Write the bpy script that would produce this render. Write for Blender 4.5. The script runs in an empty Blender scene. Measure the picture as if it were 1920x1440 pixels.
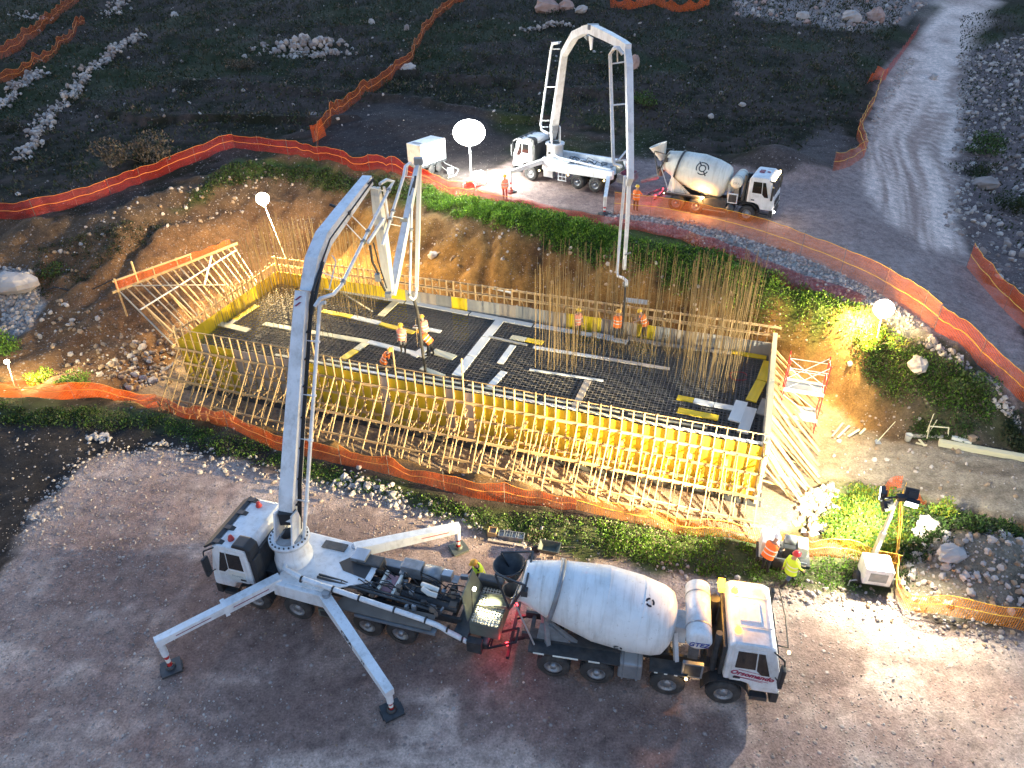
import bpy, bmesh, math, random
import numpy as np
from mathutils import Vector, Matrix
random.seed(7)
SC = bpy.context.scene
COL = SC.collection
R = math.radians
# ------------------------------------------------------------------ camera
FPX, PITCH, ROLL, CAMH = 1350.0, 33.5, -1.0, 20.8
_fw = np.array([0, math.cos(R(PITCH)), -math.sin(R(PITCH))]); _rt = np.array([1., 0, 0]); _up = np.cross(_rt, _fw)
_r2 = _rt*math.cos(R(ROLL)) + _up*math.sin(R(ROLL)); _u2 = -_rt*math.sin(R(ROLL)) + _up*math.cos(R(ROLL))
CAMP = np.array([0, 0, CAMH])
cd = bpy.data.cameras.new('camera'); cam = bpy.data.objects.new('camera', cd); COL.objects.link(cam)
cd.sensor_width = 36; cd.lens = FPX/1920*36; cd.clip_start = 0.5; cd.clip_end = 3000
cam.matrix_world = Matrix(((_r2[0], _u2[0], -_fw[0], 0), (_r2[1], _u2[1], -_fw[1], 0), (_r2[2], _u2[2], -_fw[2], CAMH), (0, 0, 0, 1)))
SC.camera = cam
# ------------------------------------------------------------------ world, sun, exposure (dusk)
wd = bpy.data.worlds.new('World'); SC.world = wd; wd.use_nodes = True
nt = wd.node_tree; bg = nt.nodes['Background']
sky = nt.nodes.new('ShaderNodeTexSky'); sky.sky_type = 'NISHITA'; sky.sun_disc = False
SUN_EL, SUN_ROT = 0.0, -35.0
sky.sun_elevation = R(SUN_EL); sky.sun_rotation = R(SUN_ROT); sky.air_density = 1.0; sky.dust_density = 0.4; sky.ozone_density = 2.2
nt.links.new(sky.outputs[0], bg.inputs[0]); bg.inputs[1].default_value = 0.15
sl = bpy.data.lights.new('sun', 'SUN'); sl.energy = 0.01; sl.angle = R(20); sl.color = (1, .9, .82)
so = bpy.data.objects.new('sun', sl); COL.objects.link(so); so.rotation_euler = (R(80), 0, R(-SUN_ROT + 180))
vs = SC.view_settings; vs.view_transform = 'Standard'; vs.look = 'None'; vs.gamma = 1.0; vs.use_curve_mapping = False
vs.exposure = 4.15
cy = SC.cycles; cy.max_bounces = 5; cy.diffuse_bounces = 2; cy.glossy_bounces = 2; cy.transmission_bounces = 2; cy.transparent_max_bounces = 24
cy.use_denoising = True; cy.sample_clamp_indirect = 4.0; cy.use_light_tree = True

# ------------------------------------------------------------------ picture point -> place
def ray(px, py): return _fw + _r2*((px-960)/FPX) - _u2*((py-720)/FPX)
def G(px, py, z=0.0):
    d = ray(px, py); t = (z-CAMH)/d[2]; return Vector(CAMP + d*t)
def PL(px, py, p0, n):
    d = ray(px, py); n = np.array(n); t = ((np.array(p0)-CAMP) @ n)/(d @ n); return Vector(CAMP + d*t)
def pix(p):
    v = np.array(p, float)-CAMP; z = v @ _fw
    return 960+FPX*(v @ _r2)/z, 720-FPX*(v @ _u2)/z
# footing frame: a along the long side, b across
FA = np.array([-17.8, 33.6]); FU = np.array([.943, -.333]); FV = np.array([.333, .943]); FL, FW = 30.0, 9.0
def F(a, b, z=0.0):
    p = FA + FU*a + FV*b; return Vector((p[0], p[1], z))
def ab(x, y):
    dx, dy = x-FA[0], y-FA[1]; return dx*FU[0]+dy*FU[1], dx*FV[0]+dy*FV[1]

# ------------------------------------------------------------------ noise
def _hash(ix, iy, s):
    h = (ix.astype(np.int64)*374761393 + iy.astype(np.int64)*668265263 + s*1442695041) & 0xffffffff
    h = ((h ^ (h >> 13))*1274126177) & 0xffffffff
    return ((h ^ (h >> 16)) & 0xffff)/65535.0
def vnoise(x, y, s=0):
    ix, iy = np.floor(x), np.floor(y); fx, fy = x-ix, y-iy
    fx = fx*fx*(3-2*fx); fy = fy*fy*(3-2*fy)
    a, b, c, d = _hash(ix, iy, s), _hash(ix+1, iy, s), _hash(ix, iy+1, s), _hash(ix+1, iy+1, s)
    return (a*(1-fx)+b*fx)*(1-fy)+(c*(1-fx)+d*fx)*fy
def fbm(x, y, s=0, o=4):
    t, a, n = 0, .5, 0
    for i in range(o):
        t = t + a*vnoise(x*2**i, y*2**i, s+i*17); n += a; a *= .5
    return t/n
def sst(t): t = np.clip(t, 0, 1); return t*t*(3-2*t)
def sdist(x, y, poly):
    """signed distance to a polygon, positive inside"""
    x = np.asarray(x, float); y = np.asarray(y, float)
    d = np.full(x.shape, 1e9); ins = np.zeros(x.shape, bool); n = len(poly)
    for i in range(n):
        x0, y0 = poly[i][0], poly[i][1]; x1, y1 = poly[(i+1) % n][0], poly[(i+1) % n][1]
        ex, ey = x1-x0, y1-y0; L = ex*ex+ey*ey+1e-12
        t = np.clip(((x-x0)*ex+(y-y0)*ey)/L, 0, 1)
        d = np.minimum(d, (x-x0-t*ex)**2+(y-y0-t*ey)**2)
        c = ((y0 > y) != (y1 > y)); xi = (x1-x0)*(y-y0)/((y1-y0) if y1 != y0 else 1e-9)+x0
        ins ^= c & (x < xi)
    d = np.sqrt(d); return np.where(ins, d, -d)

# ------------------------------------------------------------------ terrain height
P_FLOOR = [(-2.6, -2.7), (31.4, -2.7), (32.6, -.4), (34, 1.3), (45, .8), (70, 0), (70, 4.6), (45, 5.6), (37.5, 5.9), (34.6, 7.5), (32.8, 9.8), (28, 11.0), (15, 11.6), (0, 12.2), (-2.6, 11), (-3.4, 4)]
P_TOP = [(-60, -5.2), (-26, -5.0), (-12, -4.6), (-3, -3.7), (32, -3.6), (33.4, -2.0), (36, .2), (46, -.6), (72, -1.6), (72, 7.6), (46, 8.6), (41, 9.8), (36.8, 11.2), (33.6, 11.0), (28.3, 12.9), (19.9, 17), (14.3, 18), (7.2, 21.3), (-.8, 24.0), (-8.5, 24.6), (-12.5, 18), (-14, 10), (-22, 7), (-40, 6), (-60, 4)]
BUMPS = []
def base_h(x, y):
    x = np.asarray(x, float); y = np.asarray(y, float)
    a, b = ab(x, y)
    zup = 3.5 - 1.9*sst((a-33)/12) + .085*np.log1p(np.exp(np.clip((y-50)*.35, -30, 30)))/.35*(y-50 < 85) + (y-50 >= 85)*(.085*(y-50))
    u = zup*sst((b+1.0)/10)
    zf = -1.2 + .9*sst((a-32)/10)
    dT = sdist(a, b, P_TOP); dF = -sdist(a, b, P_FLOOR)
    t = np.clip(dF, 0, None)/(np.clip(dF, 0, None)+np.clip(dT, 1e-4, None))
    s = .45*t+.55*sst(t)
    z = np.where(dT <= 0, u, np.where(dF <= 0, zf, zf+(u-zf)*s))
    for bx, by, br, bh in BUMPS:
        z = z + bh*np.exp(-((x-bx)**2+(y-by)**2)/(br*br))
    return z
def H(x, y): return float(base_h(np.array([x]), np.array([y]))[0])
_ts = np.concatenate([np.arange(8, 70, .1), np.arange(70, 320, .5)])
def T(px, py, dz=0.0):
    """ground point seen at a picture point"""
    d = ray(px, py); P = CAMP[None, :]+d[None, :]*_ts[:, None]
    g = P[:, 2]-base_h(P[:, 0], P[:, 1])
    k = np.argmax(g < 0)
    if g[k] >= 0: k = len(_ts)-1
    t0, t1 = _ts[max(k-1, 0)], _ts[k]
    for _ in range(14):
        tm = .5*(t0+t1); p = CAMP+d*tm
        if p[2]-H(p[0], p[1]) < 0: t1 = tm
        else: t0 = tm
    p = CAMP+d*t1; return Vector((p[0], p[1], p[2]+dz))
def bump_at(px, py, r, h):
    p = T(px, py); BUMPS.append((p.x, p.y, r, h))
for q in ((1480, 325, 2.6, 1.5), (1420, 300, 2.2, 1.0), (1545, 965, 1.5, .8), (1820, 1060, 2.2, .9), (1890, 1040, 1.8, .7), (30, 545, 1.8, .9), (720, 235, 3.5, .7), (840, 245, 3.0, .5), (265, 300, 2.0, .6), (1840, 300, 2.0, .8)): bump_at(*q)

# ------------------------------------------------------------------ materials
MATS = {}
def new_mat(name):
    m = bpy.data.materials.new(name); m.use_nodes = True; MATS[name] = m
    return m, m.node_tree, m.node_tree.nodes, m.node_tree.links, m.node_tree.nodes['Principled BSDF']
def mat(name, col, rough=.6, metal=0., var=.15, scale=3., dirt=0., dirtcol=(.09, .07, .055), rand=0., bump=0., stretch=None, emit=None, estr=0., spec=.5):
    m, t, N, L, bs = new_mat(name)
    bs.inputs['Roughness'].default_value = rough; bs.inputs['Metallic'].default_value = metal
    bs.inputs['Specular IOR Level'].default_value = spec
    tc = N.new('ShaderNodeTexCoord'); vec = tc.outputs['Object']
    if stretch:
        mp = N.new('ShaderNodeMapping'); mp.inputs['Scale'].default_value = stretch; L.new(vec, mp.inputs[0]); vec = mp.outputs[0]
    nz = N.new('ShaderNodeTexNoise'); nz.inputs['Scale'].default_value = scale; nz.inputs['Detail'].default_value = 5; L.new(vec, nz.inputs['Vector'])
    rp = N.new('ShaderNodeValToRGB'); rp.color_ramp.elements[0].position = .3; rp.color_ramp.elements[1].position = .7
    rp.color_ramp.elements[0].color = (*[c*(1-var) for c in col], 1); rp.color_ramp.elements[1].color = (*[min(1, c*(1+var)) for c in col], 1)
    L.new(nz.outputs['Fac'], rp.inputs[0]); out = rp.outputs[0]
    if rand:
        oi = N.new('ShaderNodeObjectInfo'); mr = N.new('ShaderNodeMapRange'); mr.inputs[3].default_value = 1-rand; mr.inputs[4].default_value = 1+rand*.6
        L.new(oi.outputs['Random'], mr.inputs[0]); hs = N.new('ShaderNodeHueSaturation'); L.new(mr.outputs[0], hs.inputs['Value']); L.new(out, hs.inputs['Color']); out = hs.outputs[0]
    if dirt:
        n2 = N.new('ShaderNodeTexNoise'); n2.inputs['Scale'].default_value = scale*.45; n2.inputs['Detail'].default_value = 8; n2.inputs['Roughness'].default_value = .7; L.new(tc.outputs['Object'], n2.inputs['Vector'])
        r2 = N.new('ShaderNodeMapRange'); r2.inputs[1].default_value = .48; r2.inputs[2].default_value = .8; r2.inputs[4].default_value = dirt; L.new(n2.outputs['Fac'], r2.inputs[0])
        mx = N.new('ShaderNodeMix'); mx.data_type = 'RGBA'; L.new(r2.outputs[0], mx.inputs[0]); L.new(out, mx.inputs[6]); mx.inputs[7].default_value = (*dirtcol, 1); out = mx.outputs[2]
    L.new(out, bs.inputs['Base Color'])
    if bump:
        bp = N.new('ShaderNodeBump'); bp.inputs['Strength'].default_value = bump; bp.inputs['Distance'].default_value = .05; L.new(nz.outputs['Fac'], bp.inputs['Height']); L.new(bp.outputs[0], bs.inputs['Normal'])
    if emit:
        bs.inputs['Emission Color'].default_value = (*emit, 1); bs.inputs['Emission Strength'].default_value = estr
    return m
mat('white_paint', (.74, .75, .76), .42, dirt=.75, var=.07, scale=2.4, dirtcol=(.24, .215, .18))
mat('drum_paint', (.76, .77, .76), .5, dirt=.5, var=.06, scale=2.0, dirtcol=(.35, .32, .27))
mat('cream_paint', (.73, .71, .63), .5, dirt=.6, var=.06, scale=1.5, dirtcol=(.30, .26, .18))
mat('grey_steel', (.26, .28, .30), .5, .4, dirt=.6, var=.2, scale=4)
mat('dark_steel', (.05, .055, .06), .5, .3, dirt=.6, var=.3, scale=5, dirtcol=(.14, .12, .10))
mat('black_plastic', (.025, .026, .028), .5, var=.2)
mat('rubber', (.035, .034, .034), .8, dirt=.8, scale=5, dirtcol=(.13, .115, .10))
mat('rim_steel', (.28, .29, .31), .45, .5, dirt=.6, scale=6)
mat('glass', (.012, .014, .016), .08, var=.1, spec=.8)
mat('olive_steel', (.13, .145, .12), .6, .2, dirt=.5, scale=3)
mat('mud_steel', (.17, .14, .115), .8, dirt=.5, scale=3)
mat('pink_steel', (.30, .16, .18), .7, dirt=.4)
mat('red_paint', (.45, .03, .03), .4, var=.1)
mat('maroon', (.22, .03, .07), .5)
mat('black_paint', (.012, .015, .022), .5)
mat('blue_print', (.03, .06, .28), .5)
mat('red_print', (.30, .02, .07), .5)
mat('grey_print', (.30, .33, .33), .6)
mat('concrete', (.34, .33, .31), .9, dirt=.4, bump=.3)
mat('aluminium', (.42, .45, .48), .35, .7, dirt=.3)
mat('hose_black', (.02, .02, .022), .6)
mat('lumber', (.58, .385, .185), .8, var=.25, scale=2, rand=.45, stretch=(.4, 6, 6), dirt=.3, dirtcol=(.22, .17, .12))
mat('lumber_grey', (.36, .33, .28), .85, var=.25, scale=2, rand=.3, stretch=(.4, 6, 6))
mat('yellow_ply', (.80, .55, .015), .55, var=.12, scale=2.5, rand=.18, dirt=.45, dirtcol=(.34, .27, .12))
mat('beige_ply', (.46, .38, .30), .7, var=.15, scale=2.5, rand=.2, dirt=.4, dirtcol=(.25, .2, .17))
mat('grey_ply', (.36, .34, .30), .7, var=.15, scale=2.5, rand=.2, dirt=.5, dirtcol=(.18, .15, .13))
mat('cream_board', (.66, .60, .40), .7, var=.1, scale=2, rand=.15, dirt=.4, dirtcol=(.4, .34, .22))
mat('white_board', (.70, .69, .64), .7, var=.08, scale=2, rand=.15, dirt=.45, dirtcol=(.34, .32, .28))
mat('rebar', (.19, .175, .16), .6, .3, var=.3, scale=6)
mat('rebar_rust_lit', (.26, .18, .08), .8, .1, var=.3, scale=5, rand=.3)  # rust tone with the lamps' golden light put into the bar colour
mat('void_shade_concrete', (.05, .048, .045), .95)  # concrete darkened to hold the shade of the deep void under the mat
mat('orange_vest', (.95, .20, .03), .7, var=.06)
mat('coral_vest', (.90, .30, .20), .7, var=.06)
mat('yellow_vest', (.62, .85, .04), .7, var=.06)
mat('stripe', (.75, .75, .68), .4)
mat('skin', (.45, .27, .19), .6)
mat('navy_cloth', (.02, .022, .03), .9)
mat('grey_cloth', (.16, .16, .165), .9)
mat('plaid_cloth', (.30, .22, .21), .9, var=.4, scale=12)
mat('jeans', (.07, .10, .17), .9)
mat('brown_cloth', (.14, .07, .06), .9)
mat('boot', (.03, .025, .02), .8)
mat('helmet_yellow', (.80, .50, .03), .35); mat('helmet_white', (.8, .8, .78), .35); mat('helmet_red', (.55, .03, .04), .35); mat('helmet_orange', (.85, .42, .05), .35)
mat('eye_white', (.8, .8, .8), .3)
mat('stone', (.29, .235, .21), .9, var=.3, scale=1.3, bump=.3, dirt=.45, dirtcol=(.24, .2, .17))
mat('pale_stone', (.46, .395, .355), .9, var=.2, scale=1.3, bump=.3, dirt=.3, dirtcol=(.3, .26, .22))
mat('pink_stone', (.42, .27, .22), .9, var=.2, scale=1.3, bump=.3)
mat('brown_stone', (.32, .225, .15), .9, var=.3, scale=1.3, bump=.3, dirt=.4, dirtcol=(.2, .13, .08))
def streaks(name, stretch, amount, col, lo=.5, hi=.75, scale=1.5):
    m = MATS[name]; N, L = m.node_tree.nodes, m.node_tree.links; bs = N['Principled BSDF']; src = bs.inputs['Base Color'].links[0].from_socket
    tc = N.new('ShaderNodeTexCoord'); mp = N.new('ShaderNodeMapping'); mp.inputs['Scale'].default_value = stretch; L.new(tc.outputs['Object'], mp.inputs[0])
    nz = N.new('ShaderNodeTexNoise'); nz.inputs['Scale'].default_value = scale; nz.inputs['Detail'].default_value = 7; nz.inputs['Roughness'].default_value = .65; L.new(mp.outputs[0], nz.inputs['Vector'])
    mr = N.new('ShaderNodeMapRange'); mr.inputs[1].default_value = lo; mr.inputs[2].default_value = hi; mr.inputs[4].default_value = amount; L.new(nz.outputs['Fac'], mr.inputs[0])
    mx = N.new('ShaderNodeMix'); mx.data_type = 'RGBA'; L.new(mr.outputs[0], mx.inputs[0]); L.new(src, mx.inputs[6]); mx.inputs[7].default_value = (*col, 1); L.new(mx.outputs[2], bs.inputs['Base Color'])
streaks('drum_paint', (5, .5, .5), .55, (.36, .34, .30)); streaks('drum_paint', (9, 9, 9), .7, (.30, .28, .25), .62, .72, 1.0)
streaks('cream_paint', (5, .5, .5), .5, (.30, .27, .20)); streaks('white_paint', (3.5, 3.5, .35), .5, (.30, .27, .23), .52, .8); streaks('white_paint', (10, 10, 10), .7, (.20, .185, .165), .64, .74, 1.0)
streaks('yellow_ply', (2, 6, 1.2), .6, (.42, .36, .24), .55, .8); streaks('lumber', (1, 1, 1), .5, (.30, .24, .17), .5, .75, 2.0)
def leafmat(name, c1, c2, tr=.35):
    m, t, N, L, bs = new_mat(name)
    gi = N.new('ShaderNodeNewGeometry'); rp = N.new('ShaderNodeValToRGB')
    rp.color_ramp.elements[0].color = (*c1, 1); rp.color_ramp.elements[1].color = (*c2, 1)
    L.new(gi.outputs['Random Per Island'], rp.inputs[0]); L.new(rp.outputs[0], bs.inputs['Base Color']); bs.inputs['Roughness'].default_value = .6
    tl = N.new('ShaderNodeBsdfTranslucent'); L.new(rp.outputs[0], tl.inputs[0]); mx = N.new('ShaderNodeMixShader'); mx.inputs[0].default_value = tr
    L.new(bs.outputs[0], mx.inputs[1]); L.new(tl.outputs[0], mx.inputs[2]); L.new(mx.outputs[0], N['Material Output'].inputs[0]); return m
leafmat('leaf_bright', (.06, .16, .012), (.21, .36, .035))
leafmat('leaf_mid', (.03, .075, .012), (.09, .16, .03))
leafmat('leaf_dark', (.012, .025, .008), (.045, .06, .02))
leafmat('leaf_dry', (.07, .05, .035), (.16, .12, .085), .15)
leafmat('leaf_yellow', (.14, .16, .01), (.35, .32, .03))
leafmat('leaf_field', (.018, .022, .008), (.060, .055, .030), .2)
leafmat('stem', (.05, .04, .02), (.10, .08, .05), 0.)
def netmat(name, col, cover=.34, pitch=.07):
    m, t, N, L, bs = new_mat(name)
    uv = N.new('ShaderNodeUVMap'); sp = N.new('ShaderNodeSeparateXYZ'); L.new(uv.outputs[0], sp.inputs[0])
    def lines(sock):
        d = N.new('ShaderNodeMath'); d.operation = 'DIVIDE'; d.inputs[1].default_value = pitch; L.new(sock, d.inputs[0])
        f = N.new('ShaderNodeMath'); f.operation = 'FRACT'; L.new(d.outputs[0], f.inputs[0])
        c = N.new('ShaderNodeMath'); c.operation = 'LESS_THAN'; c.inputs[1].default_value = cover; L.new(f.outputs[0], c.inputs[0]); return c.outputs[0]
    mxm = N.new('ShaderNodeMath'); mxm.operation = 'MAXIMUM'; L.new(lines(sp.outputs[0]), mxm.inputs[0]); L.new(lines(sp.outputs[1]), mxm.inputs[1])
    nz = N.new('ShaderNodeTexNoise'); nz.inputs['Scale'].default_value = 1.2; tc = N.new('ShaderNodeTexCoord'); L.new(tc.outputs['Object'], nz.inputs['Vector'])
    rp = N.new('ShaderNodeValToRGB'); rp.color_ramp.elements[0].position = .35; rp.color_ramp.elements[1].position = .65
    rp.color_ramp.elements[0].color = (*[c*.8 for c in col], 1); rp.color_ramp.elements[1].color = (*[min(1, c*1.1) for c in col], 1); L.new(nz.outputs['Fac'], rp.inputs[0])
    bs.inputs['Roughness'].default_value = .5; L.new(rp.outputs[0], bs.inputs['Base Color'])
    tl = N.new('ShaderNodeBsdfTranslucent'); L.new(rp.outputs[0], tl.inputs[0]); m1 = N.new('ShaderNodeMixShader'); m1.inputs[0].default_value = .4
    L.new(bs.outputs[0], m1.inputs[1]); L.new(tl.outputs[0], m1.inputs[2])
    tp = N.new('ShaderNodeBsdfTransparent'); m2 = N.new('ShaderNodeMixShader'); L.new(mxm.outputs[0], m2.inputs[0]); L.new(tp.outputs[0], m2.inputs[1]); L.new(m1.outputs[0], m2.inputs[2])
    L.new(m2.outputs[0], N['Material Output'].inputs[0]); return m
netmat('net_orange', (.95, .14, .015), .25); netmat('net_red', (.55, .03, .016), .24); netmat('net_amber', (.95, .30, .02), .2); netmat('net_sparse', (.80, .08, .03), .2); netmat('net_rust', (.55, .10, .02), .22); netmat('net_thin', (.95, .24, .03), .16)
mat('band_yellow', (.95, .50, .06), .6); mat('band_orange', (1.0, .30, .05), .6)
def emat(name, col, s):
    m, t, N, L, bs = new_mat(name); bs.inputs['Base Color'].default_value = (*col, 1)
    bs.inputs['Emission Color'].default_value = (*col, 1); bs.inputs['Emission Strength'].default_value = s; return m
emat('lamp_white', (1, .97, .88), 3); emat('lamp_warm', (1, .88, .62), 2.2); emat('lamp_balloon', (1, 1, .96), 1.5)
emat('lamp_amber', (1, .42, .03), .5); emat('lamp_red', (1, .03, .04), .8); emat('lamp_marker', (1, .72, .30), 1.2)

# ------------------------------------------------------------------ mesh helpers
WM = {}
def tag(o, label=None, cat=None, group=None, kind=None):
    if label: o['label'] = label
    if cat: o['category'] = cat
    if group: o['group'] = group
    if kind: o['kind'] = kind
    return o
def empty(name, loc=(0, 0, 0), rz=0., label=None, cat=None, group=None):
    o = bpy.data.objects.new(name, None); COL.objects.link(o); o.empty_display_size = .2
    M = Matrix.Translation(Vector(loc)) @ Matrix.Rotation(rz, 4, 'Z'); o.matrix_basis = M; WM[o] = M
    return tag(o, label, cat, group)
def frame(x, up=(0, 0, 1)):
    x = Vector(x).normalized(); u = Vector(up)
    if abs(x.dot(u)) > .98: u = Vector((0, 1, 0)) if abs(x.y) < .9 else Vector((1, 0, 0))
    y = u.cross(x).normalized(); z = x.cross(y); return x, y, z
class MB:
    def __init__(s): s.v = []; s.f = []; s.m = []; s.sm = []; s.uv = None
    def add(s, vs, fs, mi=0, smooth=False):
        k = len(s.v); s.v += [tuple(v) for v in vs]; s.f += [tuple(i+k for i in f) for f in fs]; s.m += [mi]*len(fs); s.sm += [smooth]*len(fs); return s
    def box(s, c, sz, mi=0, M=None, top=None):
        c = Vector(c); hx, hy, hz = sz[0]/2, sz[1]/2, sz[2]/2; vs = []
        for k, z in enumerate((-hz, hz)):
            q = (top if (top and k) else (1, 1))
            for x, y in ((-hx, -hy), (hx, -hy), (hx, hy), (-hx, hy)):
                v = Vector((x*q[0], y*q[1], z)); vs.append(c+(M @ v if M else v))
        return s.add(vs, [(0, 3, 2, 1), (4, 5, 6, 7), (0, 1, 5, 4), (1, 2, 6, 5), (2, 3, 7, 6), (3, 0, 4, 7)], mi)
    def beam(s, p0, p1, w, h, mi=0, w1=None, h1=None, up=(0, 0, 1)):
        p0, p1 = Vector(p0), Vector(p1); x, y, z = frame(p1-p0, up); w1 = w if w1 is None else w1; h1 = h if h1 is None else h1; vs = []
        for p, ww, hh in ((p0, w, h), (p1, w1, h1)):
            for a, b in ((-1, -1), (1, -1), (1, 1), (-1, 1)): vs.append(p+y*(a*ww/2)+z*(b*hh/2))
        return s.add(vs, [(0, 1, 2, 3), (7, 6, 5, 4), (0, 4, 5, 1), (1, 5, 6, 2), (2, 6, 7, 3), (3, 7, 4, 0)], mi)
    def path_box(s, pts, ws, hs, side, mi=0):
        """box section swept along points; side = lateral axis"""
        side = Vector(side).normalized(); vs = []; n = len(pts); pts = [Vector(p) for p in pts]
        for i, p in enumerate(pts):
            t = (pts[min(i+1, n-1)]-pts[max(i-1, 0)]).normalized(); z = side.cross(t).normalized()
            for a, b in ((-1, -1), (1, -1), (1, 1), (-1, 1)): vs.append(p+side*(a*ws[i]/2)+z*(b*hs[i]/2))
        fs = [(0, 1, 2, 3), tuple(4*(n-1)+k for k in (3, 2, 1, 0))]
        for i in range(n-1):
            for k in range(4): fs.append((4*i+k, 4*i+4+k, 4*i+4+(k+1) % 4, 4*i+(k+1) % 4))
        return s.add(vs, fs, mi)
    def tube(s, pts, r, n=8, mi=0, caps=True):
        pts = [Vector(p) for p in pts]; m = len(pts); rs = r if isinstance(r, (list, tuple)) else [r]*m; vs = []; pu = None
        for i, p in enumerate(pts):
            t = (pts[min(i+1, m-1)]-pts[max(i-1, 0)])
            t = t.normalized() if t.length > 1e-9 else Vector((0, 0, 1))
            if pu is None: _, y, z = frame(t)
            else:
                y = (pu-t*pu.dot(t)); y = y.normalized() if y.length > 1e-6 else frame(t)[1]; z = t.cross(y)
            pu = y
            for k in range(n): a = 2*math.pi*k/n; vs.append(p+(y*math.cos(a)+z*math.sin(a))*rs[i])
        fs = [(i*n+k, i*n+(k+1) % n, (i+1)*n+(k+1) % n, (i+1)*n+k) for i in range(m-1) for k in range(n)]
        s.add(vs, fs, mi, True)
        if caps: s.add([vs[k] for k in range(n)], [tuple(range(n-1, -1, -1))], mi); s.add([vs[(m-1)*n+k] for k in range(n)], [tuple(range(n))], mi)
        return s
    def lathe(s, prof, p0, ax, n=24, mi=0, up=(0, 0, 1)):
        p0 = Vector(p0); x, y, z = frame(ax, up); vs = []
        for t, r in prof:
            for k in range(n): a = 2*math.pi*k/n; vs.append(p0+x*t+(y*math.cos(a)+z*math.sin(a))*r)
        m = len(prof); return s.add(vs, [(i*n+k, i*n+(k+1) % n, (i+1)*n+(k+1) % n, (i+1)*n+k) for i in range(m-1) for k in range(n)], mi, True)
    def prism(s, poly, o, ux, uy, d, mi=0):
        """polygon (u,v) in the plane o+u*ux+v*uy, thickened by vector d"""
        o, ux, uy, d = Vector(o), Vector(ux), Vector(uy), Vector(d); n = len(poly)
        a = [o+ux*p[0]+uy*p[1] for p in poly]; b = [p+d for p in a]
        return s.add(a+b, [tuple(range(n-1, -1, -1)), tuple(range(n, 2*n))]+[(i, (i+1) % n, n+(i+1) % n, n+i) for i in range(n)], mi)
    def ball(s, c, r, n=10, m=6, mi=0, sq=(1, 1, 1), jit=0, rng=None):
        c = Vector(c); vs = [c+Vector((0, 0, -r*sq[2]))]
        for i in range(1, m):
            ph = -math.pi/2+math.pi*i/m
            for k in range(n):
                a = 2*math.pi*k/n; q = 1+(rng.uniform(-jit, jit) if rng else 0)
                vs.append(c+Vector((r*q*sq[0]*math.cos(ph)*math.cos(a), r*q*sq[1]*math.cos(ph)*math.sin(a), r*q*sq[2]*math.sin(ph))))
        vs.append(c+Vector((0, 0, r*sq[2]))); e = len(vs)-1
        fs = [(0, 1+(k+1) % n, 1+k) for k in range(n)]+[(e, 1+(m-2)*n+k, 1+(m-2)*n+(k+1) % n) for k in range(n)]
        fs += [(1+i*n+k, 1+i*n+(k+1) % n, 1+(i+1)*n+(k+1) % n, 1+(i+1)*n+k) for i in range(m-2) for k in range(n)]
        return s.add(vs, fs, mi, jit == 0)
    def mesh(s, name, mats, M=None, bevel=0, fix=True):
        me = bpy.data.meshes.new(name); vs = s.v
        if M is not None: vs = [tuple(M @ Vector(v)) for v in vs]
        me.from_pydata(vs, [], s.f)
        for q in ([mats] if isinstance(mats, str) else mats): me.materials.append(MATS[q])
        me.polygons.foreach_set('material_index', s.m); me.polygons.foreach_set('use_smooth', s.sm)
        if fix or bevel:
            bm = bmesh.new(); bm.from_mesh(me)
            if bevel:
                bmesh.ops.bevel(bm, geom=[e for e in bm.edges if len(e.link_faces) == 2 and e.calc_face_angle(0) > .35], offset=bevel, segments=2, affect='EDGES', profile=.6)
            bmesh.ops.recalc_face_normals(bm, faces=bm.faces); bm.to_mesh(me); bm.free()
        me.update(); return me
    def build(s, name, mats, parent=None, world=False, bevel=0, label=None, cat=None, group=None, kind=None, loc=None):
        """local coordinates of the root unless world=True (then the points are world points)"""
        M = None
        root = parent
        while root is not None and root not in WM: root = root.parent
        if world and root is not None: M = WM[root].inverted()
        if parent is None and loc is not None: M = Matrix.Translation(-Vector(loc))
        me = s.mesh(name, mats, M, bevel); o = bpy.data.objects.new(name, me); COL.objects.link(o)
        if parent is not None: o.parent = parent
        elif loc is not None: o.location = loc
        return tag(o, label, cat, group, kind)
def _pieces(s, name, mats, parent=None, world=False, bevel=0):
    """one part per connected piece"""
    up = list(range(len(s.v)))
    def fd(i):
        while up[i] != i: up[i] = up[up[i]]; i = up[i]
        return i
    seen = {}
    for i, v in enumerate(s.v):
        k = (round(v[0], 4), round(v[1], 4), round(v[2], 4))
        if k in seen: up[fd(i)] = fd(seen[k])
        else: seen[k] = i
    for f in s.f:
        for j in f[1:]: up[fd(j)] = fd(f[0])
    g = {}
    for i, f in enumerate(s.f): g.setdefault(fd(f[0]), []).append(i)
    for fl in g.values():
        m2 = MB(); mp = {}
        for i in fl:
            for j in s.f[i]:
                if j not in mp: mp[j] = len(m2.v); m2.v.append(s.v[j])
            m2.f.append(tuple(mp[j] for j in s.f[i])); m2.m.append(s.m[i]); m2.sm.append(s.sm[i])
        m2.build(name, mats, parent, world, bevel)
MB.pieces = _pieces
UNIT = {}
def unit(matn):
    if matn not in UNIT: UNIT[matn] = MB().box((0, 0, 0), (1, 1, 1)).mesh('board_'+matn, matn)
    return UNIT[matn]
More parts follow.
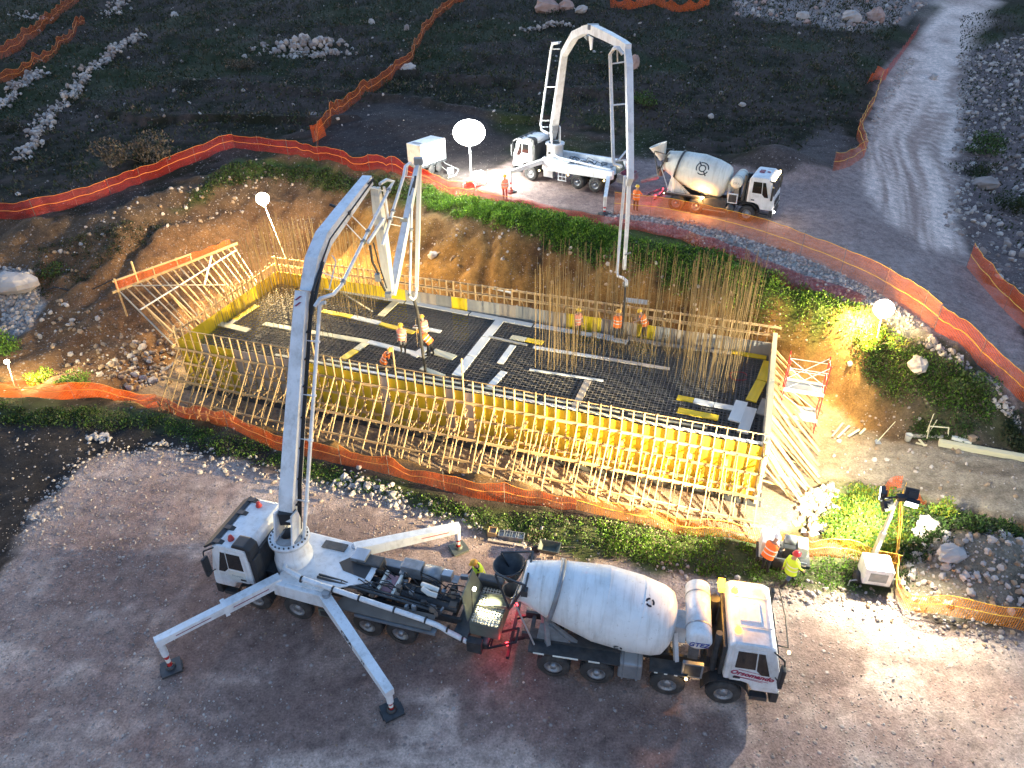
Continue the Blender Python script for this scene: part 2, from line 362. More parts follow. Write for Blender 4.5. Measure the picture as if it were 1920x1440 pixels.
def board(name, p0, p1, w, h, matn, parent=None, up=(0, 0, 1), ext=0.):
    """a straight board as an object of its own (shared mesh): w across, h along up"""
    p0, p1 = Vector(p0), Vector(p1); x, y, z = frame(p1-p0, up); L = (p1-p0).length+2*ext; c = (p0+p1)/2
    M = Matrix(((x.x*L, y.x*w, z.x*h, c.x), (x.y*L, y.y*w, z.y*h, c.y), (x.z*L, y.z*w, z.z*h, c.z), (0, 0, 0, 1)))
    o = bpy.data.objects.new(name, unit(matn)); COL.objects.link(o)
    if parent is not None: o.parent = parent; M = WM[parent].inverted() @ M
    o.matrix_basis = M; return o
ROD = {}
def rod(name, p0, p1, r, matn, parent=None, n=5):
    if (matn, n) not in ROD: ROD[(matn, n)] = MB().tube([(-.5, 0, 0), (.5, 0, 0)], 1, n).mesh('rod_'+matn, matn)
    p0, p1 = Vector(p0), Vector(p1); x, y, z = frame(p1-p0); L = (p1-p0).length; c = (p0+p1)/2
    M = Matrix(((x.x*L, y.x*r, z.x*r, c.x), (x.y*L, y.y*r, z.y*r, c.y), (x.z*L, y.z*r, z.z*r, c.z), (0, 0, 0, 1)))
    o = bpy.data.objects.new(name, ROD[(matn, n)]); COL.objects.link(o)
    if parent is not None: o.parent = parent; M = WM[parent].inverted() @ M
    o.matrix_basis = M; return o
def text_part(name, txt, matn, parent, o, ux, uy, size, depth=.004, bold=0.0, shear=0.0):
    cu = bpy.data.curves.new(name, 'FONT'); cu.body = txt; cu.size = size; cu.extrude = depth; cu.offset = bold; cu.shear = shear; cu.align_x = 'CENTER'; cu.align_y = 'CENTER'; cu.resolution_u = 2
    t = bpy.data.objects.new(name+'_c', cu); COL.objects.link(t); dg = bpy.context.evaluated_depsgraph_get()
    me = bpy.data.meshes.new_from_object(t.evaluated_get(dg)); bpy.data.objects.remove(t); bpy.data.curves.remove(cu)
    ux = Vector(ux).normalized(); uy = Vector(uy); uy = (uy-ux*uy.dot(ux)).normalized(); uz = ux.cross(uy); o = Vector(o)
    me.transform(Matrix(((ux.x, uy.x, uz.x, o.x), (ux.y, uy.y, uz.y, o.y), (ux.z, uy.z, uz.z, o.z), (0, 0, 0, 1))))
    me.materials.clear(); me.materials.append(MATS[matn]); ob = bpy.data.objects.new(name, me); COL.objects.link(ob); ob.parent = parent; return ob
def fast_mesh(name, verts, faces, mats, mi=None, smooth=False):
    """numpy arrays -> mesh; faces all of the same size"""
    me = bpy.data.meshes.new(name); verts = np.asarray(verts, np.float32); faces = np.asarray(faces, np.int32); nf, k = faces.shape
    me.vertices.add(len(verts)); me.vertices.foreach_set('co', verts.ravel()); me.loops.add(nf*k); me.loops.foreach_set('vertex_index', faces.ravel())
    me.polygons.add(nf); me.polygons.foreach_set('loop_start', np.arange(0, nf*k, k, dtype=np.int32)); me.polygons.foreach_set('loop_total', np.full(nf, k, np.int32))
    for q in mats: me.materials.append(MATS[q])
    if mi is not None: me.polygons.foreach_set('material_index', np.asarray(mi, np.int32))
    me.polygons.foreach_set('use_smooth', np.full(nf, smooth)); me.update(calc_edges=True); me.validate(); return me
# ================================================================== GROUND
def poly(pts): return [tuple(T(*p)[:2]) for p in pts]
Z_YARD = poly([(0, 1085), (35, 1010), (75, 960), (112, 905), (160, 868), (205, 852), (330, 846), (450, 868), (560, 905), (700, 930), (860, 985), (1040, 1035), (1250, 1075), (1420, 1108), (1600, 1112), (1665, 1125), (1715, 1165), (1915, 1195)])
Z_YARD = Z_YARD + [(40, 14), (60, 6), (60, -8), (-60, -8), (-60, 6), (-23.5, 14.5)]
Z_DARK = poly([(0, 770), (120, 770), (330, 800), (500, 830), (560, 880), (440, 866), (330, 846), (205, 852), (112, 905), (60, 985), (0, 1085)]) + [(-60, 12), (-60, 36)]
Z_PADR = poly([(890, 345), (960, 300), (1000, 285), (1180, 300), (1300, 300), (1450, 330), (1560, 320), (1620, 260), (1650, 130), (1780, 0), (1860, 0), (1800, 110), (1790, 250), (1800, 330), (1790, 420), (1850, 520), (1920, 600), (1920, 735), (1760, 640), (1640, 560), (1480, 480), (1330, 440), (1150, 410), (1010, 385)])
Z_TRACK = poly([(1780, -20), (1868, -20), (1808, 110), (1795, 240), (1790, 330), (1782, 400), (1800, 470), (1740, 470), (1650, 400), (1620, 320), (1650, 210), (1690, 110)])
Z_GRAVEL = poly([(1130, 395), (1300, 415), (1480, 470), (1640, 545), (1740, 620), (1690, 615), (1560, 560), (1420, 495), (1270, 445), (1140, 415)])
Z_RUBBLE_TOP = poly([(1370, -20), (1780, -20), (1690, 40), (1600, 62), (1470, 40), (1380, 30)])
Z_ROCKR = poly([(1800, 100), (1930, 60), (1960, 600), (1850, 500), (1780, 400), (1800, 330), (1790, 230)])
Z_SOILF = poly([(600, 270), (640, 215), (760, 190), (900, 215), (960, 260), (960, 300), (890, 345), (740, 320)])
Z_SOILM = poly([(1360, 300), (1430, 280), (1560, 235), (1600, 260), (1560, 320), (1450, 335)])
Z_GRASSN = poly([(0, 755), (300, 770), (520, 850), (760, 915), (900, 950), (1200, 990), (1420, 1015), (1660, 1060), (1660, 1115), (1420, 1105), (1250, 1070), (1040, 1030), (860, 980), (700, 925), (560, 900), (500, 835), (300, 800), (0, 790)])
Z_GRASSF = poly([(340, 395), (440, 300), (590, 300), (750, 345), (880, 380), (1010, 400), (1160, 430), (1330, 455), (1480, 520), (1620, 590), (1640, 640), (1560, 620), (1400, 560), (1180, 490), (1000, 445), (850, 400), (700, 360), (540, 330), (440, 340)])
Z_GRASSR = poly([(1600, 620), (1700, 600), (1800, 680), (1920, 760), (1920, 830), (1760, 810), (1640, 720), (1590, 680)])
Z_MOUND = poly([(1500, 975), (1560, 905), (1690, 915), (1770, 950), (1890, 985), (1920, 1020), (1920, 1040), (1760, 960), (1690, 1075), (1560, 1030)])
Z_SPOIL = poly([(1690, 1060), (1700, 1010), (1790, 1000), (1920, 1010), (1920, 1160), (1800, 1140), (1690, 1125)])
Z_HEAP = poly([(0, 500), (60, 510), (75, 545), (60, 620), (0, 640)])
def grid_axis(lo, hi, st, far_lo, far_hi):
    c = list(np.arange(lo, hi+1e-6, st)); s = st; v = c[-1]
    while v < far_hi: s *= 1.06; v += s; c.append(v)
    s = st; v = c[0]; p = []
    while v > far_lo: s *= 1.06; v -= s; p.append(v)
    return np.array(p[::-1]+c)
gx = grid_axis(-34, 30, .25, -420, 420); gy = grid_axis(8, 66, .25, -120, 700)
GX, GY = np.meshgrid(gx, gy); X, Y = GX.ravel(), GY.ravel()
Zb = base_h(X, Y); Aa, Bb = ab(X, Y)
jx = X+(fbm(X*.8, Y*.8, 3)-.5)*1.6; jy = Y+(fbm(X*.8, Y*.8, 9)-.5)*1.6
def wt(pl, w=.5): return sst(.5+sdist(jx, jy, pl)/(2*w))
W_yard, W_pad = wt(Z_YARD, .35), wt(Z_PADR, .5)
dT = sdist(*ab(jx, jy), P_TOP); dFl = sdist(*ab(jx, jy), P_FLOOR)
W_pit = sst(.5+dT/1.0); W_floor = sst(.5+(dFl-.2)/.8)
rough = np.clip(1-W_yard*.85-W_pad*.8-W_floor*.7, .12, 1)
n1, n2, n3 = fbm(X*.25, Y*.25, 21), fbm(X*1.1, Y*1.1, 33), fbm(X*.06, Y*.06, 41)
gul = fbm(Aa*.55+fbm(X*.3, Y*.3, 5)*2, Bb*.12, 61, 5)
bank = np.clip(W_pit-W_floor, 0, 1)*np.clip((Zb+1.2)/1.2, 0, 1)
Zt = Zb+rough*((n1-.5)*.5+(n2-.5)*.22)+bank*((gul-.5)*1.5+(n2-.5)*.3)+(n2-.5)*.04
terr = sst((np.abs((Y+.35*X+8*n3) % 9-4.5)-3.6)/.5)*(Y > 66)*(X < 14)*.5   # old terrace banks in the field
Zt = Zt+terr*rough
def lerp(c, w, col):
    col = np.asarray(col, float); col = col[None, :] if col.ndim == 1 else col
    return c*(1-w[:, None])+col*w[:, None]
def mixc(c1, c2, t): return np.asarray(c1)[None, :]*(1-t[:, None])+np.asarray(c2)[None, :]*t[:, None]
C = mixc((.017, .016, .007), (.058, .040, .032), sst((n1*.6+n2*.4-.36)/.24))
C = lerp(C, sst((fbm(X*.12, Y*.12, 77)-.52)/.12)*.7, (.024, .036, .010))
SP = .03+.14*sst((fbm(X*.1, Y*.1, 88)-.5)/.15)
def paint(w, col, sp=None):
    global C, SP
    C = lerp(C, w, col)
    if sp is not None: SP = SP*(1-w)+sp*w
paint(wt(Z_DARK), mixc((.022, .018, .016), (.045, .036, .031), n2), .12)
paint(wt(Z_SOILF, 1.2), mixc((.035, .028, .027), (.06, .048, .045), n2), .08)
paint(wt(Z_SOILM, .8), mixc((.06, .045, .04), (.13, .10, .09), n1), .2)
paint(wt(Z_ROCKR, 1.0), mixc((.09, .065, .06), (.20, .145, .135), n2), .35)
paint(wt(Z_RUBBLE_TOP, .8), (.28, .215, .19), .6)
soil = mixc((.095, .050, .022), (.23, .125, .040), sst((gul*.5+n2*.5-.33)/.3))
paint(W_pit, soil, .16)
lft = W_pit*sst((-Aa-1)/3); paint(lft, mixc((.10, .052, .030), (.21, .115, .055), n2), .35)
paint(W_pit*sst((Aa-31.5)/2)*sst((4-Aa+33)/3), mixc((.19, .105, .035), (.29, .165, .06), n2), .1)
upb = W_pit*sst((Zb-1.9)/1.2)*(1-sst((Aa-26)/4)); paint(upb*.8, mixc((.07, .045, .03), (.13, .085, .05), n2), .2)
paint(W_floor, mixc((.22, .15, .09), (.34, .25, .17), n2), .2)
ramp = W_floor*sst((Aa-33)/2); paint(ramp, mixc((.17, .135, .10), (.30, .25, .19), sst((fbm(Aa*.25, Bb*1.6, 55)-.3)/.4)), .22)
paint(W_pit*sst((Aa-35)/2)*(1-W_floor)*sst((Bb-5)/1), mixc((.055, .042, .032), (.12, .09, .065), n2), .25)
paint(W_pad, mixc((.24, .165, .145), (.38, .285, .25), fbm(X*.35, Y*.35, 14)), .22)
_t0, _t1, _t2 = T(1760, 470), T(1705, 260), T(1825, 0); _m = np.array([_t0[:2], _t1[:2], _t2[:2]])
_cx = np.interp(Y, _m[:, 1], _m[:, 0]); _wb = (fbm(Y*.05, Y*0, 23)-.5)*2; tk = .55*fbm((X-_cx+_wb)*1.1, Y*.06, 19)+.45*fbm((X-_cx+_wb)*2.6, Y*.12, 29)
paint(wt(Z_TRACK, .9), mixc((.40, .27, .22), (.80, .60, .50), sst((tk-.36)/.2)), .25)
paint(wt(Z_GRAVEL, .4), (.33, .32, .29), .85)
paint(wt(Z_GRASSN, .4), mixc((.035, .055, .014), (.085, .090, .04), n2), .12)
paint(wt(Z_GRASSF, .6), mixc((.035, .060, .012), (.07, .095, .025), n2), .05)
paint(wt(Z_GRASSR, .6)*.85, mixc((.035, .045, .015), (.08, .07, .04), n2), .15)
paint(wt(Z_MOUND, .4), mixc((.10, .11, .04), (.20, .18, .09), n2), .2)
paint(wt(Z_SPOIL, .4), mixc((.14, .115, .085), (.26, .21, .155), n2), .5)
paint(wt(Z_HEAP, .3), (.30, .29, .29), .7)
yn = fbm(X*.3, Y*.3, 101); y2 = fbm(X*.9+5, Y*.9, 111); y3 = fbm(X*.12, Y*.12, 121)
Cy = mixc((.37, .25, .20), (.54, .39, .315), sst((yn-.3)/.35)); t = sst((y2*.55+y3*.45-.46)/.14)*.6; Cy = Cy*(1-t[:, None])+np.array((.27, .155, .125))[None, :]*t[:, None]
rut = sst((fbm((X*.97-Y*.2)*.10, (Y*.97+X*.2)*1.5, 141)-.52)/.1)*.55; Cy = Cy*(1-rut[:, None])+np.array((.20, .13, .11))[None, :]*rut[:, None]
for _px, _py, _r in ((905, 1240, 1.3), (640, 1000, 1.6), (1100, 1330, 2.0), (760, 1250, 1.2), (420, 1180, 1.5), (1500, 1220, 1.4), (250, 1080, 1.8), (600, 1330, 1.6), (1250, 1390, 1.3)):
    _p = T(_px, _py); _w = np.exp(-((X-_p.x)**2/(2.2*_r)**2+(Y-_p.y)**2/_r**2)); _w = sst((_w*.75+fbm(X*1.3, Y*1.3, 151)*.75-.62)/.22)*.7
    Cy = Cy*(1-_w[:, None])+np.array((.185, .118, .098))[None, :]*_w[:, None]
edge = np.exp(-np.clip(sdist(X, Y, Z_YARD), 0, None)/1.3)
paint(W_yard, Cy, .10+.25*sst((fbm(X*.4, Y*.4, 131)-.5)/.15)); SP = SP+W_yard*edge*.5; C = lerp(C, W_yard*edge*.45, (.44, .36, .32))
SP = SP+W_yard*sst((-X-9-3*n1)/6)*.2
SP = np.clip(SP, 0, 1)
# one ground sheet, cut into the pieces of the setting
m, t_, N, L, bs = new_mat('ground_mix')
at = N.new('ShaderNodeAttribute'); at.attribute_name = 'albedo'; a2 = N.new('ShaderNodeAttribute'); a2.attribute_name = 'stones'
tc = N.new('ShaderNodeTexCoord'); vec = tc.outputs['Object']
def noise(sc, det=6, ro=.6):
    n = N.new('ShaderNodeTexNoise'); n.inputs['Scale'].default_value = sc; n.inputs['Detail'].default_value = det; n.inputs['Roughness'].default_value = ro; L.new(vec, n.inputs['Vector']); return n.outputs['Fac']
def rng_(s, a, b, c, d):
    r = N.new('ShaderNodeMapRange'); r.inputs[1].default_value = a; r.inputs[2].default_value = b; r.inputs[3].default_value = c; r.inputs[4].default_value = d; L.new(s, r.inputs[0]); return r.outputs[0]
def mth(op, a, b):
    q = N.new('ShaderNodeMath'); q.operation = op
    for i, v in enumerate((a, b)):
        if isinstance(v, (int, float)): q.inputs[i].default_value = v
        else: L.new(v, q.inputs[i])
    return q.outputs[0]
f1, f2 = noise(2.2, 8, .7), noise(14, 6, .7)
val = mth('MULTIPLY', rng_(f1, .3, .7, .62, 1.38), rng_(f2, .3, .7, .6, 1.4))
vm = N.new('ShaderNodeVectorMath'); vm.operation = 'SCALE'; L.new(at.outputs['Color'], vm.inputs[0]); L.new(val, vm.inputs['Scale'])
def pebbles(sc, th):
    v = N.new('ShaderNodeTexVoronoi'); v.inputs['Scale'].default_value = sc; L.new(vec, v.inputs['Vector'])
    sep = N.new('ShaderNodeSeparateColor'); L.new(v.outputs['Color'], sep.inputs[0])
    on = mth('LESS_THAN', sep.outputs[0], mth('MULTIPLY', a2.outputs['Fac'], th)); core = rng_(v.outputs['Distance'], .18, .42, 1, 0)
    return mth('MULTIPLY', on, core), sep.outputs[1]
k1, c1 = pebbles(5.0, .55); k2, c2 = pebbles(11.0, .8)
pc = N.new('ShaderNodeValToRGB'); pc.color_ramp.elements[0].color = (.17, .13, .115, 1); pc.color_ramp.elements[1].color = (.47, .40, .36, 1); L.new(c1, pc.inputs[0])
mk = mth('MAXIMUM', k1, k2); mx = N.new('ShaderNodeMix'); mx.data_type = 'RGBA'; L.new(mth('MULTIPLY', mk, .8), mx.inputs[0]); L.new(vm.outputs[0], mx.inputs[6]); L.new(pc.outputs[0], mx.inputs[7])
L.new(mx.outputs[2], bs.inputs['Base Color']); bs.inputs['Roughness'].default_value = .95; bs.inputs['Specular IOR Level'].default_value = .15
bp = N.new('ShaderNodeBump'); bp.inputs['Strength'].default_value = .7; bp.inputs['Distance'].default_value = .08
L.new(mth('ADD', mth('MULTIPLY', f2, .5), mth('ADD', mth('MULTIPLY', f1, .6), mth('MULTIPLY', mk, .6))), bp.inputs['Height']); L.new(bp.outputs[0], bs.inputs['Normal'])
nx, ny = len(gx), len(gy)
ii, jj = np.meshgrid(np.arange(nx-1), np.arange(ny-1)); q0 = (jj*nx+ii).ravel(); quads = np.stack([q0, q0+1, q0+1+nx, q0+nx], 1)
qm = lambda w: w[quads].mean(1)
zid = np.zeros(len(quads), int)
zid[qm(W_pit) > .5] = 1; zid[qm(W_pad) > .5] = 2; zid[qm(W_yard) > .5] = 3
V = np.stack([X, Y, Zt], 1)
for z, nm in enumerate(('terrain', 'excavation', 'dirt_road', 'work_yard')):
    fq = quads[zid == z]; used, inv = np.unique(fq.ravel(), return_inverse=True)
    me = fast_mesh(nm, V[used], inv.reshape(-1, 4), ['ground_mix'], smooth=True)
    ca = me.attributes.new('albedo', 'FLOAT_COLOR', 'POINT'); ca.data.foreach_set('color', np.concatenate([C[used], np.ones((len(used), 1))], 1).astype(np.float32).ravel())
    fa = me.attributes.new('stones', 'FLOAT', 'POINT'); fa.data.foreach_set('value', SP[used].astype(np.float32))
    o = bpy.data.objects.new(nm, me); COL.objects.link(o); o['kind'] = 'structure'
_gi = lambda v, g: np.clip(np.searchsorted(g, v)-1, 0, len(g)-2)
ZG = Zt.reshape(ny, nx)
def HT(x, y):
    """height of the built ground sheet (bilinear)"""
    x = np.asarray(x, float); y = np.asarray(y, float); i, j = _gi(x, gx), _gi(y, gy)
    fx = (x-gx[i])/(gx[i+1]-gx[i]); fy = (y-gy[j])/(gy[j+1]-gy[j])
    return (ZG[j, i]*(1-fx)+ZG[j, i+1]*fx)*(1-fy)+(ZG[j+1, i]*(1-fx)+ZG[j+1, i+1]*fx)*fy
def TT(px, py, dz=0.):
    p = T(px, py); p.z = float(HT(p.x, p.y))+dz; return p

# ================================================================== scatter helpers
rs = np.random.RandomState(11)
def pts_in(pl, n):
    P = np.array(pl); lo, hi = P.min(0), P.max(0); out = np.zeros((0, 2))
    while len(out) < n:
        c = lo+(hi-lo)*rs.rand(n*3, 2); out = np.concatenate([out, c[sdist(c[:, 0], c[:, 1], pl) > 0]])
    return out[:n]
_ph = (1+5**.5)/2
ICO_V = np.array([(-1, _ph, 0), (1, _ph, 0), (-1, -_ph, 0), (1, -_ph, 0), (0, -1, _ph), (0, 1, _ph), (0, -1, -_ph), (0, 1, -_ph), (_ph, 0, -1), (_ph, 0, 1), (-_ph, 0, -1), (-_ph, 0, 1)])/math.sqrt(1+_ph**2)
ICO_F = np.array([(0, 11, 5), (0, 5, 1), (0, 1, 7), (0, 7, 10), (0, 10, 11), (1, 5, 9), (5, 11, 4), (11, 10, 2), (10, 7, 6), (7, 1, 8), (3, 9, 4), (3, 4, 2), (3, 2, 6), (3, 6, 8), (3, 8, 9), (4, 9, 5), (2, 4, 11), (6, 2, 10), (8, 6, 7), (9, 8, 1)])
def rot_mats(n):
    q = rs.randn(n, 4); q /= np.linalg.norm(q, axis=1)[:, None]; w, x, y, z = q.T
    return np.stack([1-2*(y*y+z*z), 2*(x*y-z*w), 2*(x*z+y*w), 2*(x*y+z*w), 1-2*(x*x+z*z), 2*(y*z-x*w), 2*(x*z-y*w), 2*(y*z+x*w), 1-2*(x*x+y*y)], 1).reshape(n, 3, 3)
def stones(name, xy, size, mats, label, cat=None, zoff=None, kind='stuff', parent=None, embed=.25):
    n = len(xy); s = np.broadcast_to(size, (n,)) if np.ndim(size) == 0 or len(size) == n else size
    v = ICO_V[None]*(1+.28*(rs.rand(n, 12, 1)-.5)*2)*(np.array([1, 1, 1])*(.65+.6*rs.rand(n, 1, 3)))
    v = np.einsum('nij,nkj->nki', rot_mats(n), v)*s[:, None, None]
    z = HT(xy[:, 0], xy[:, 1])+s*(.5-embed)+(zoff if zoff is not None else 0)
    v = v+np.stack([xy[:, 0], xy[:, 1], z], 1)[:, None, :]
    f = ICO_F[None]+(np.arange(n)*12)[:, None, None]
    me = fast_mesh(name, v.reshape(-1, 3), f.reshape(-1, 3), mats, np.repeat(rs.randint(0, len(mats), n), 20))
    o = bpy.data.objects.new(name, me); COL.objects.link(o)
    if parent is not None: o.parent = parent
    return tag(o, label, cat, None, kind)
def leaves(name, cen, size, mats, asp=.45, up=.5, parent=None, label=None, kind=None, cat=None, world=True):
    """leaf-sized quads (folded) at the given points"""
    n = len(cen); s = size*(.6+.8*rs.rand(n)) if np.ndim(size) == 0 else size
    d = rs.randn(n, 3); d[:, 2] = np.abs(d[:, 2])+up; d /= np.linalg.norm(d, axis=1)[:, None]
    w = np.cross(d, rs.randn(n, 3)); w /= np.linalg.norm(w, axis=1)[:, None]+1e-9
    a = cen-d*0; b = cen+d*(s*.5)[:, None]+w*(s*asp*.5)[:, None]; c = cen+d*s[:, None]; e = cen+d*(s*.5)[:, None]-w*(s*asp*.5)[:, None]
    v = np.stack([a, b, c, e], 1).reshape(-1, 3); f = np.arange(n*4).reshape(-1, 4)
    me = fast_mesh(name, v, f, mats, rs.randint(0, len(mats), n)); o = bpy.data.objects.new(name, me); COL.objects.link(o)
    if parent is not None: o.parent = parent; o.matrix_basis = WM[parent].inverted()
    return tag(o, label, cat, None, kind)
def weed_points(pl, clumps, per, rad, hgt, bias=None):
    c = pts_in(pl, clumps); r = rad*(.4+rs.rand(clumps)); k = np.repeat(np.arange(clumps), per); n = len(k)
    ang = rs.rand(n)*6.283; q = np.sqrt(rs.rand(n)); x = c[k, 0]+np.cos(ang)*q*r[k]; y = c[k, 1]+np.sin(ang)*q*r[k]
    z = HT(x, y)+rs.rand(n)*hgt*(1-.7*q**2)*(.4+r[k]/rad*.6)
    return np.stack([x, y, z], 1)
# ================================================================== STONES AND GRAVEL
def ring(pl_px, n, w, smin, smax, mats, name, label):
    P = [T(*p) for p in pl_px]; seg = [(P[i], P[i+1]) for i in range(len(P)-1)]; Ls = np.array([(b-a).length for a, b in seg]); k = rs.choice(len(seg), n, p=Ls/Ls.sum()); u = rs.rand(n)
    a = np.array([seg[i][0][:2] for i in k]); b = np.array([seg[i][1][:2] for i in k]); xy = a+(b-a)*u[:, None]+rs.randn(n, 2)*w
    return stones(name, xy, smin+(smax-smin)*rs.rand(n)**3, mats, label)
ring([(60, 1000), (112, 905), (160, 868), (205, 852), (330, 846)], 420, .4, .025, .09, ['stone', 'pale_stone'], 'loose_stones', 'pale stones heaped on the rounded left edge of the yard')
ring([(330, 846), (400, 866), (450, 880), (530, 905), (700, 930), (860, 985), (1040, 1035)], 800, .35, .025, .12, ['stone', 'pale_stone', 'pale_stone'], 'loose_stones', 'white stones along the back edge of the work yard')
ring([(1250, 1075), (1420, 1112), (1560, 1115), (1680, 1150), (1900, 1195)], 520, .35, .025, .10, ['stone', 'pale_stone', 'brown_stone'], 'loose_stones', 'pale stones along the yard edge below the light tower')
ring([(640, 900), (760, 935)], 130, .3, .05, .17, ['pale_stone'], 'loose_stones', 'white stones beside the tall white boom on the yard edge')
stones('gravel', pts_in(poly([(0, 1000), (120, 900), (340, 880), (300, 1250), (600, 1440), (0, 1440)]), 1800), .015+.04*rs.rand(1800)**3, ['stone', 'pale_stone'], 'small grey gravel spread over the left of the yard')
stones('gravel', pts_in(poly([(300, 900), (900, 1000), (1600, 1130), (1900, 1200), (1900, 1440), (300, 1440)]), 1500), .012+.03*rs.rand(1500)**2, ['stone', 'brown_stone', 'pale_stone'], 'small loose gravel spread over the middle and right of the yard')
stones('gravel', pts_in(Z_GRAVEL, 2600), .05+.08*rs.rand(2600)**2, ['stone', 'pale_stone'], 'grey crushed stone strip beside the upper road')
stones('rubble', pts_in(poly([(90, 560), (330, 640), (330, 700), (260, 735), (120, 700), (60, 640)]), 300), .04+.16*rs.rand(300)**3, ['brown_stone', 'pale_stone', 'brown_stone'], 'brown rubble lying on the slope left of the formwork')
stones('rubble', pts_in(poly([(230, 655), (330, 660), (320, 720), (225, 730), (190, 690)]), 130), .06+.16*rs.rand(130)**2, ['brown_stone', 'pale_stone'], 'denser rubble at the foot of the left slope')
stones('rubble', pts_in(Z_HEAP, 420), .06+.16*rs.rand(420)**2, ['stone', 'pale_stone'], 'grey stone heap at the left edge beside the brown slope')
stones('rubble', pts_in(poly([(150, 420), (480, 300), (560, 340), (460, 400), (300, 440), (150, 520), (60, 500)]), 260), .04+.13*rs.rand(260)**3, ['pale_stone', 'brown_stone'], 'scattered stones on the upper slope under the red fence')
stones('rubble', pts_in(Z_SPOIL, 420), .03+.14*rs.rand(420)**3, ['pale_stone', 'brown_stone', 'pale_stone'], 'broken pale stones covering the spoil heap at right')
stones('rubble', pts_in(poly([(1490, 985), (1510, 930), (1560, 905), (1580, 940), (1545, 985), (1520, 1000)]), 240), .06+.13*rs.rand(240)**1.5, ['pale_stone', 'brown_stone'], 'pale stones heaped at the foot of the right end braces')
stones('rubble', pts_in(Z_ROCKR, 1100), .05+.26*rs.rand(1100)**4, ['stone', 'pale_stone'], 'stones covering the rough ground right of the white track')
stones('rubble', pts_in(Z_RUBBLE_TOP, 600), .10+.36*rs.rand(600)**3, ['pale_stone', 'stone', 'pink_stone'], 'pale rubble bank at the top beside the white track')
stones('rubble', pts_in(poly([(1620, 260), (1690, 110), (1720, 110), (1650, 220), (1625, 330)]), 260), .05+.12*rs.rand(260)**2, ['pale_stone'], 'pale stones along the left edge of the white track')
stones('rubble', pts_in(poly([(1795, 100), (1840, 100), (1830, 330), (1800, 460), (1770, 420), (1790, 250)]), 420), .05+.16*rs.rand(420)**2, ['pale_stone', 'stone'], 'pale stones along the right edge of the white track')
stones('rubble', pts_in(poly([(1740, 640), (1920, 770), (1920, 800), (1720, 650)]), 200), .04+.12*rs.rand(200)**2, ['pale_stone', 'stone'], 'stones between the lower right fence and the green slope')
stones('loose_stones', pts_in(poly([(0, 20), (900, 0), (1380, 40), (1640, 60), (1600, 220), (1000, 220), (600, 260), (300, 300), (0, 380)]), 380), .05+.2*rs.rand(380)**4, ['pale_stone', 'stone'], 'stones scattered over the dark field beyond the fence')
stones('loose_stones', pts_in(poly([(0, 800), (330, 840), (100, 930), (0, 1060)]), 70), .02+.05*rs.rand(70)**2, ['stone', 'pale_stone'], 'few stones on the dark soil at the left')
stones('loose_stones', pts_in(poly([(560, 500), (900, 420), (1180, 480), (1500, 610), (1480, 640), (1100, 560), (800, 500)]), 160), .03+.13*rs.rand(160)**3, ['brown_stone', 'pale_stone'], 'few stones stuck in the brown bank behind the formwork')
stones('loose_stones', pts_in(poly([(1560, 780), (1920, 800), (1920, 1000), (1700, 930), (1560, 900)]), 170), .03+.11*rs.rand(170)**3, ['pale_stone', 'brown_stone'], 'few stones on the dirt ramp at right')
def cluster(px, py, n, w, smin, smax, mats, label, name='stone_pile', hz=0.):
    p = T(px, py); xy = np.array([[p.x, p.y]])+rs.randn(n, 2)*np.array(w)[None, :]
    d = np.exp(-((xy-np.array([[p.x, p.y]]))**2/np.array(w)[None, :]**2).sum(1)/1.4)
    return stones(name, xy, smin+(smax-smin)*rs.rand(n)**1.6, mats, label, 'rocks', zoff=hz*d*(.4+.6*rs.rand(n)))
cluster(572, 92, 170, (2.2, 1.2), .14, .42, ['pale_stone', 'stone'], 'large pale pile of field stones in the dark meadow', hz=1.4)
cluster(190, 822, 34, (.35, .22), .06, .16, ['pale_stone'], 'small white stone pile on dark soil left of the yard', hz=.1)
cluster(64, 968, 12, (.16, .1), .06, .13, ['pale_stone'], 'tiny white stone pile at the left rim of the yard', hz=.05)
cluster(300, 830, 22, (.3, .15), .05, .12, ['pale_stone'], 'white stones piled by the dark strip above the yard', hz=.05)
cluster(590, 105, 60, (3.0, .6), .12, .4, ['pale_stone', 'stone'], 'low row of stones in front of the large field stone pile', hz=.3)
def boulder(px, py, r, sq, matn, label, seed):
    p = TT(px, py); rg = random.Random(seed); mb = MB().ball((0, 0, 0), r, 11, 7, 0, sq, .17, rg)
    o = mb.build('boulder', matn, label=label, cat='boulder', group='boulders lying about the site'); o.location = p+Vector((0, 0, r*sq[2]*.45)); o.rotation_euler = (rg.uniform(-.2, .2), rg.uniform(-.2, .2), rg.uniform(0, 3)); return o
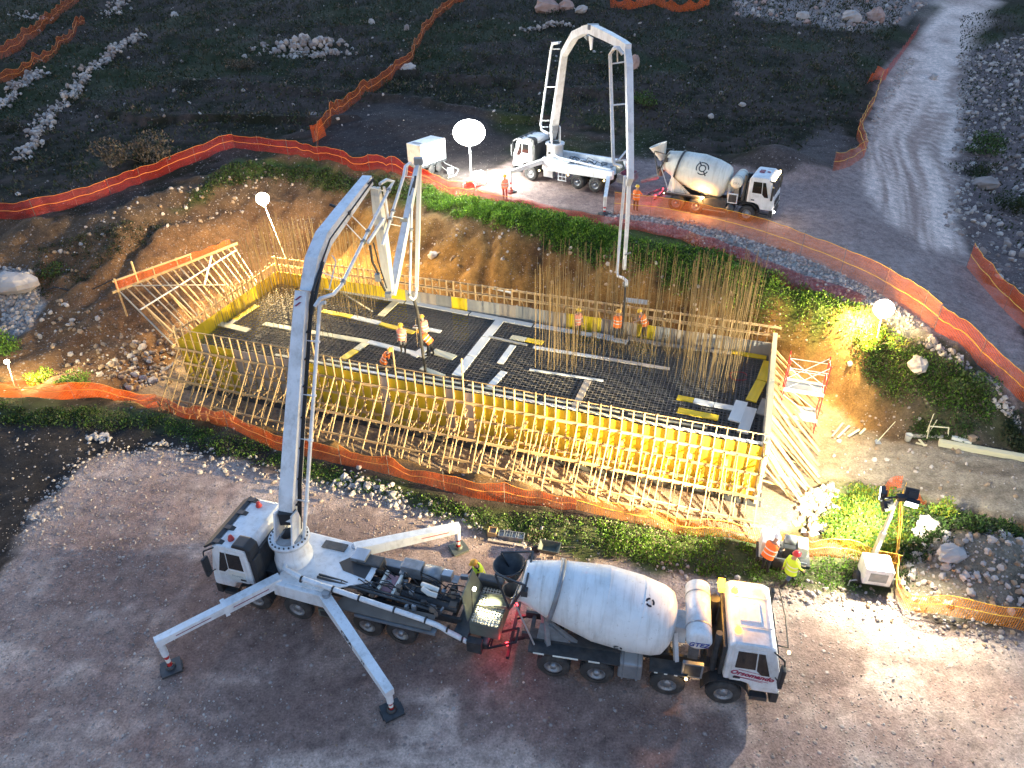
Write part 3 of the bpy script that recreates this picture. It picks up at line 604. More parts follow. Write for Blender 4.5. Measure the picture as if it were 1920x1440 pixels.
for i, (px, py, r, sq, mt, lb) in enumerate([
    (1027, 22, 1.5, (1.3, .8, .7), 'pink_stone', 'big pinkish boulder at the top edge of the picture'), (1062, 22, 1.1, (1.1, .8, .8), 'pink_stone', 'reddish boulder right of the big one at the top edge'),
    (1090, 28, .8, (1.2, .8, .7), 'pale_stone', 'grey boulder right of the two reddish ones at the top edge'), (766, 133, .75, (1.4, .8, .7), 'pale_stone', 'smooth pale boulder beside the brown fence in the meadow'),
    (1189, 130, .75, (.7, .7, 1.1), 'pink_stone', 'pale upright boulder just right of the far boom'), (1716, 698, .55, (1.3, .8, .7), 'pale_stone', 'large pale boulder on the green slope by the right floodlight'),
    (1826, 722, .35, (1.2, .8, .7), 'stone', 'grey boulder among dark bushes on the right slope'), (1742, 992, .42, (1.2, .9, .8), 'pale_stone', 'bright white boulder beside the yellow flowering bush'),
    (1725, 1006, .26, (1.4, .9, .7), 'pale_stone', 'pale stone left of the bright white boulder'), (1785, 1040, .45, (1.5, .9, .6), 'pale_stone', 'broken pale slab on top of the spoil heap'),
    (1845, 350, .8, (1.4, .9, .7), 'stone', 'grey boulder in the rough ground right of the track'), (1595, 40, 1.1, (1.3, .9, .8), 'pale_stone', 'large pale boulder in the rubble bank at the top'),
    (1640, 38, 1.2, (1.2, .9, .9), 'pink_stone', 'pinkish boulder in the rubble bank at the top'), (1505, 35, .9, (1.3, .9, .7), 'pale_stone', 'pale boulder at the left of the rubble bank'),
    (697, 45, .5, (.8, .8, .9), 'pale_stone', 'small white boulder in the meadow left of the fence bend'), (763, 62, .5, (.7, .7, 1.), 'stone', 'small upright grey boulder right of the fence bend'),
    (328, 32, .6, (1.2, .8, .8), 'pale_stone', 'round white boulder near the top left stone wall'), (590, 222, .5, (1.3, .8, .7), 'stone', 'grey boulder left of the fence foot in the meadow'),
    (1391, 200, .35, (1.2, .8, .6), 'pale_stone', 'white rock in the grass between far mixer and track'), (1333, 220, .3, (.9, .8, .8), 'pale_stone', 'small white rock above the far mixer truck'),
    (215, 690, .28, (1.2, .9, .7), 'brown_stone', 'pale brown boulder on the left slope'), (268, 655, .26, (1.2, .9, .7), 'pale_stone', 'pale boulder close to the left end of the formwork'),
    (812, 480, .32, (1.2, .9, .8), 'pale_stone', 'pale rock stuck in the brown bank by the boom tip'), (1750, 148, .5, (1.2, .8, .8), 'pale_stone', 'white rock beside the narrow part of the track')]): boulder(px, py, r, sq, mt, lb, i+3)
def stone_wall(pts, n, w, h, label):
    P = [T(*p) for p in pts]; root = empty('dry_stone_wall', P[0], 0, label, 'stone wall', 'old dry stone walls in the meadow')
    seg = [(P[i], P[i+1]) for i in range(len(P)-1)]; Ls = np.array([(b-a).length for a, b in seg]); k = rs.choice(len(seg), n, p=Ls/Ls.sum()); u = rs.rand(n)
    a = np.array([seg[i][0][:2] for i in k]); b = np.array([seg[i][1][:2] for i in k]); xy = a+(b-a)*u[:, None]+rs.randn(n, 2)*w
    o = stones('wall_stones', xy, .09+.2*rs.rand(n)**2, ['pale_stone', 'stone'], None, zoff=h*rs.rand(n)*np.exp(-rs.rand(n)), parent=root); o.matrix_basis = WM[root].inverted()
stone_wall([(40, 300), (95, 220), (140, 180), (165, 140), (195, 115)], 420, .45, .5, 'longest old stone wall climbing the meadow at left')
stone_wall([(0, 205), (40, 165), (75, 140)], 260, .45, .6, 'old stone wall at the left edge of the meadow')
stone_wall([(200, 118), (235, 85), (270, 68)], 200, .5, .6, 'upper stretch of old stone wall near the brown fences')
stone_wall([(205, 35), (235, 0), (250, -15)], 170, .7, .8, 'broad pale stone wall at the top left corner')
stone_wall([(30, 30), (85, 40)], 50, .7, .4, 'short broken stone wall by the top left brown fence')
stone_wall([(985, 60), (1010, 55), (1060, 48)], 90, .6, .4, 'short pale stone row behind the far boom')

# ================================================================== PLANTS
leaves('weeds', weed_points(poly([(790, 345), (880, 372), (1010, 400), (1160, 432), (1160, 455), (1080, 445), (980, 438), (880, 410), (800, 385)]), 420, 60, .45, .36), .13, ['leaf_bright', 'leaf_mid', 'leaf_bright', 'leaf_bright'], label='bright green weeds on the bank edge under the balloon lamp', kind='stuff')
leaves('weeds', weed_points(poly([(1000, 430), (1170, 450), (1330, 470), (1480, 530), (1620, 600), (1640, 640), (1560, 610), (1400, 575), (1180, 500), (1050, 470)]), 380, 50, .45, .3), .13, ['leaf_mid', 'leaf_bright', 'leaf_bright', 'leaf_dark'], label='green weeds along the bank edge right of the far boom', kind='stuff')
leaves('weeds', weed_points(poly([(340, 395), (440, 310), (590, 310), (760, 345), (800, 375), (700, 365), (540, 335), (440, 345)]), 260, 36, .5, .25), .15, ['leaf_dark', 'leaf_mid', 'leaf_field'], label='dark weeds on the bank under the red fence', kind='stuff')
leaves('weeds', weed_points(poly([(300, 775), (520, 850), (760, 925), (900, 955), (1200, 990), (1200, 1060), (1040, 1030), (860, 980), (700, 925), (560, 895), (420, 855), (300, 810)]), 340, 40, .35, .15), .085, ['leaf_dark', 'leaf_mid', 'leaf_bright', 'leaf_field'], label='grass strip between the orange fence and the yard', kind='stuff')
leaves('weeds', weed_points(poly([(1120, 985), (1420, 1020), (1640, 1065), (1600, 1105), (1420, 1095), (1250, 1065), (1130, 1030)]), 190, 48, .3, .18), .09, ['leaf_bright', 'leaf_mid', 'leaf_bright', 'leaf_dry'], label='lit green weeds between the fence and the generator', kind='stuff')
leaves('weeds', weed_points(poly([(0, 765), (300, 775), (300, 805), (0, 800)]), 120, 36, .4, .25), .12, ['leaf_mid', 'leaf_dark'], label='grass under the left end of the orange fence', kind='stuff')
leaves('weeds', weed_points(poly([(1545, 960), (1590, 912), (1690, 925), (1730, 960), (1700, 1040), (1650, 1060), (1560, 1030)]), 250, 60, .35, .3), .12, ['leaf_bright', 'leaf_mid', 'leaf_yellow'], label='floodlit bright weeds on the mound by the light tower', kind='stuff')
leaves('weeds', weed_points(poly([(1690, 980), (1730, 960), (1800, 965), (1900, 985), (1920, 1015), (1790, 1000), (1700, 1060), (1690, 1110)]), 120, 60, .35, .35), .13, ['leaf_mid', 'leaf_dark'], label='green weeds round the spoil heap', kind='stuff')
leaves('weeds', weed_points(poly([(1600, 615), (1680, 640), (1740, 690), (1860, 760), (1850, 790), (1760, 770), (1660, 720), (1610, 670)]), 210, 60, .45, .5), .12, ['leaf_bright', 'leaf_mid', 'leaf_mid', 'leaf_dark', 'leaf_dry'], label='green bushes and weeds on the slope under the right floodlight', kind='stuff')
leaves('weeds', weed_points(poly([(1700, 800), (1780, 790), (1830, 815), (1820, 835), (1740, 830)]), 40, 40, .35, .25), .12, ['leaf_dark', 'leaf_mid'], label='dark weeds behind the white pipe frame', kind='stuff')
leaves('weeds', weed_points(poly([(1890, 780), (1920, 780), (1920, 850), (1890, 830)]), 16, 60, .4, .4), .14, ['leaf_dark'], label='dark weeds at the right edge above the ramp', kind='stuff')
leaves('weeds', weed_points(poly([(60, 470), (200, 430), (330, 420), (250, 480), (150, 540), (80, 560)]), 90, 30, .4, .25), .13, ['leaf_dark', 'leaf_field'], label='dark weeds on the upper left slope', kind='stuff')
fp = pts_in(poly([(-100, -10), (1700, -10), (1680, 60), (1640, 140), (1600, 230), (1450, 270), (1250, 250), (1000, 240), (960, 220), (760, 180), (640, 210), (590, 250), (440, 250), (200, 350), (-100, 400)]), 42000)
leaves('meadow_grass', np.stack([fp[:, 0], fp[:, 1], HT(fp[:, 0], fp[:, 1])-.03], 1), .28, ['leaf_field', 'leaf_dark', 'leaf_field', 'leaf_field'], asp=.5, up=.7, label='dark meadow grass and scrub on the hillside', kind='stuff')
leaves('meadow_tufts', weed_points(poly([(-100, -10), (1700, -10), (1680, 60), (1640, 140), (1600, 230), (1450, 270), (1250, 250), (1000, 240), (960, 220), (760, 180), (640, 210), (590, 250), (440, 250), (200, 350), (-100, 400)]), 1500, 24, .7, .6), .26, ['leaf_field', 'leaf_dark', 'leaf_dark', 'leaf_dry'], label='low shrubs and grass tufts dotted over the dark hillside', kind='stuff')
fp = pts_in(poly([(1800, 30), (1960, 0), (1960, 500), (1850, 420), (1810, 300), (1800, 150)]), 3500)
leaves('meadow_grass', np.stack([fp[:, 0], fp[:, 1], HT(fp[:, 0], fp[:, 1])-.03], 1), .26, ['leaf_field', 'leaf_dark'], asp=.5, up=.7, label='dry scrub between stones right of the track', kind='stuff')
def bush(px, py, rx, rz, n, mats, label, ls=.16, seed=0):
    p = TT(px, py); root = empty('bush', p, 0, label, 'bush', 'bushes round the site')
    k = 9; cc = rs.randn(k, 3)*np.array([rx*.42, rx*.42, rz*.22])+np.array([0, 0, rz*.5]); cc[:, 2] = np.clip(cc[:, 2], .05, None); cr = (.35+.35*rs.rand(k))*rx
    w = rs.randint(0, k, n); d = rs.randn(n, 3); d /= np.linalg.norm(d, axis=1)[:, None]; q = cc[w]+d*(cr[w]*(.55+.5*rs.rand(n)))[:, None]*np.array([1, 1, rz/rx*.8]); q[:, 2] = np.clip(q[:, 2], .0, None)
    leaves('foliage', q+np.array(p), ls, mats, parent=root)
    mb = MB()
    for i in range(7):
        e = cc[i % k]; mb.tube([(0, 0, -.1), (e[0]*.4, e[1]*.4, e[2]*.6), tuple(e)], [.03, .02, .008], 5)
    mb.build('stem', 'stem', root)
bush(265, 300, 2.3, 1.7, 2600, ['leaf_dry', 'leaf_dry', 'leaf_field'], 'rounded dry brown bramble above the red fence', .22)
bush(1770, 968, .5, .7, 900, ['leaf_yellow', 'leaf_bright'], 'yellow flowering bush right of the light tower', .1)
bush(20, 655, .9, 1.0, 1100, ['leaf_bright', 'leaf_mid'], 'green bush at the left edge above the small lamp', .14)
bush(70, 708, .65, .55, 900, ['leaf_bright', 'leaf_yellow'], 'lit yellow green bush beside the small left lamp', .12)
bush(140, 724, .9, .45, 900, ['leaf_bright', 'leaf_mid'], 'low bright green bush behind the left end of the fence', .12)
bush(1850, 285, 1.8, 1.3, 1800, ['leaf_dark', 'leaf_mid'], 'dark green bush in the stones right of the track', .18)
bush(1830, 330, 1.3, .9, 900, ['leaf_dark'], 'lower dark bush beside the larger one right of the track', .18)
bush(1905, 400, 1.5, 1.2, 1200, ['leaf_dark'], 'dark bush at the right edge above the orange fence', .18)
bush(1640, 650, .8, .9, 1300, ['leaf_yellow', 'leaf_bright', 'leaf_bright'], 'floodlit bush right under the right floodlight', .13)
bush(1800, 745, 1.1, .9, 1400, ['leaf_mid', 'leaf_dark'], 'dark green bush low on the right slope', .14)
bush(1210, 200, 1.6, .8, 900, ['leaf_dark', 'leaf_mid'], 'dark bush in the meadow between the boom and the mixer', .2)
bush(100, 505, .9, .6, 600, ['leaf_mid', 'leaf_dark'], 'small green bush on the slope by the stone heap', .13)
bush(1000, 1005, .4, .25, 300, ['leaf_dry', 'leaf_mid'], 'small dry bush behind the upturned barrow tray', .1)
bush(460, 130, 1.6, 1.0, 900, ['leaf_dry', 'leaf_field'], 'greyish dry bush in the middle of the meadow', .2)

# ================================================================== FENCES OF PLASTIC NETTING
def net(name, P, h, netm, label, sag=.12, lean=(0, 0), band=None, post_every=2.6, post=True, post_mat='rebar', flop=0., hvar=.1, uprows=4, seed=1, cat='fence', group='runs of orange plastic net fencing'):
    """netting along ground points P"""
    root = empty(name, P[0], 0, label, cat, group); s = [0]
    for i in range(1, len(P)): s.append(s[-1]+(P[i]-P[i-1]).length)
    n = max(4, int(s[-1]/.3)); us = np.linspace(0, s[-1], n+1); px_ = np.interp(us, s, [p.x for p in P]); py_ = np.interp(us, s, [p.y for p in P])
    tx = np.gradient(px_); ty = np.gradient(py_); ln = np.hypot(tx, ty)+1e-9; nxv, nyv = -ty/ln, tx/ln
    wob = (fbm(us*.45+seed*9, us*0+seed, seed)-.5)*2; wob2 = (fbm(us*1.7+seed*5, us*0+seed*3, seed+5)-.5)*2
    span = np.abs(np.sin(us/post_every*math.pi)); hh = h*(1-sag*span)+hvar*h*wob
    gz = HT(px_, py_); V_ = []; U_ = []
    for r in range(uprows+1):
        q = r/uprows; off = q*lean[0]+flop*wob*q+(.06*wob2)*(.3+q)
        V_.append(np.stack([px_+nxv*off+lean[1]*q*0, py_+nyv*off, gz+.02+hh*q], 1)); U_.append(np.stack([us, q*h+0*us], 1))
    V_ = np.stack(V_, 1).reshape(-1, 3); U_ = np.stack(U_, 1).reshape(-1, 2); k = uprows+1
    i0 = (np.arange(n)[:, None]*k+np.arange(uprows)[None, :]).ravel(); f = np.stack([i0, i0+k, i0+k+1, i0+1], 1)
    me = fast_mesh('net', V_-np.array(P[0]), f, [netm], smooth=True); uv = me.uv_layers.new(name='UVMap'); uv.data.foreach_set('uv', U_[f.ravel()].astype(np.float32).ravel())
    o = bpy.data.objects.new('net', me); COL.objects.link(o); o.parent = root
    Vr = V_.reshape(n+1, k, 3)
    if band:
        mb = MB(); mb.tube([Vector(Vr[i, k//2])-Vector((0, 0, -.02)) for i in range(n+1)], .022, 4); mb.build('band', band, root, world=True)
        mb = MB(); mb.tube([Vector(Vr[i, -1]) for i in range(n+1)], .014, 4); mb.build('top_cord', band, root, world=True)
    if post:
        for d in np.arange(.05, s[-1], post_every):
            i = min(n, int(d/s[-1]*n)); g = Vector((px_[i], py_[i], gz[i]-.15)); rod('post', g, g+Vector((nxv[i]*lean[0]*.9, nyv[i]*lean[0]*.9, h+.3)), .012, post_mat, root)
    return root
def path(pts): return [T(*p) for p in pts]
net('net_fence', path([(-40, 745), (120, 750), (300, 764), (420, 800), (520, 845), (640, 872)]), 1.0, 'net_orange', 'bright orange net fence along the near pit edge at left', band='band_orange', seed=2)
net('net_fence', path([(640, 872), (760, 900), (880, 935), (960, 945), (1080, 960)]), .95, 'net_orange', 'sagging orange net fence in front of the formwork middle', flop=.35, sag=.25, hvar=.2, band='band_orange', seed=3)
net('net_fence', path([(1080, 960), (1180, 985), (1300, 1005), (1420, 1020), (1530, 1040), (1600, 1052), (1680, 1075)]), 1.0, 'net_amber', 'amber net fence in front of the floodlit formwork corner', flop=.15, band='band_yellow', seed=4)
net('net_fence', path([(1680, 1075), (1678, 1110), (1690, 1145), (1760, 1150), (1840, 1165), (1960, 1195)]), .95, 'net_amber', 'amber net fence along the right edge of the yard', flop=.15, band='band_yellow', seed=5)
net('net_fence', path([(1675, 1060), (1680, 1000), (1685, 950), (1690, 930)]), .8, 'net_amber', 'narrow amber net run climbing the mound behind the light tower', sag=.1, band='band_yellow', seed=6)
net('net_fence', path([(-60, 410), (60, 408), (200, 372), (330, 315), (440, 278)]), 1.15, 'net_red', 'red net fence on the upper left bank', sag=.05, band='band_orange', seed=7)
net('net_fence', path([(440, 278), (520, 288), (600, 296), (700, 320), (800, 345), (880, 368), (960, 388)]), 1.15, 'net_red', 'red net fence behind the white boom down to the balloon lamp', sag=.1, flop=.15, band='band_orange', seed=8)
net('net_fence', path([(595, 280), (600, 255), (655, 205), (710, 165), (770, 120), (800, 60), (830, 25), (868, 5), (880, -12)]), 1.3, 'net_rust', 'brownish orange net fence running up the meadow', sag=.15, flop=.2, band='band_orange', seed=9)
net('net_fence', path([(-20, 125), (40, 95), (90, 50), (130, 18), (165, -10)]), 1.6, 'net_rust', 'upper net fence across the top left corner', sag=.2, flop=.3, band='band_orange', seed=10, post=False)
net('net_fence', path([(-20, 165), (40, 145), (90, 115), (135, 75), (160, 45)]), 1.2, 'net_rust', 'lower net fence across the top left corner', sag=.3, flop=.3, band='band_orange', seed=11, post=False)
net('net_fence', path([(1145, 14), (1180, 18), (1225, 8), (1260, 22), (1300, 20), (1330, 8)]), 1.5, 'net_orange', 'crumpled orange net fence at the top edge', flop=.8, sag=.4, seed=12, post=False)
net('net_fence', path([(1150, 402), (1230, 408), (1330, 430), (1420, 455), (1520, 490), (1640, 545), (1750, 620)]), 1.5, 'net_thin', 'wide translucent orange net fence between upper road and stones', sag=.02, band='band_yellow', seed=13)
net('net_fence', path([(1750, 622), (1790, 650), (1860, 700), (1960, 760)]), 1.3, 'net_orange', 'orange net fence along the road at the right edge', sag=.1, band='band_yellow', seed=14)
net('net_fence', path([(1812, 500), (1850, 545), (1900, 600), (1960, 660)]), 1.5, 'net_orange', 'orange net fence on the far right side of the road', sag=.1, band='band_yellow', seed=15)
net('net_fence', path([(1560, 322), (1595, 312), (1620, 295), (1605, 255), (1635, 205), (1650, 160)]), 1.4, 'net_rust', 'zigzag orange net fence left of the white track', sag=.1, band='band_yellow', seed=16)
net('net_fence', path([(1650, 160), (1690, 105), (1720, 60)]), 1.2, 'net_red', 'dark red end of the net fence up the white track', sag=.2, seed=17)
net('net_bundle', path([(1625, 158), (1640, 150), (1660, 150)]), 1.3, 'net_orange', 'bunched orange netting hanging at the fence corner by the track', flop=.6, hvar=.5, seed=18, post=False, cat='netting', group='loose netting')
net('net_bundle', path([(588, 268), (600, 262), (612, 255)]), 1.3, 'net_orange', 'bunched orange netting where the meadow fence meets the red one', flop=.5, hvar=.4, seed=19, post=False, cat='netting', group='loose netting')
def ground_net(px_poly, label, matn, seed):
    """netting lying on stones"""
    L_, R_ = px_poly; A = [T(*p) for p in L_]; B = [T(*p) for p in R_]; n, k = 60, 5; root = empty('fallen_net', A[0], 0, label, 'netting', 'loose netting'); V_ = []; U_ = []
    for i in range(n+1):
        u = i/n*(len(A)-1); j = min(int(u), len(A)-2); q = u-j; a = A[j].lerp(A[j+1], q); b = B[j].lerp(B[j+1], q)
        for r in range(k+1):
            p = a.lerp(b, r/k); z = float(HT(p.x, p.y))+.08+.12*float(fbm(np.array([p.x*1.5]), np.array([p.y*1.5]), seed)[0]); V_.append((p.x-A[0].x, p.y-A[0].y, z-A[0].z)); U_.append((i*.3, r*.25))
    i0 = (np.arange(n)[:, None]*(k+1)+np.arange(k)[None, :]).ravel(); f = np.stack([i0, i0+k+1, i0+k+2, i0+1], 1)
    me = fast_mesh('net', np.array(V_), f, [matn], smooth=True); uv = me.uv_layers.new(name='UVMap'); uv.data.foreach_set('uv', np.array(U_)[f.ravel()].astype(np.float32).ravel())
    o = bpy.data.objects.new('net', me); COL.objects.link(o); o.parent = root
ground_net([[(960, 372), (1060, 398), (1150, 412), (1260, 428)], [(960, 392), (1050, 415), (1140, 432), (1260, 448)]], 'sparse red netting lying on stones in front of the far pump', 'net_sparse', 3)
ground_net([[(1260, 428), (1380, 465), (1480, 510), (1625, 560)], [(1260, 448), (1370, 490), (1460, 535), (1610, 575)]], 'dense red netting lying along the bank behind the rebar', 'net_red', 4)
net('net_bundle', path([(1622, 678), (1640, 652), (1660, 632)]), .35, 'net_orange', 'strip of orange net hanging below the right floodlight', flop=.3, hvar=.3, seed=20, post=False, cat='netting', group='loose netting')
net('net_bundle', path([(1665, 938), (1672, 918), (1690, 915)]), .55, 'net_orange', 'orange netting end left behind the light tower heads', flop=.3, hvar=.4, seed=21, post=False, cat='netting', group='loose netting')
net('net_bundle', path([(1705, 935), (1722, 940), (1735, 955)]), .45, 'net_orange', 'orange netting end right behind the light tower heads', flop=.3, hvar=.4, seed=22, post=False, cat='netting', group='loose netting')
# ================================================================== FORMWORK
rg = random.Random(5)
ZB, ZT, ZM = -1.15, 1.8, 1.0      # foot, panel top, top of rebar mat
FUv, FVv = Vector((FU[0], FU[1], 0)), Vector((FV[0], FV[1], 0))
lean_concrete = MB().prism([(-.4, -.4), (30.4, -.4), (30.4, 9.4), (-.4, 9.4)], F(0, 0, -1.32), FUv, FVv, (0, 0, .2)).build('lean_concrete', 'void_shade_concrete')
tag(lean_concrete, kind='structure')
# ---- near wall
nw = empty('formwork_wall', F(0, 0, ZB), 0, 'long near formwork wall of yellow panels with sloping timber braces', 'formwork', 'timber formwork walls of the footing')
for i in range(60):
    a = i*.5; m_ = 'yellow_ply'
    if 7 <= i <= 13 and rg.random() < .85: m_ = 'beige_ply'
    elif rg.random() < .03: m_ = 'beige_ply'
    zt = ZT+rg.uniform(-.03, .03)
    board('panel', F(a+.25, -.015, ZB), F(a+.25, -.015, zt), .49, .03, m_, nw, up=FVv)
for i in range(61):
    a = i*.5+rg.uniform(-.03, .03); top = 2.5+rg.uniform(-.08, .08)
    if i in (26, 33, 17): top = 3.7
    board('stud', F(a, -.09, ZB), F(a+rg.uniform(-.03, .03), -.09, top), .04, .09, 'lumber', nw, up=FVv)
def run(par, a0, a1, b, z, w, h, step=4.2, matn='lumber', jit=.03, name='wale'):
    a = a0
    while a < a1-.3:
        e = min(a1, a+step*rg.uniform(.8, 1.15))
        board(name, F(a-.12, b+rg.uniform(-.01, .01), z+rg.uniform(-jit, jit)), F(e+.12, b+rg.uniform(-.01, .01), z+rg.uniform(-jit, jit)), w, h, matn, par); a = e
run(nw, -.3, 30.2, -.19, 1.32, .06, .13)
run(nw, -.3, 30.2, -.19, .42, .06, .12)
run(nw, -.3, 30.2, -.19, -.45, .06, .12)
run(nw, 0, 30.2, -.09, 2.52, .03, .04, name='guard_rail')
run(nw, -.3, 30.2, -1.38, .12, .05, .13, name='ledger')
run(nw, .5, 30.2, -2.05, -.62, .05, .11, name='ledger')
for i in range(61):
    a = i*.5+.06; r_ = rg.random()
    if r_ < .82:
        zt = 1.36+rg.uniform(-.05, .05); bt = -2.55+rg.uniform(-.2, .15)
        board('raker', F(a, -.22, zt), F(a+rg.uniform(-.12, .12), bt, -1.14), .036, .07, 'lumber', nw)
    if r_ > .25:
        board('lower_raker', F(a+.16, -.22, .45), F(a+.16+rg.uniform(-.1, .1), -1.9, -1.12), .034, .065, 'lumber', nw)
    if rg.random() < .7: board('strut', F(a+.1, -.2, .05+rg.uniform(-.06, .06)), F(a+.1, -1.42, .05), .04, .075, 'lumber', nw)
    if rg.random() < .35: board('strut', F(a+.12, -.2, -.55), F(a+.12, -2.05, -.6), .04, .07, 'lumber', nw)
    if rg.random() < .75: board('stake', F(a+.02, -2.5, -1.3), F(a+.02+rg.uniform(-.05, .05), -2.5+rg.uniform(-.05, .05), -.55), .05, .05, 'lumber', nw)
    if i % 3 == 0: board('cleat', F(a+.1, -.23, .95), F(a+.1, -.62, .93), .12, .05, 'lumber', nw)
board('raker', F(-.2, -1.4, .12), F(1.4, -3.0, -.95), .05, .1, 'lumber', nw)
# ---- far wall
fw = empty('formwork_wall', F(0, FW, ZB), 0, 'far formwork wall with timber lattice rising above the panels', 'formwork', 'timber formwork walls of the footing')
for i in range(30):
    a = i*1.0; m_ = 'yellow_ply' if i < 9 else ('yellow_ply' if i in (12, 19, 20, 23) else rg.choice(['grey_ply', 'grey_ply', 'beige_ply']))
    board('panel', F(a+.5, 9.015, ZB), F(a+.5, 9.015, ZT+rg.uniform(-.02, .02)), .99, .03, m_, fw, up=FVv)
for i in range(67):
    a = i*.45+rg.uniform(-.02, .02)
    if a <= 30.1: board('stud', F(a, 9.1, ZB), F(a, 9.1, 2.75+rg.uniform(-.06, .06)), .06, .1, 'lumber', fw, up=FVv)
run(fw, -.2, 30.2, 9.18, 2.66, .05, .11); run(fw, -.2, 30.2, 9.18, 2.2, .05, .10); run(fw, -.2, 30.2, 9.02, 2.2, .03, .06); run(fw, -.2, 30.2, 9.18, .9, .06, .12)
for i in range(0, 66, 2):
    a = i*.45+.05; board('raker', F(a, 9.22, 2.15), F(a+rg.uniform(-.15, .15), 10.9, -1.0), .05, .09, 'lumber', fw)
    if i % 4 == 0: board('raker', F(a+.2, 9.2, 1.2), F(a+.2, 10.4, -1.0), .05, .08, 'lumber', fw)
# ---- left wall
lw = empty('formwork_wall', F(0, 0, ZB), 0, 'short left formwork wall in yellow with studs on its outer side', 'formwork', 'timber formwork walls of the footing')
for i in range(9):
    board('panel', F(-.015, i+.5, ZB), F(-.015, i+.5, ZT), .99, .03, 'yellow_ply', lw, up=FUv)
for i in range(19):
    b = i*.48+.05; board('stud', F(-.09, b, ZB), F(-.09-.03, b, 2.55+rg.uniform(-.12, .12)), .055, .1, 'lumber', lw, up=FUv)
for z, bb in ((2.15, -.2), (1.5, -.2), (.4, -.2)):
    board('wale', F(-.19, -.4, z), F(-.19, 4.6, z), .06, .12, 'lumber', lw); board('wale', F(-.2, 4.4, z+.03), F(-.2, 9.3, z+.03), .06, .12, 'lumber', lw)
# ---- props from the bank to the left wall
pr = empty('timber_prop_deck', T(222, 560), 0, 'timber props from the left bank to the yellow wall, orange net on top', 'props')
O0, O1 = G(226, 548, 2.0), G(438, 462, 2.3)
for k in range(19):
    q = k/18; o_ = O0.lerp(O1, q); b = .2+q*7.6; e = F(-.25, b, .75+.35*(k % 2)+rg.uniform(-.1, .1)); st = o_+(o_-e).normalized()*rg.uniform(0, .35)
    board('prop', st, e, .06, .09, 'lumber_grey' if k % 3 == 0 else 'lumber', pr)
    if k % 4 == 1: board('prop', st+Vector((.15, .1, -.25)), F(-.25, b+.2, 0.1), .06, .08, 'lumber', pr)
board('header_beam', O0+Vector((-.2, -.1, .12)), O1+Vector((.1, .1, .12)), .1, .14, 'lumber', pr, ext=.2)
board('header_beam', O0+Vector((-.2, -.1, .75)), O0.lerp(O1, .62)+Vector((0, 0, .6)), .06, .1, 'lumber', pr)
for q, z0, z1 in ((0.0, -1.6, .9), (.3, -.2, .75), (.5, -.2, .7), (.16, .1, 1.5), (.62, -.2, .6)):
    p = O0.lerp(O1, q)+Vector((-.1, 0, 0)); board('post', p+Vector((0, 0, z0)), p+Vector((0, 0, z1)), .08, .08, 'lumber', pr)
board('cross_plank', O0.lerp(O1, .04)+Vector((.4, .2, .2)), O0.lerp(F(-.25, 5, 1.2), .55)+Vector((2.2, 1.3, .35)), .09, .04, 'lumber_grey', pr)
c0 = O0.lerp(F(-.25, .2, .9), .35)+Vector((0, 0, .12)); c1 = O1.lerp(F(-.25, 7.6, .9), .12)+Vector((0, 0, .12)); board('cross_plank', c0, c1, .1, .045, 'white_board', pr)
c0 = O0.lerp(O1, .78).lerp(F(-.25, 5.6, .9), .05)+Vector((0, 0, .16)); c1 = O0.lerp(O1, .55).lerp(F(-.25, 4.4, .9), .45)+Vector((0, 0, .16)); board('cross_plank', c0, c1, .09, .045, 'white_board', pr)
nn = 24; V_ = []; U_ = []
for i in range(nn+1):
    q = i/nn; p = O0.lerp(O1, q)+Vector((-.12, -.06, 0))
    for r_ in range(4):
        z = .1+r_/3*.62*(1-.35*q)+.06*math.sin(i*1.7); V_.append(p+Vector((-.05*math.sin(i*.9)*r_/3, 0, z))); U_.append((i*.35, r_*.2))
mb = MB(); mb.add(V_, [(i*4+r_, i*4+4+r_, i*4+5+r_, i*4+1+r_) for i in range(nn) for r_ in range(3)]); no = mb.build('net', 'net_orange', pr, world=True)
uv = no.data.uv_layers.new(name='UVMap')
for lp in no.data.loops: uv.data[lp.index].uv = U_[lp.vertex_index]
# ---- right wall
rw = empty('formwork_wall', F(FL, 0, ZB), 0, 'right end formwork wall with fan of pale braces lit white', 'formwork', 'timber formwork walls of the footing')
for i in range(9):
    board('panel', F(30.015, i+.5, ZB), F(30.015, i+.5, ZT), .99, .03, 'grey_ply' if i < 7 else 'beige_ply', rw, up=FUv)
for i in range(19):
    b = i*.48+.05; board('stud', F(30.09, b, ZB), F(30.09, b, 2.2+rg.uniform(-.06, .06)), .055, .1, 'lumber', rw, up=FUv)
board('cap_plank', F(30.08, -.3, 2.24), F(30.08, 4.6, 2.24), .24, .05, 'cream_board', rw); board('cap_plank', F(30.08, 4.6, 2.25), F(30.08, 9.3, 2.25), .22, .05, 'cream_board', rw)
for z in (1.6, .5, -.4):
    board('wale', F(30.19, -.4, z), F(30.19, 4.7, z), .06, .12, 'lumber', rw); board('wale', F(30.2, 4.6, z+.02), F(30.2, 9.3, z+.02), .06, .12, 'lumber', rw)
for i in range(28):
    b = i*.33+.05; board('raker', F(30.22, b, 1.62-.5*(i % 2)), F(32.6+rg.uniform(-.3, .5), b-.35+rg.uniform(-.15, .15), -1.1), .055, .11, 'lumber', rw)
    board('lower_raker', F(30.22, b+.2, .55), F(31.7+rg.uniform(-.2, .3), b+.1, -1.12), .05, .09, 'lumber', rw)
    if i % 2: board('strut', F(30.2, b+.1, -.35), F(31.9, b, -.5), .045, .08, 'lumber', rw)
board('corner_post', F(30.15, -.2, ZB), F(30.15, -.2, 2.3), .14, .14, 'cream_board', rw)

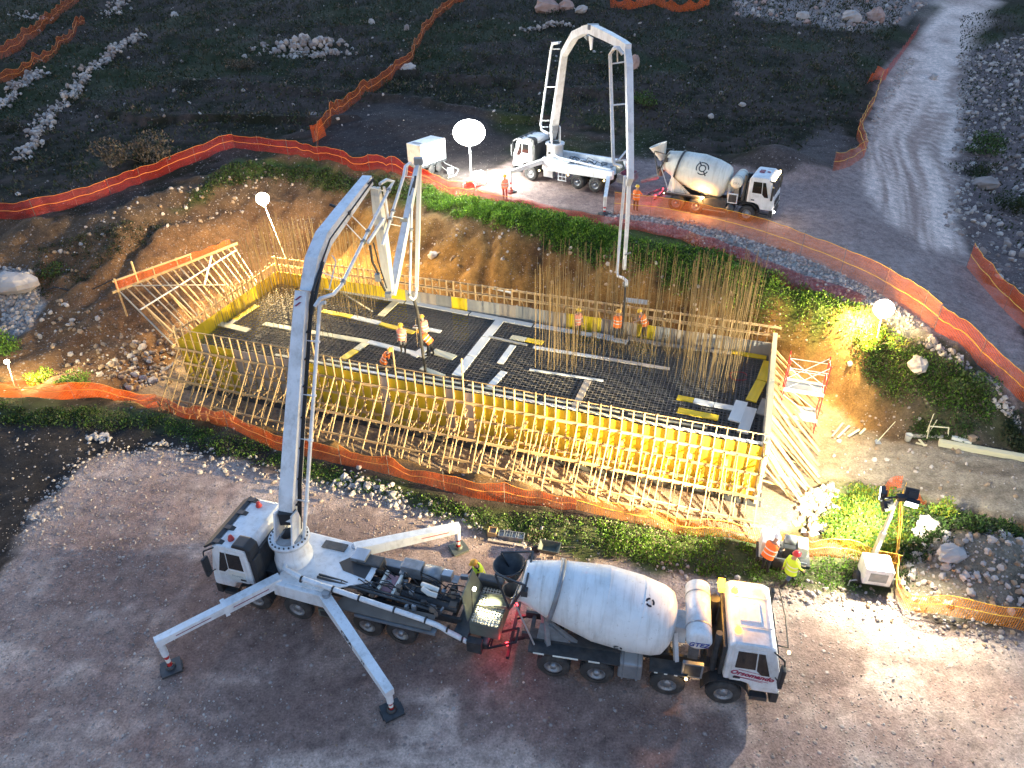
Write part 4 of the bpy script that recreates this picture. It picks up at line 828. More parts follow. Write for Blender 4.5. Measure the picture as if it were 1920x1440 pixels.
# ================================================================== REINFORCEMENT
mat_root = empty('rebar_mat', F(0, 0, ZM), 0, 'dark steel rebar mat filling the footing inside the formwork', 'rebar')
for i in range(149): rod('bar', F(.2+i*.2, .12, ZM), F(.2+i*.2, 8.88, ZM), .017, 'rebar', mat_root, 4)
for i in range(44): rod('bar', F(.1, .2+i*.2, ZM+.025), F(29.9, .2+i*.2, ZM+.025), .017, 'rebar', mat_root, 4)
mb = MB()
for z in (ZM-.3, ZM-.95):
    for i in range(100): mb.beam(F(.15+i*.3, .1, z), F(.15+i*.3, 8.9, z), .025, .025)
    for i in range(30): mb.beam(F(.1, .15+i*.3, z+.02), F(29.9, .15+i*.3, z+.02), .025, .025)
for i in range(30):
    for j in range(9): mb.beam(F(.6+i, .5+j, ZB), F(.6+i, .5+j, ZM), .022, .022)
mb.build('lower_bars', 'rebar', mat_root, world=True, kind='stuff')
def starters(pts, label, zb=ZB+.2, zmin=5.0, zmax=6.0, lean=.12, r=.0115):
    root = empty('starter_bars', F(*pts[0], ZM), 0, label, 'rebar', 'standing starter bars of the footing')
    for a, b in pts:
        p = F(a, b, zb); rod('bar', p, p+Vector((rg.gauss(0, lean), rg.gauss(0, lean), rg.uniform(zmin, zmax))), r, 'rebar_rust_lit', root, 4)
    return root
pts = [(.35+i*.17, 8.55) for i in range(46)]+[(.35+i*.18, 7.35) for i in range(42)]
starters(pts, 'dense standing rebar behind the bent boom along the far left wall', zmin=6.2, zmax=7.0)
pts = [(.35, 2.5+i*.15) for i in range(42)]+[(1.5, 3.2+i*.16) for i in range(34)]
starters(pts, 'standing rebar along the short left wall', zmin=5.6, zmax=6.6)
pts = [(1.9+i*.22, 6.2) for i in range(30)]+[(2.2+i*.35, 3.4) for i in range(16)]
starters(pts, 'lower standing rebar between planks at the left end', zmin=3.0, zmax=4.4)
def rebar_at(px, py): p = G(px, py, ZM); return ab(p.x, p.y)
pts = []
for (x0, y0, x1, y1, n) in ((1005, 690, 1080, 699, 17), (1003, 668, 1085, 682, 16), (1075, 640, 1390, 690, 42), (1010, 625, 1290, 660, 30), (1080, 690, 1290, 712, 18)):
    for i in range(n): q = i/max(1, n-1); pts.append(rebar_at(x0+(x1-x0)*q+rg.uniform(-3, 3), y0+(y1-y0)*q+rg.uniform(-3, 3)))
starters(pts, 'tall thin rebar standing behind the workers at the middle', zmin=7.0, zmax=7.9, lean=.16)
pts = []
for (x0, y0, x1, y1, n) in ((1285, 690, 1380, 712, 24), (1280, 665, 1395, 692, 26), (1275, 715, 1375, 740, 22), (1300, 642, 1400, 660, 20)):
    for i in range(n): q = i/max(1, n-1); pts.append(rebar_at(x0+(x1-x0)*q+rg.uniform(-3, 3), y0+(y1-y0)*q+rg.uniform(-3, 3)))
starters(pts, 'dense fan of tall rebar near the right end of the footing', zmin=6.9, zmax=7.8, lean=.2)
mb = MB(); c_ = G(1385, 705, ZM+.06); mb.tube([c_+Vector((.42*math.cos(t), .42*math.sin(t), .03*math.sin(3*t))) for t in np.linspace(0, 5.6, 26)], .02, 5)
mb.build('hose_coil', 'red_paint', label='thin red hose curled on the rebar near the right end', cat='hose')
mb = MB()
for i in range(260):
    p = G(1060+rg.random()*300, 632+rg.random()*40, ZM); p += Vector((0, 0, -.1)); mb.beam(p, p+Vector((rg.gauss(0, .15), rg.gauss(0, .15), rg.uniform(.3, .75))), .018, .018)
mb.build('stirrups', 'rebar_rust_lit', mat_root, world=True, kind='stuff')

# ================================================================== PLANKS LYING ON THE MAT
PLK = 0
def plank(x0, y0, x1, y1, w, matn, label, dz=0., name='plank', th=.06):
    global PLK
    PLK += 1; z = ZM+.045+dz+th/2+.001*(PLK % 7); o = board(name, G(x0, y0, z), G(x1, y1, z), w, th, matn); tag(o, label, 'plank', 'planks laid on the rebar as walkways'); return o
for a in [(938, 600, 912, 632, .5, 'white_board', 'far third of the white walkway crossing the mat'), (911, 633, 884, 668, .5, 'white_board', 'middle third of the white walkway crossing the mat'), (883, 669, 856, 704, .5, 'white_board', 'near third of the white walkway crossing the mat'),
    (495, 607, 590, 624, .36, 'cream_board', 'cream plank starting left of the white boom'), (591, 624, 690, 641, .36, 'cream_board', 'cream plank in line right of the white boom'), (691, 641, 800, 668, .34, 'white_board', 'pale plank under the feet of the plaid shirted worker'),
    (690, 640, 668, 656, .42, 'cream_board', 'short cream board joining the long plank line by the boom'), (667, 657, 642, 674, .44, 'yellow_ply', 'yellow board running to the near edge right of the boom'),
    (604, 583, 660, 594, .36, 'yellow_ply', 'yellow board just right of the boom behind the long plank'), (661, 594, 712, 606, .36, 'white_board', 'white board between two yellow ones behind the boom'), (713, 607, 776, 624, .34, 'yellow_ply', 'yellow board seen through rebar beside the workers'), (776, 612, 826, 622, .3, 'white_board', 'white board end beside the worker on the hose'),
    (742, 566, 714, 592, .42, 'cream_board', 'cream cross board behind the boom tip'), (812, 658, 852, 671, .5, 'cream_board', 'short cream board in front of the hose workers'), (775, 668, 800, 652, .42, 'white_board', 'white board end under the hose worker'), (790, 690, 832, 706, .32, 'cream_board', 'cream board at the near edge below the hose'),
    (958, 632, 986, 637, .42, 'cream_board', 'cream board beside the white walkway'), (987, 637, 1018, 643, .38, 'yellow_ply', 'yellow board ending at the thin rebar'), (916, 631, 988, 647, .15, 'grey_ply', 'narrow grey plank leaving the white walkway'), (1000, 651, 1120, 670, .24, 'white_board', 'left half of the narrow plank under the tall rebar'), (1120, 670, 1256, 692, .22, 'beige_ply', 'right half of the narrow plank under the tall rebar'),
    (962, 648, 938, 681, .34, 'white_board', 'white board standing off the walkway, farther one'), (945, 697, 918, 726, .36, 'white_board', 'white board standing off the walkway, nearer one'), (993, 693, 1131, 714, .12, 'white_board', 'thin white batten across the middle of the mat'), (1102, 714, 1078, 764, .34, 'beige_ply', 'brown board running to the near edge in the middle'),
    (1270, 745, 1300, 751, .38, 'yellow_ply', 'small yellow board left of two white ones at right'), (1301, 751, 1338, 759, .38, 'white_board', 'left white board of the pair at right'), (1339, 759, 1376, 766, .38, 'white_board', 'right white board of the pair at right'), (1271, 769, 1347, 784, .4, 'yellow_ply', 'long yellow board nearest the right front corner'),
    (1391, 753, 1376, 790, .55, 'white_board', 'white slab beside the yellow boards at right'), (1409, 765, 1392, 812, .5, 'white_board', 'long white slab by the right wall'), (1439, 750, 1428, 778, .5, 'grey_ply', 'grey slab in the right corner'),
    (1441, 678, 1428, 714, .5, 'yellow_ply', 'upper yellow board by the right wall'), (1427, 715, 1408, 752, .5, 'yellow_ply', 'lower yellow board by the right wall'), (1370, 660, 1437, 671, .36, 'yellow_ply', 'yellow board in the far right corner'),
    (1108, 626, 1150, 634, .42, 'white_board', 'white board left of the pouring worker'), (1176, 634, 1240, 646, .34, 'beige_ply', 'brown plank right of the pouring worker'), (1241, 646, 1370, 662, .34, 'grey_ply', 'grey plank towards the far right corner'),
    (425, 611, 478, 576, .34, 'grey_ply', 'grey plank along the left wall'), (440, 600, 482, 573, .4, 'yellow_ply', 'yellow board along the left wall'), (408, 606, 466, 620, .44, 'cream_board', 'cream board in the near left corner'),
    (635, 545, 698, 584, .1, 'cream_board', 'slanting batten behind the bent boom'), (925, 540, 960, 548, .3, 'white_board', 'pale board close to the far wall')]: plank(*a)
FP = [(532, 522), (640, 545), (760, 566), (880, 588), (1000, 610), (1110, 628), (1178, 642)]
for i in range(6): plank(FP[i][0]+2, FP[i][1], FP[i+1][0]-2, FP[i+1][1], .38, 'white_board', ['first', 'second', 'third', 'fourth', 'fifth', 'sixth'][i]+' white plank from the left in the walkway along the far wall')
for i in range(6):
    a0 = 6.0+i*4; o = board('plank', F(a0, .12, ZT+.07), F(a0+3.95, .12, ZT+.07), .16, .04, 'white_board' if i % 2 else 'cream_board'); tag(o, ['first', 'second', 'third', 'fourth', 'fifth', 'sixth'][i]+' narrow plank from the left laid on top of the near wall', 'plank', 'planks laid on the rebar as walkways')
    if i < 5: o = board('plank', F(a0+2, 1.6, ZM+.075), F(a0+5.6, 1.6, ZM+.075), .12, .04, 'cream_board'); tag(o, ['first', 'second', 'third', 'fourth', 'fifth'][i]+' plank from the left in the second line inside the near wall', 'plank', 'planks laid on the rebar as walkways')
# ================================================================== TRUCK PARTS
_whl = {}
def wheel_meshes(dual):
    if dual not in _whl:
        w = .58 if dual else .32; h = w/2; mb = MB()
        if dual: prof = [(-.02, .30), (-.02, .42), (.01, .50), (.05, .525), (.23, .525), (.27, .49), (.29, .42), (.31, .49), (.35, .525), (.53, .525), (.57, .50), (.60, .42), (.60, .30)]
        else: prof = [(-.02, .29), (-.02, .42), (.01, .50), (.05, .525), (.27, .525), (.31, .50), (.33, .42), (.33, .29)]
        mb.lathe(prof, (0, 0, 0), (0, 1, 0), 28)
        for k in range(28):   # tread blocks
            a = 2*math.pi*k/28
            for yy in ((.09, .2) if not dual else (.09, .2, .39, .5)): mb.box((.527*math.cos(a), yy, .527*math.sin(a)), (.03, .07, .07), 0, Matrix.Rotation(-a, 3, 'Y'))
        ty = mb.mesh('wheel', 'rubber'); mb = MB()
        if dual: mb.lathe([(.16, .0), (.16, .20), (.02, .24), (.0, .30), (.02, .305), (.3, .30)], (0, 0, 0), (0, 1, 0), 20); mb.lathe([(-.02, 0), (-.02, .09), (.12, .11), (.16, .11)], (0, 0, 0), (0, 1, 0), 12)
        else: mb.lathe([(.02, 0), (.02, .12), (.06, .13), (.06, .23), (.0, .26), (-.01, .30), (.02, .305), (.3, .30)], (0, 0, 0), (0, 1, 0), 20)
        for k in range(10):
            a = 2*math.pi*k/10; q = .17 if dual else .18; yb = .14 if dual else .04; mb.tube([(q*math.cos(a), yb+.03, q*math.sin(a)), (q*math.cos(a), yb-.03, q*math.sin(a))], .017, 5)
        _whl[dual] = (ty, mb.mesh('rim', 'rim_steel'))
    return _whl[dual]
def wheel(root, x, side, dual, half=1.2, r=.525):
    ty, rm = wheel_meshes(dual); o = bpy.data.objects.new('wheel', ty); COL.objects.link(o); o.parent = root; o.location = (x, side*half, r)
    o.rotation_euler = (0, 0, 0 if side < 0 else math.pi); c = bpy.data.objects.new('rim', rm); COL.objects.link(c); c.parent = o; return o
def chassis(root, x0, x1, matn='dark_steel'):
    mb = MB()
    for s in (-1, 1): mb.beam((x0, s*.42, .88), (x1, s*.42, .88), .09, .28)
    for x in np.arange(x1+.3, x0, 1.1): mb.beam((x, -.42, .86), (x, .42, .86), .12, .18)
    mb.build('chassis_frame', matn, root)
def axle(root, x):
    MB().tube([(x, -.95, .52), (x, .95, .52)], .09, 8).lathe([(-.2, .1), (-.1, .2), (.1, .2), (.2, .1)], (x, 0, .52), (0, 1, 0), 10).build('axle', 'dark_steel', root)
def cab(root, paint='white_paint', visor=True, roof='hatch', beacons=(), intake=None, zroof=2.98, bull=False):
    zr = zroof; x0 = -.14; prof = [(x0, 1.3), (x0, zr-.14), (x0+.14, zr), (.96, zr), (1.18, zr-.1), (1.46, 1.78), (1.54, 1.15), (1.54, .92), (.76, .92), (.62, 1.2), (.3, 1.3)]
    c = MB().prism(prof, (0, -1.22, 0), (1, 0, 0), (0, 0, 1), (0, 2.44, 0)).build('cab', paint, root, bevel=.09)
    dx, dz = .28, zr-.1-1.78; L_ = math.hypot(dx, dz); d = Vector((-dx/L_, 0, dz/L_)); nrm = Vector((dz/L_, 0, dx/L_)); o_ = Vector((1.46, 0, 1.78))+nrm*.004
    MB().prism([(-1.08, .04), (1.08, .04), (1.02, L_-.1), (-1.02, L_-.1)], o_, (0, 1, 0), d, nrm*.012).build('windscreen', 'glass', c)
    for w in (-.45, .45): MB().beam(o_+Vector((0, w, 0))+nrm*.03+d*.05, o_+Vector((0, w+.35, 0))+nrm*.03+d*.4, .02, .02).build('wiper', 'black_plastic', c)
    for s in (-1, 1):
        y = s*1.222; dr = MB().prism([(.06, 1.34), (.06, zr-.2), (.92, zr-.2), (1.26, 1.72), (1.30, 1.16), (.74, 1.16), (.6, 1.34)], (0, y, 0), (1, 0, 0), (0, 0, 1), (0, s*.014, 0)).build('door', paint, root)
        yy = s*1.238
        MB().prism([(.13, 1.95), (.13, zr-.28), (.66, zr-.28), (.72, 1.95)], (0, yy, 0), (1, 0, 0), (0, 0, 1), (0, s*.008, 0)).build('side_window', 'glass', dr)
        MB().prism([(.76, 1.92), (.70, zr-.28), (.88, zr-.28), (1.16, 1.74), (.92, 1.74)], (0, yy, 0), (1, 0, 0), (0, 0, 1), (0, s*.008, 0)).build('side_window', 'glass', dr)
        MB().box((.24, s*1.248, 1.5), (.2, .03, .07)).build('handle', 'black_plastic', dr)
        mm = MB(); mm.tube([(1.1, s*1.2, zr-.15), (1.38, s*1.42, zr-.2), (1.40, s*1.45, zr-.4)], .025, 6).tube([(1.32, s*1.22, 1.72), (1.40, s*1.44, 1.76)], .02, 6).box((1.40, s*1.46, 2.2), (.12, .26, .62)).box((1.40, s*1.46, 1.78), (.12, .24, .2)); mm.build('mirror', 'black_plastic', root, bevel=.03)
        a_ = MB()
        pts_ = [(.72*math.cos(t), .60+.64*math.sin(t)) for t in np.linspace(.15, math.pi-.15, 9)]
        for i in range(8): a_.beam((pts_[i][0], s*1.06, pts_[i][1]), (pts_[i+1][0], s*1.06, pts_[i+1][1]), .38, .03, up=(0, 0, 1))
        a_.build('wheel_arch', 'black_plastic', root)
        MB().box((1.565, s*.92, .78), (.06, .38, .2)).build('headlight', 'aluminium', root, bevel=.02)
        MB().box((1.02, s*1.1, .56), (.5, .22, .16)).build('step', 'dark_steel', root)
    MB().box((1.46, 0, .70), (.24, 2.42, .44)).box((1.54, 0, .5), (.1, 1.6, .1)).build('bumper', 'black_plastic', root, bevel=.04)
    for z in (1.1, 1.22, 1.34, 1.46): MB().box((1.54, 0, z), (.03, 1.7, .07)).build('grille_slat', 'black_plastic', c)
    if visor:
        vz = MB().prism([(1.02, zr-.0), (1.2, zr+.03), (1.56, zr-.24), (1.5, zr-.3), (1.18, zr-.07)], (0, -1.2, 0), (1, 0, 0), (0, 0, 1), (0, 2.4, 0)); vz.build('sun_visor', 'black_plastic', root, bevel=.02)
        for y in (-1.05, -.38, .38, 1.05): MB().prism([(.78, zr+.005), (.92, zr+.06), (1.16, zr+.04), (1.16, zr+.0)], (0, y-.09, 0), (1, 0, 0), (0, 0, 1), (0, .18, 0)).build('visor_bracket', 'black_plastic', root)
    if roof == 'hatch':
        MB().box((.48, 0, zr+.03), (.6, .75, .06)).build('roof_hatch', paint, root, bevel=.02)
        for y in (-.55, .55): MB().tube([(.05, y, zr+.03), (1.1, y, zr+.03)], .018, 5).build('roof_rail', paint, root)
    for (x, y, m1) in beacons: MB().lathe([(0, .11), (.05, .11), (.06, .085), (.16, .075), (.2, .05), (.21, 0)], (x, y, zr), (0, 0, 1), 12).build('beacon', m1, root)
    if intake:
        s = intake; MB().prism([(-.32, zr-.55), (-.3, zr+.02), (-.1, zr+.16), (.34, zr+.16), (.42, zr+.01), (-.12, zr-.02), (-.14, zr-.55)], (0, s*.95-.26, 0), (1, 0, 0), (0, 0, 1), (0, .52, 0)).build('air_intake', 'black_plastic', root, bevel=.05)
        MB().box((-.28, s*1.0, 1.95), (.22, .42, 1.3)).build('intake_duct', 'black_plastic', root, bevel=.05)
    MB().box((-.21, 0, 1.9), (.1, 2.1, 1.3)).box((-.4, 0, 1.3), (.4, 1.4, .5)).build('engine_cover', 'dark_steel', root)
    if bull: MB().tube([(1.15, -1.1, zr+.05), (1.46, -1.1, zr-.0), (1.52, 0, zr), (1.46, 1.1, zr), (1.15, 1.1, zr+.05)], .025, 6).build('lamp_bar', 'black_plastic', root)
    return c
def marker(root, p, matn='lamp_marker', r=.045, light=None):
    o = MB().ball(p, r, 8, 5).build('marker_lamp', matn, root)
    if light:
        l = bpy.data.lights.new('marker_light', 'POINT'); l.energy, l.color, l.shadow_soft_size = light[0], light[1], .06; q = bpy.data.objects.new('marker_light', l); COL.objects.link(q); q.parent = o; q.location = Vector(p)+Vector(light[2])
def placed(name, P, ang, side, half, label, cat, group=None):
    """root on the ground between the front wheels, from the outer face of one front wheel"""
    f = Vector((math.cos(ang), math.sin(ang), 0)); l = Vector((-f.y, f.x, 0)); c = Vector(P)-l*(side*half); z = float(HT(c.x, c.y)); z = min(z, H(c.x, c.y)+.03)
    return empty(name, (c.x, c.y, z), ang, label, cat, group)

# ================================================================== MIXER TRUCKS
def mixer(root, axles, front_n, drum_mat, near):
    c_end = axles[-1]-1.15; chassis(root, 1.0, c_end)
    for i, x in enumerate(axles):
        axle(root, x)
        for s in (-1, 1): wheel(root, x, s, i >= front_n)
    xf = -1.72 if near else -1.62; L_ = 5.0 if near else 4.55; k = L_/5.0
    A0 = Vector((xf, 0, 1.95)); tilt = R(13); ax = Vector((-math.cos(tilt), 0, math.sin(tilt)))
    prof = [(0, 0), (.0, .45), (.06, .78), (.2, 1.0), (.45, 1.1), (1.2, 1.2), (2.3, 1.2), (2.35, 1.195), (3.8, .93), (4.6, .70), (4.85, .64), (4.9, .60), (4.6, .55), (4.0, .5), (3.9, 0)]
    d = MB().lathe([(t*k, r) for t, r in prof], A0, ax, 40).build('drum', drum_mat, root)
    MB().lathe([(3.72*k, .95), (3.72*k, 1.02), (3.86*k, 1.0), (3.86*k, .92)], A0, ax, 40).build('drum_ring', 'grey_steel' if near else 'dark_steel', root)
    for t, r in ((1.2, 1.203), (2.32, 1.203), (3.2, 1.045), (4.45, .75)): MB().lathe([(t*k-.012, r), (t*k, r+.006), (t*k+.012, r)], A0, ax, 40).build('weld_seam', drum_mat, d)
    # front bearing stand, rear stand
    st = MB()
    for s in (-1, 1): st.beam((xf+.25, s*.75, 1.02), (xf+.1, s*.3, 2.0), .12, .2)
    st.box((xf+.2, 0, 1.9), (.5, .7, .7)).lathe([(0, .3), (.35, .3)], A0+Vector((.35, 0, 0)), (-1, 0, 0), 12); st.build('drum_stand', 'white_paint' if near else 'cream_paint', root)
    e = A0+ax*(3.8*k); rsd = MB()
    for s in (-1, 1):
        rsd.beam((e.x-.1, s*.85, 1.02), (e.x-.25, s*.62, e.z-.55), .14, .3); rsd.beam((e.x+1.1, s*.72, 1.02), (e.x-.1, s*.66, e.z-.8), .1, .12)
        rsd.prism([(e.x+.9, 1.02), (e.x-.5, 1.02), (e.x-.35, e.z-.75), (e.x, e.z-.85)], (0, s*.8, 0), (1, 0, 0), (0, 0, 1), (0, .05, 0))
    rsd.box((e.x-.15, 0, e.z-1.0), (.35, 1.5, .2)); rsd.pieces('rear_stand', 'grey_steel' if near else 'cream_paint', root)
    m_ = A0+ax*(4.9*k)
    # hopper, collector and chute at the mouth
    if near:
        hc = m_+Vector((-.38, .25, .30)); MB().lathe([(0, .2), (.15, .28), (.62, .5), (.64, .53), (.66, .5), (.62, .46), (.15, .25), (.1, .0)], hc-Vector((0, 0, .6)), (-.12, 0, 1), 24).build('hopper', 'dark_steel', root)
    else:
        hc = m_+Vector((-.25, 0, .75)); MB().lathe([(0, .2), (.3, .30), (1.0, .60), (1.02, .61), (.98, .57), (.3, .26), (.2, .0)], hc-Vector((0, 0, .75)), (-.45, 0, 1), 20).build('hopper', 'cream_paint', root)
    fr = MB()
    for s in (-1, 1):
        fr.beam(m_+Vector((.25, s*.7, .55)), m_+Vector((-.3, s*.62, -.75)), .07, .07); fr.beam(m_+Vector((-.75, s*.45, .55)), m_+Vector((-.3, s*.62, -.75)), .05, .05)
        fr.beam(m_+Vector((.25, s*.7, .55)), m_+Vector((-.75, s*.45, .6)), .05, .05)
    fr.beam(m_+Vector((.25, -.7, .55)), m_+Vector((.25, .7, .55)), .06, .06); fr.beam(m_+Vector((.2, -.75, .2)), m_+Vector((.2, .75, .2)), .2, .25); fr.build('hopper_frame', 'dark_steel', root)
    MB().lathe([(0, .16), (.5, .34), (.52, .36), (.5, .3), (.05, .12)], m_+Vector((-.35, 0, -1.1)), (.1, 0, 1), 14).build('collector', 'mud_steel', root)
    ch = MB(); c0 = m_+Vector((-.4, -.05, -1.05)); c1 = m_+(Vector((-1.55, .25, -1.55)) if near else Vector((-1.6, -.1, -1.5))); x_, y_, z_ = frame(c1-c0); n_ = 8; V_ = []
    for p in (c0, c1):
        for rr in (.24, .27):
            for i in range(n_+1): t = math.pi*i/n_; V_.append(p+y_*(rr*math.cos(t))-z_*(rr*math.sin(t)))
    q = n_+1; fs = []
    for i in range(n_): fs += [(i, i+1, 2*q+i+1, 2*q+i), (q+i, 3*q+i, 3*q+i+1, q+i+1)]
    fs += [(0, 2*q, 3*q, q), (n_, q+n_, 3*q+n_, 2*q+n_)]; ch.add(V_, fs).build('chute', 'olive_steel' if near else 'grey_steel', root)
    mb = MB(); mb.tube([m_+Vector((-.2, -.6, -.2)), (c_end+.5, -1.0, 1.25)], .035, 6).tube([m_+Vector((-.25, -.55, -.6)), m_+Vector((-.1, .3, -.5))], .03, 6); mb.pieces('chute_jack', 'aluminium', root)
    # water tank across, behind the cab
    tx = -.98; tr = .38; tz = 2.62 if near else 2.35; tl = 1.02 if near else .9
    wt_ = MB().lathe([(-tl-.06, 0), (-tl-.05, tr*.7), (-tl, tr), (tl, tr), (tl+.05, tr*.7), (tl+.06, 0)], (tx, 0, tz), (0, 1, 0), 24).build('water_tank', 'white_paint' if near else 'cream_paint', root)
    bt = MB()
    for y in (-.6, .6): bt.lathe([(-.03, tr+.005), (0, tr+.012), (.03, tr+.005)], (tx, y, tz), (0, 1, 0), 24)
    bt.box((tx, .4, 1.7), (.3, .2, 1.3)).box((tx, -.4, 1.7), (.3, .2, 1.3)); bt.pieces('tank_strap', 'grey_steel', root)
    fr = MB().box((tx-.05, -1.12, 1.38), (.62, .12, .62)).build('radiator', 'aluminium' if near else 'white_paint', root)
    MB().box((tx-.05, -1.186, 1.38), (.5, .012, .5)).build('radiator_grille', 'dark_steel', fr)
    MB().tube([(-.42, -.85, 1.2), (-.42, -.85, 2.9)], .1, 10).build('exhaust', 'dark_steel', root); MB().tube([(-.45, .7, 1.0), (-.45, .7, 2.6)], .17, 10).build('air_filter', 'dark_steel', root)
    # flanks: tank, boxes, mudguards
    if near:
        ft = MB().box((-2.88, -.92, .86), (.75, .55, .72)).build('fuel_tank', 'aluminium', root, bevel=.08)
        for x in (-3.1, -2.66): MB().box((x, -.925, .862), (.05, .57, .75)).build('tank_band', 'grey_steel', ft)
        MB().box((-2.88, .92, .8), (.8, .5, .6)).build('battery_box', 'dark_steel', root, bevel=.03)
        MB().box((-4.65, -1.02, 1.18), (2.9, .46, .06)).box((-4.65, 1.02, 1.18), (2.9, .46, .06)).box((-4.65, -.62, 1.25), (2.9, .4, .12)).pieces('mudguard', 'dark_steel', root)
        for x, l_ in ((-5.75, .35), (-4.9, .8), (-4.0, .35)): MB().box((x, -1.255, 1.17), (l_, .012, .07)).build('reflector', 'stripe', root)
        MB().box((-1.72, -1.0, 1.14), (1.15, .5, .05)).box((-1.72, 1.0, 1.14), (1.15, .5, .05)).pieces('mudguard', 'dark_steel', root)
        for x in (-2.1, -1.8, -1.5): MB().box((x, -1.255, 1.13), (.1, .012, .05)).build('reflector', 'stripe', root)
    else:
        MB().box((-2.1, -.95, .8), (1.5, .5, .75)).build('side_skirt', 'dark_steel', root, bevel=.03)
        MB().beam((-2.85, -1.2, .42), (-1.35, -1.2, .42), .04, .06).build('side_guard', 'aluminium', root)
        MB().lathe([(-.5, .0), (-.5, .26), (.1, .26), (.12, 0)], (-1.05, -1.0, .75), (0, 1, 0), 14).build('air_tank', 'dark_steel', root)
        MB().beam((-5.4, -1.16, 1.2), (-2.85, -1.16, 1.2), .08, .05).beam((-5.4, 1.16, 1.2), (-2.85, 1.16, 1.2), .08, .05).pieces('mudguard_rail', 'aluminium', root)
        MB().box((-4.05, -1.0, 1.12), (2.6, .45, .05)).box((-4.05, 1.0, 1.12), (2.6, .45, .05)).pieces('mudguard', 'dark_steel', root)
    mb = MB()
    for s in (-1, 1): mb.beam((c_end+.1, s*.45, .8), (c_end-.35, s*.45, .55), .08, .1)
    mb.beam((c_end-.35, -1.15, .55), (c_end-.35, 1.15, .55), .1, .12).pieces('underrun_bar', 'black_paint', root)
    mb = MB(); mb.beam((c_end-.1, -.95, 1.15), (c_end-1.05, -.95, .62), .05, .06).beam((c_end-.1, -.4, 1.15), (c_end-1.05, -.4, .62), .05, .06)
    mb.beam((c_end-.1, -.95, 1.15), (c_end-.1, -.4, 1.15), .06, .06).beam((c_end-.95, -.95, .66), (c_end-.95, -.4, .66), .06, .05); mb.build('ladder', 'black_paint', root)
    return A0, ax, k, m_, c_end
Pm = G(1356, 1302, .52); Pm4 = G(1042, 1252.6, .52); ang = math.atan2(Pm.y-Pm4.y, Pm.x-Pm4.x)
mx1 = placed('mixer_truck', Pm, ang, -1, 1.22, 'white four axle concrete mixer truck backed up in the foreground', 'mixer truck', 'concrete mixer trucks')
A0, ax, kk, m_, ce = mixer(mx1, [0, -1.70, -3.90, -5.28], 2, 'drum_paint', True)
cab(mx1, visor=False, beacons=((.1, -.75, 'lamp_amber'), (.1, .75, 'lamp_amber')), bull=True)
MB().box((-.28, .95, 2.95), (.2, .4, .2)).build('work_lamp', 'lamp_amber', mx1)
l = bpy.data.lights.new('beacon_light', 'POINT'); l.energy, l.color, l.shadow_soft_size = 24, (1, .46, .05), .1; q = bpy.data.objects.new('beacon_light', l); COL.objects.link(q); q.parent = mx1; q.location = (.12, .75, 3.42)
marker(mx1, (1.5, -1.16, 2.86), r=.05); marker(mx1, (-1.18, -1.26, 1.05), r=.045, light=(.15, (1, .6, .25), (0, -.1, 0)))
marker(mx1, (ce-.42, .8, .8), 'lamp_red', .07, light=(1.4, (1, .04, .06), (-.15, 0, .1))); marker(mx1, (ce-.42, -.8, .8), 'lamp_red', .07, light=(.8, (1, .04, .06), (-.15, 0, .1)))
text_part('tank_lettering', 'GTEZ', 'blue_print', mx1, (-.98, -1.088, 2.5), (1, 0, 0), (0, 0, 1), .24, bold=.004, shear=.2)
text_part('door_lettering', 'Orsomando', 'red_print', mx1, (.66, -1.2425, 1.66), (1, 0, -.12), (.12, 0, 1), .26, bold=.01, shear=.3)
for dz_, l_ in ((.17, .4), (-.14, .5), (-.18, .35)): MB().beam((.66-l_, -1.242, 1.7+dz_), (.66+l_, -1.242, 1.64+dz_-.06), .006, .016).build('door_stripe', 'red_print', mx1)
def drum_badge(root, t, ang, r, sc, A0, ax, matn='black_paint', simple=True):
    """round emblem bent onto the drum: broken ring, inner ring and tail"""
    x, y, z = frame(ax); P0 = lambda u, v: A0+ax*(t+u)+(y*math.cos(ang+v/r)+z*math.sin(ang+v/r))*(r+.012)
    def arc(rad, w, a0, a1, n=18):
        mb = MB(); V_ = []
        for i in range(n+1):
            q = a0+(a1-a0)*i/n
            for rr in (rad-w/2, rad+w/2): V_.append(P0(rr*math.cos(q), rr*math.sin(q)))
        mb.add(V_, [(2*i, 2*i+1, 2*i+3, 2*i+2) for i in range(n)]); return mb
    if simple:
        for k in range(3): arc(sc*.75, sc*.42, k*2.09, k*2.09+1.55, 6).build('emblem', matn, root)
    else:
        arc(sc*.48, sc*.16, 0, 6.283, 30).build('emblem', matn, root)
        arc(sc*.92, sc*.16, .95, 3.05).build('emblem', matn, root); arc(sc*.92, sc*.16, 3.35, 5.2).build('emblem', matn, root); arc(sc*.92, sc*.16, 5.6, 6.95).build('emblem', matn, root)
        for a_, r0, r1 in ((3.95, .55, 1.25), (.8, .55, 1.2)):
            V_ = []
            for rr in (r0, r1):
                for w in (-.09, .09): V_.append(P0(sc*(rr*math.cos(a_)-w*math.sin(a_)), sc*(rr*math.sin(a_)+w*math.cos(a_))))
            MB().add(V_, [(0, 1, 3, 2)]).build('emblem', matn, root)
def drum_angle(root, A0, ax, t, r, want):
    """angle round the drum whose surface point projects nearest the wanted picture point"""
    x, y, z = frame(ax); best = None
    for i in range(360):
        a = 2*math.pi*i/360; n_ = y*math.cos(a)+z*math.sin(a); p = WM[root] @ (A0+ax*t+n_*r)
        nn_ = (WM[root].to_3x3() @ n_)
        if nn_.dot(Vector(CAMP)-p) < 0: continue
        u, v = pix(p); e = (v-want)**2
        if best is None or e < best[0]: best = (e, a)
    return best[1]
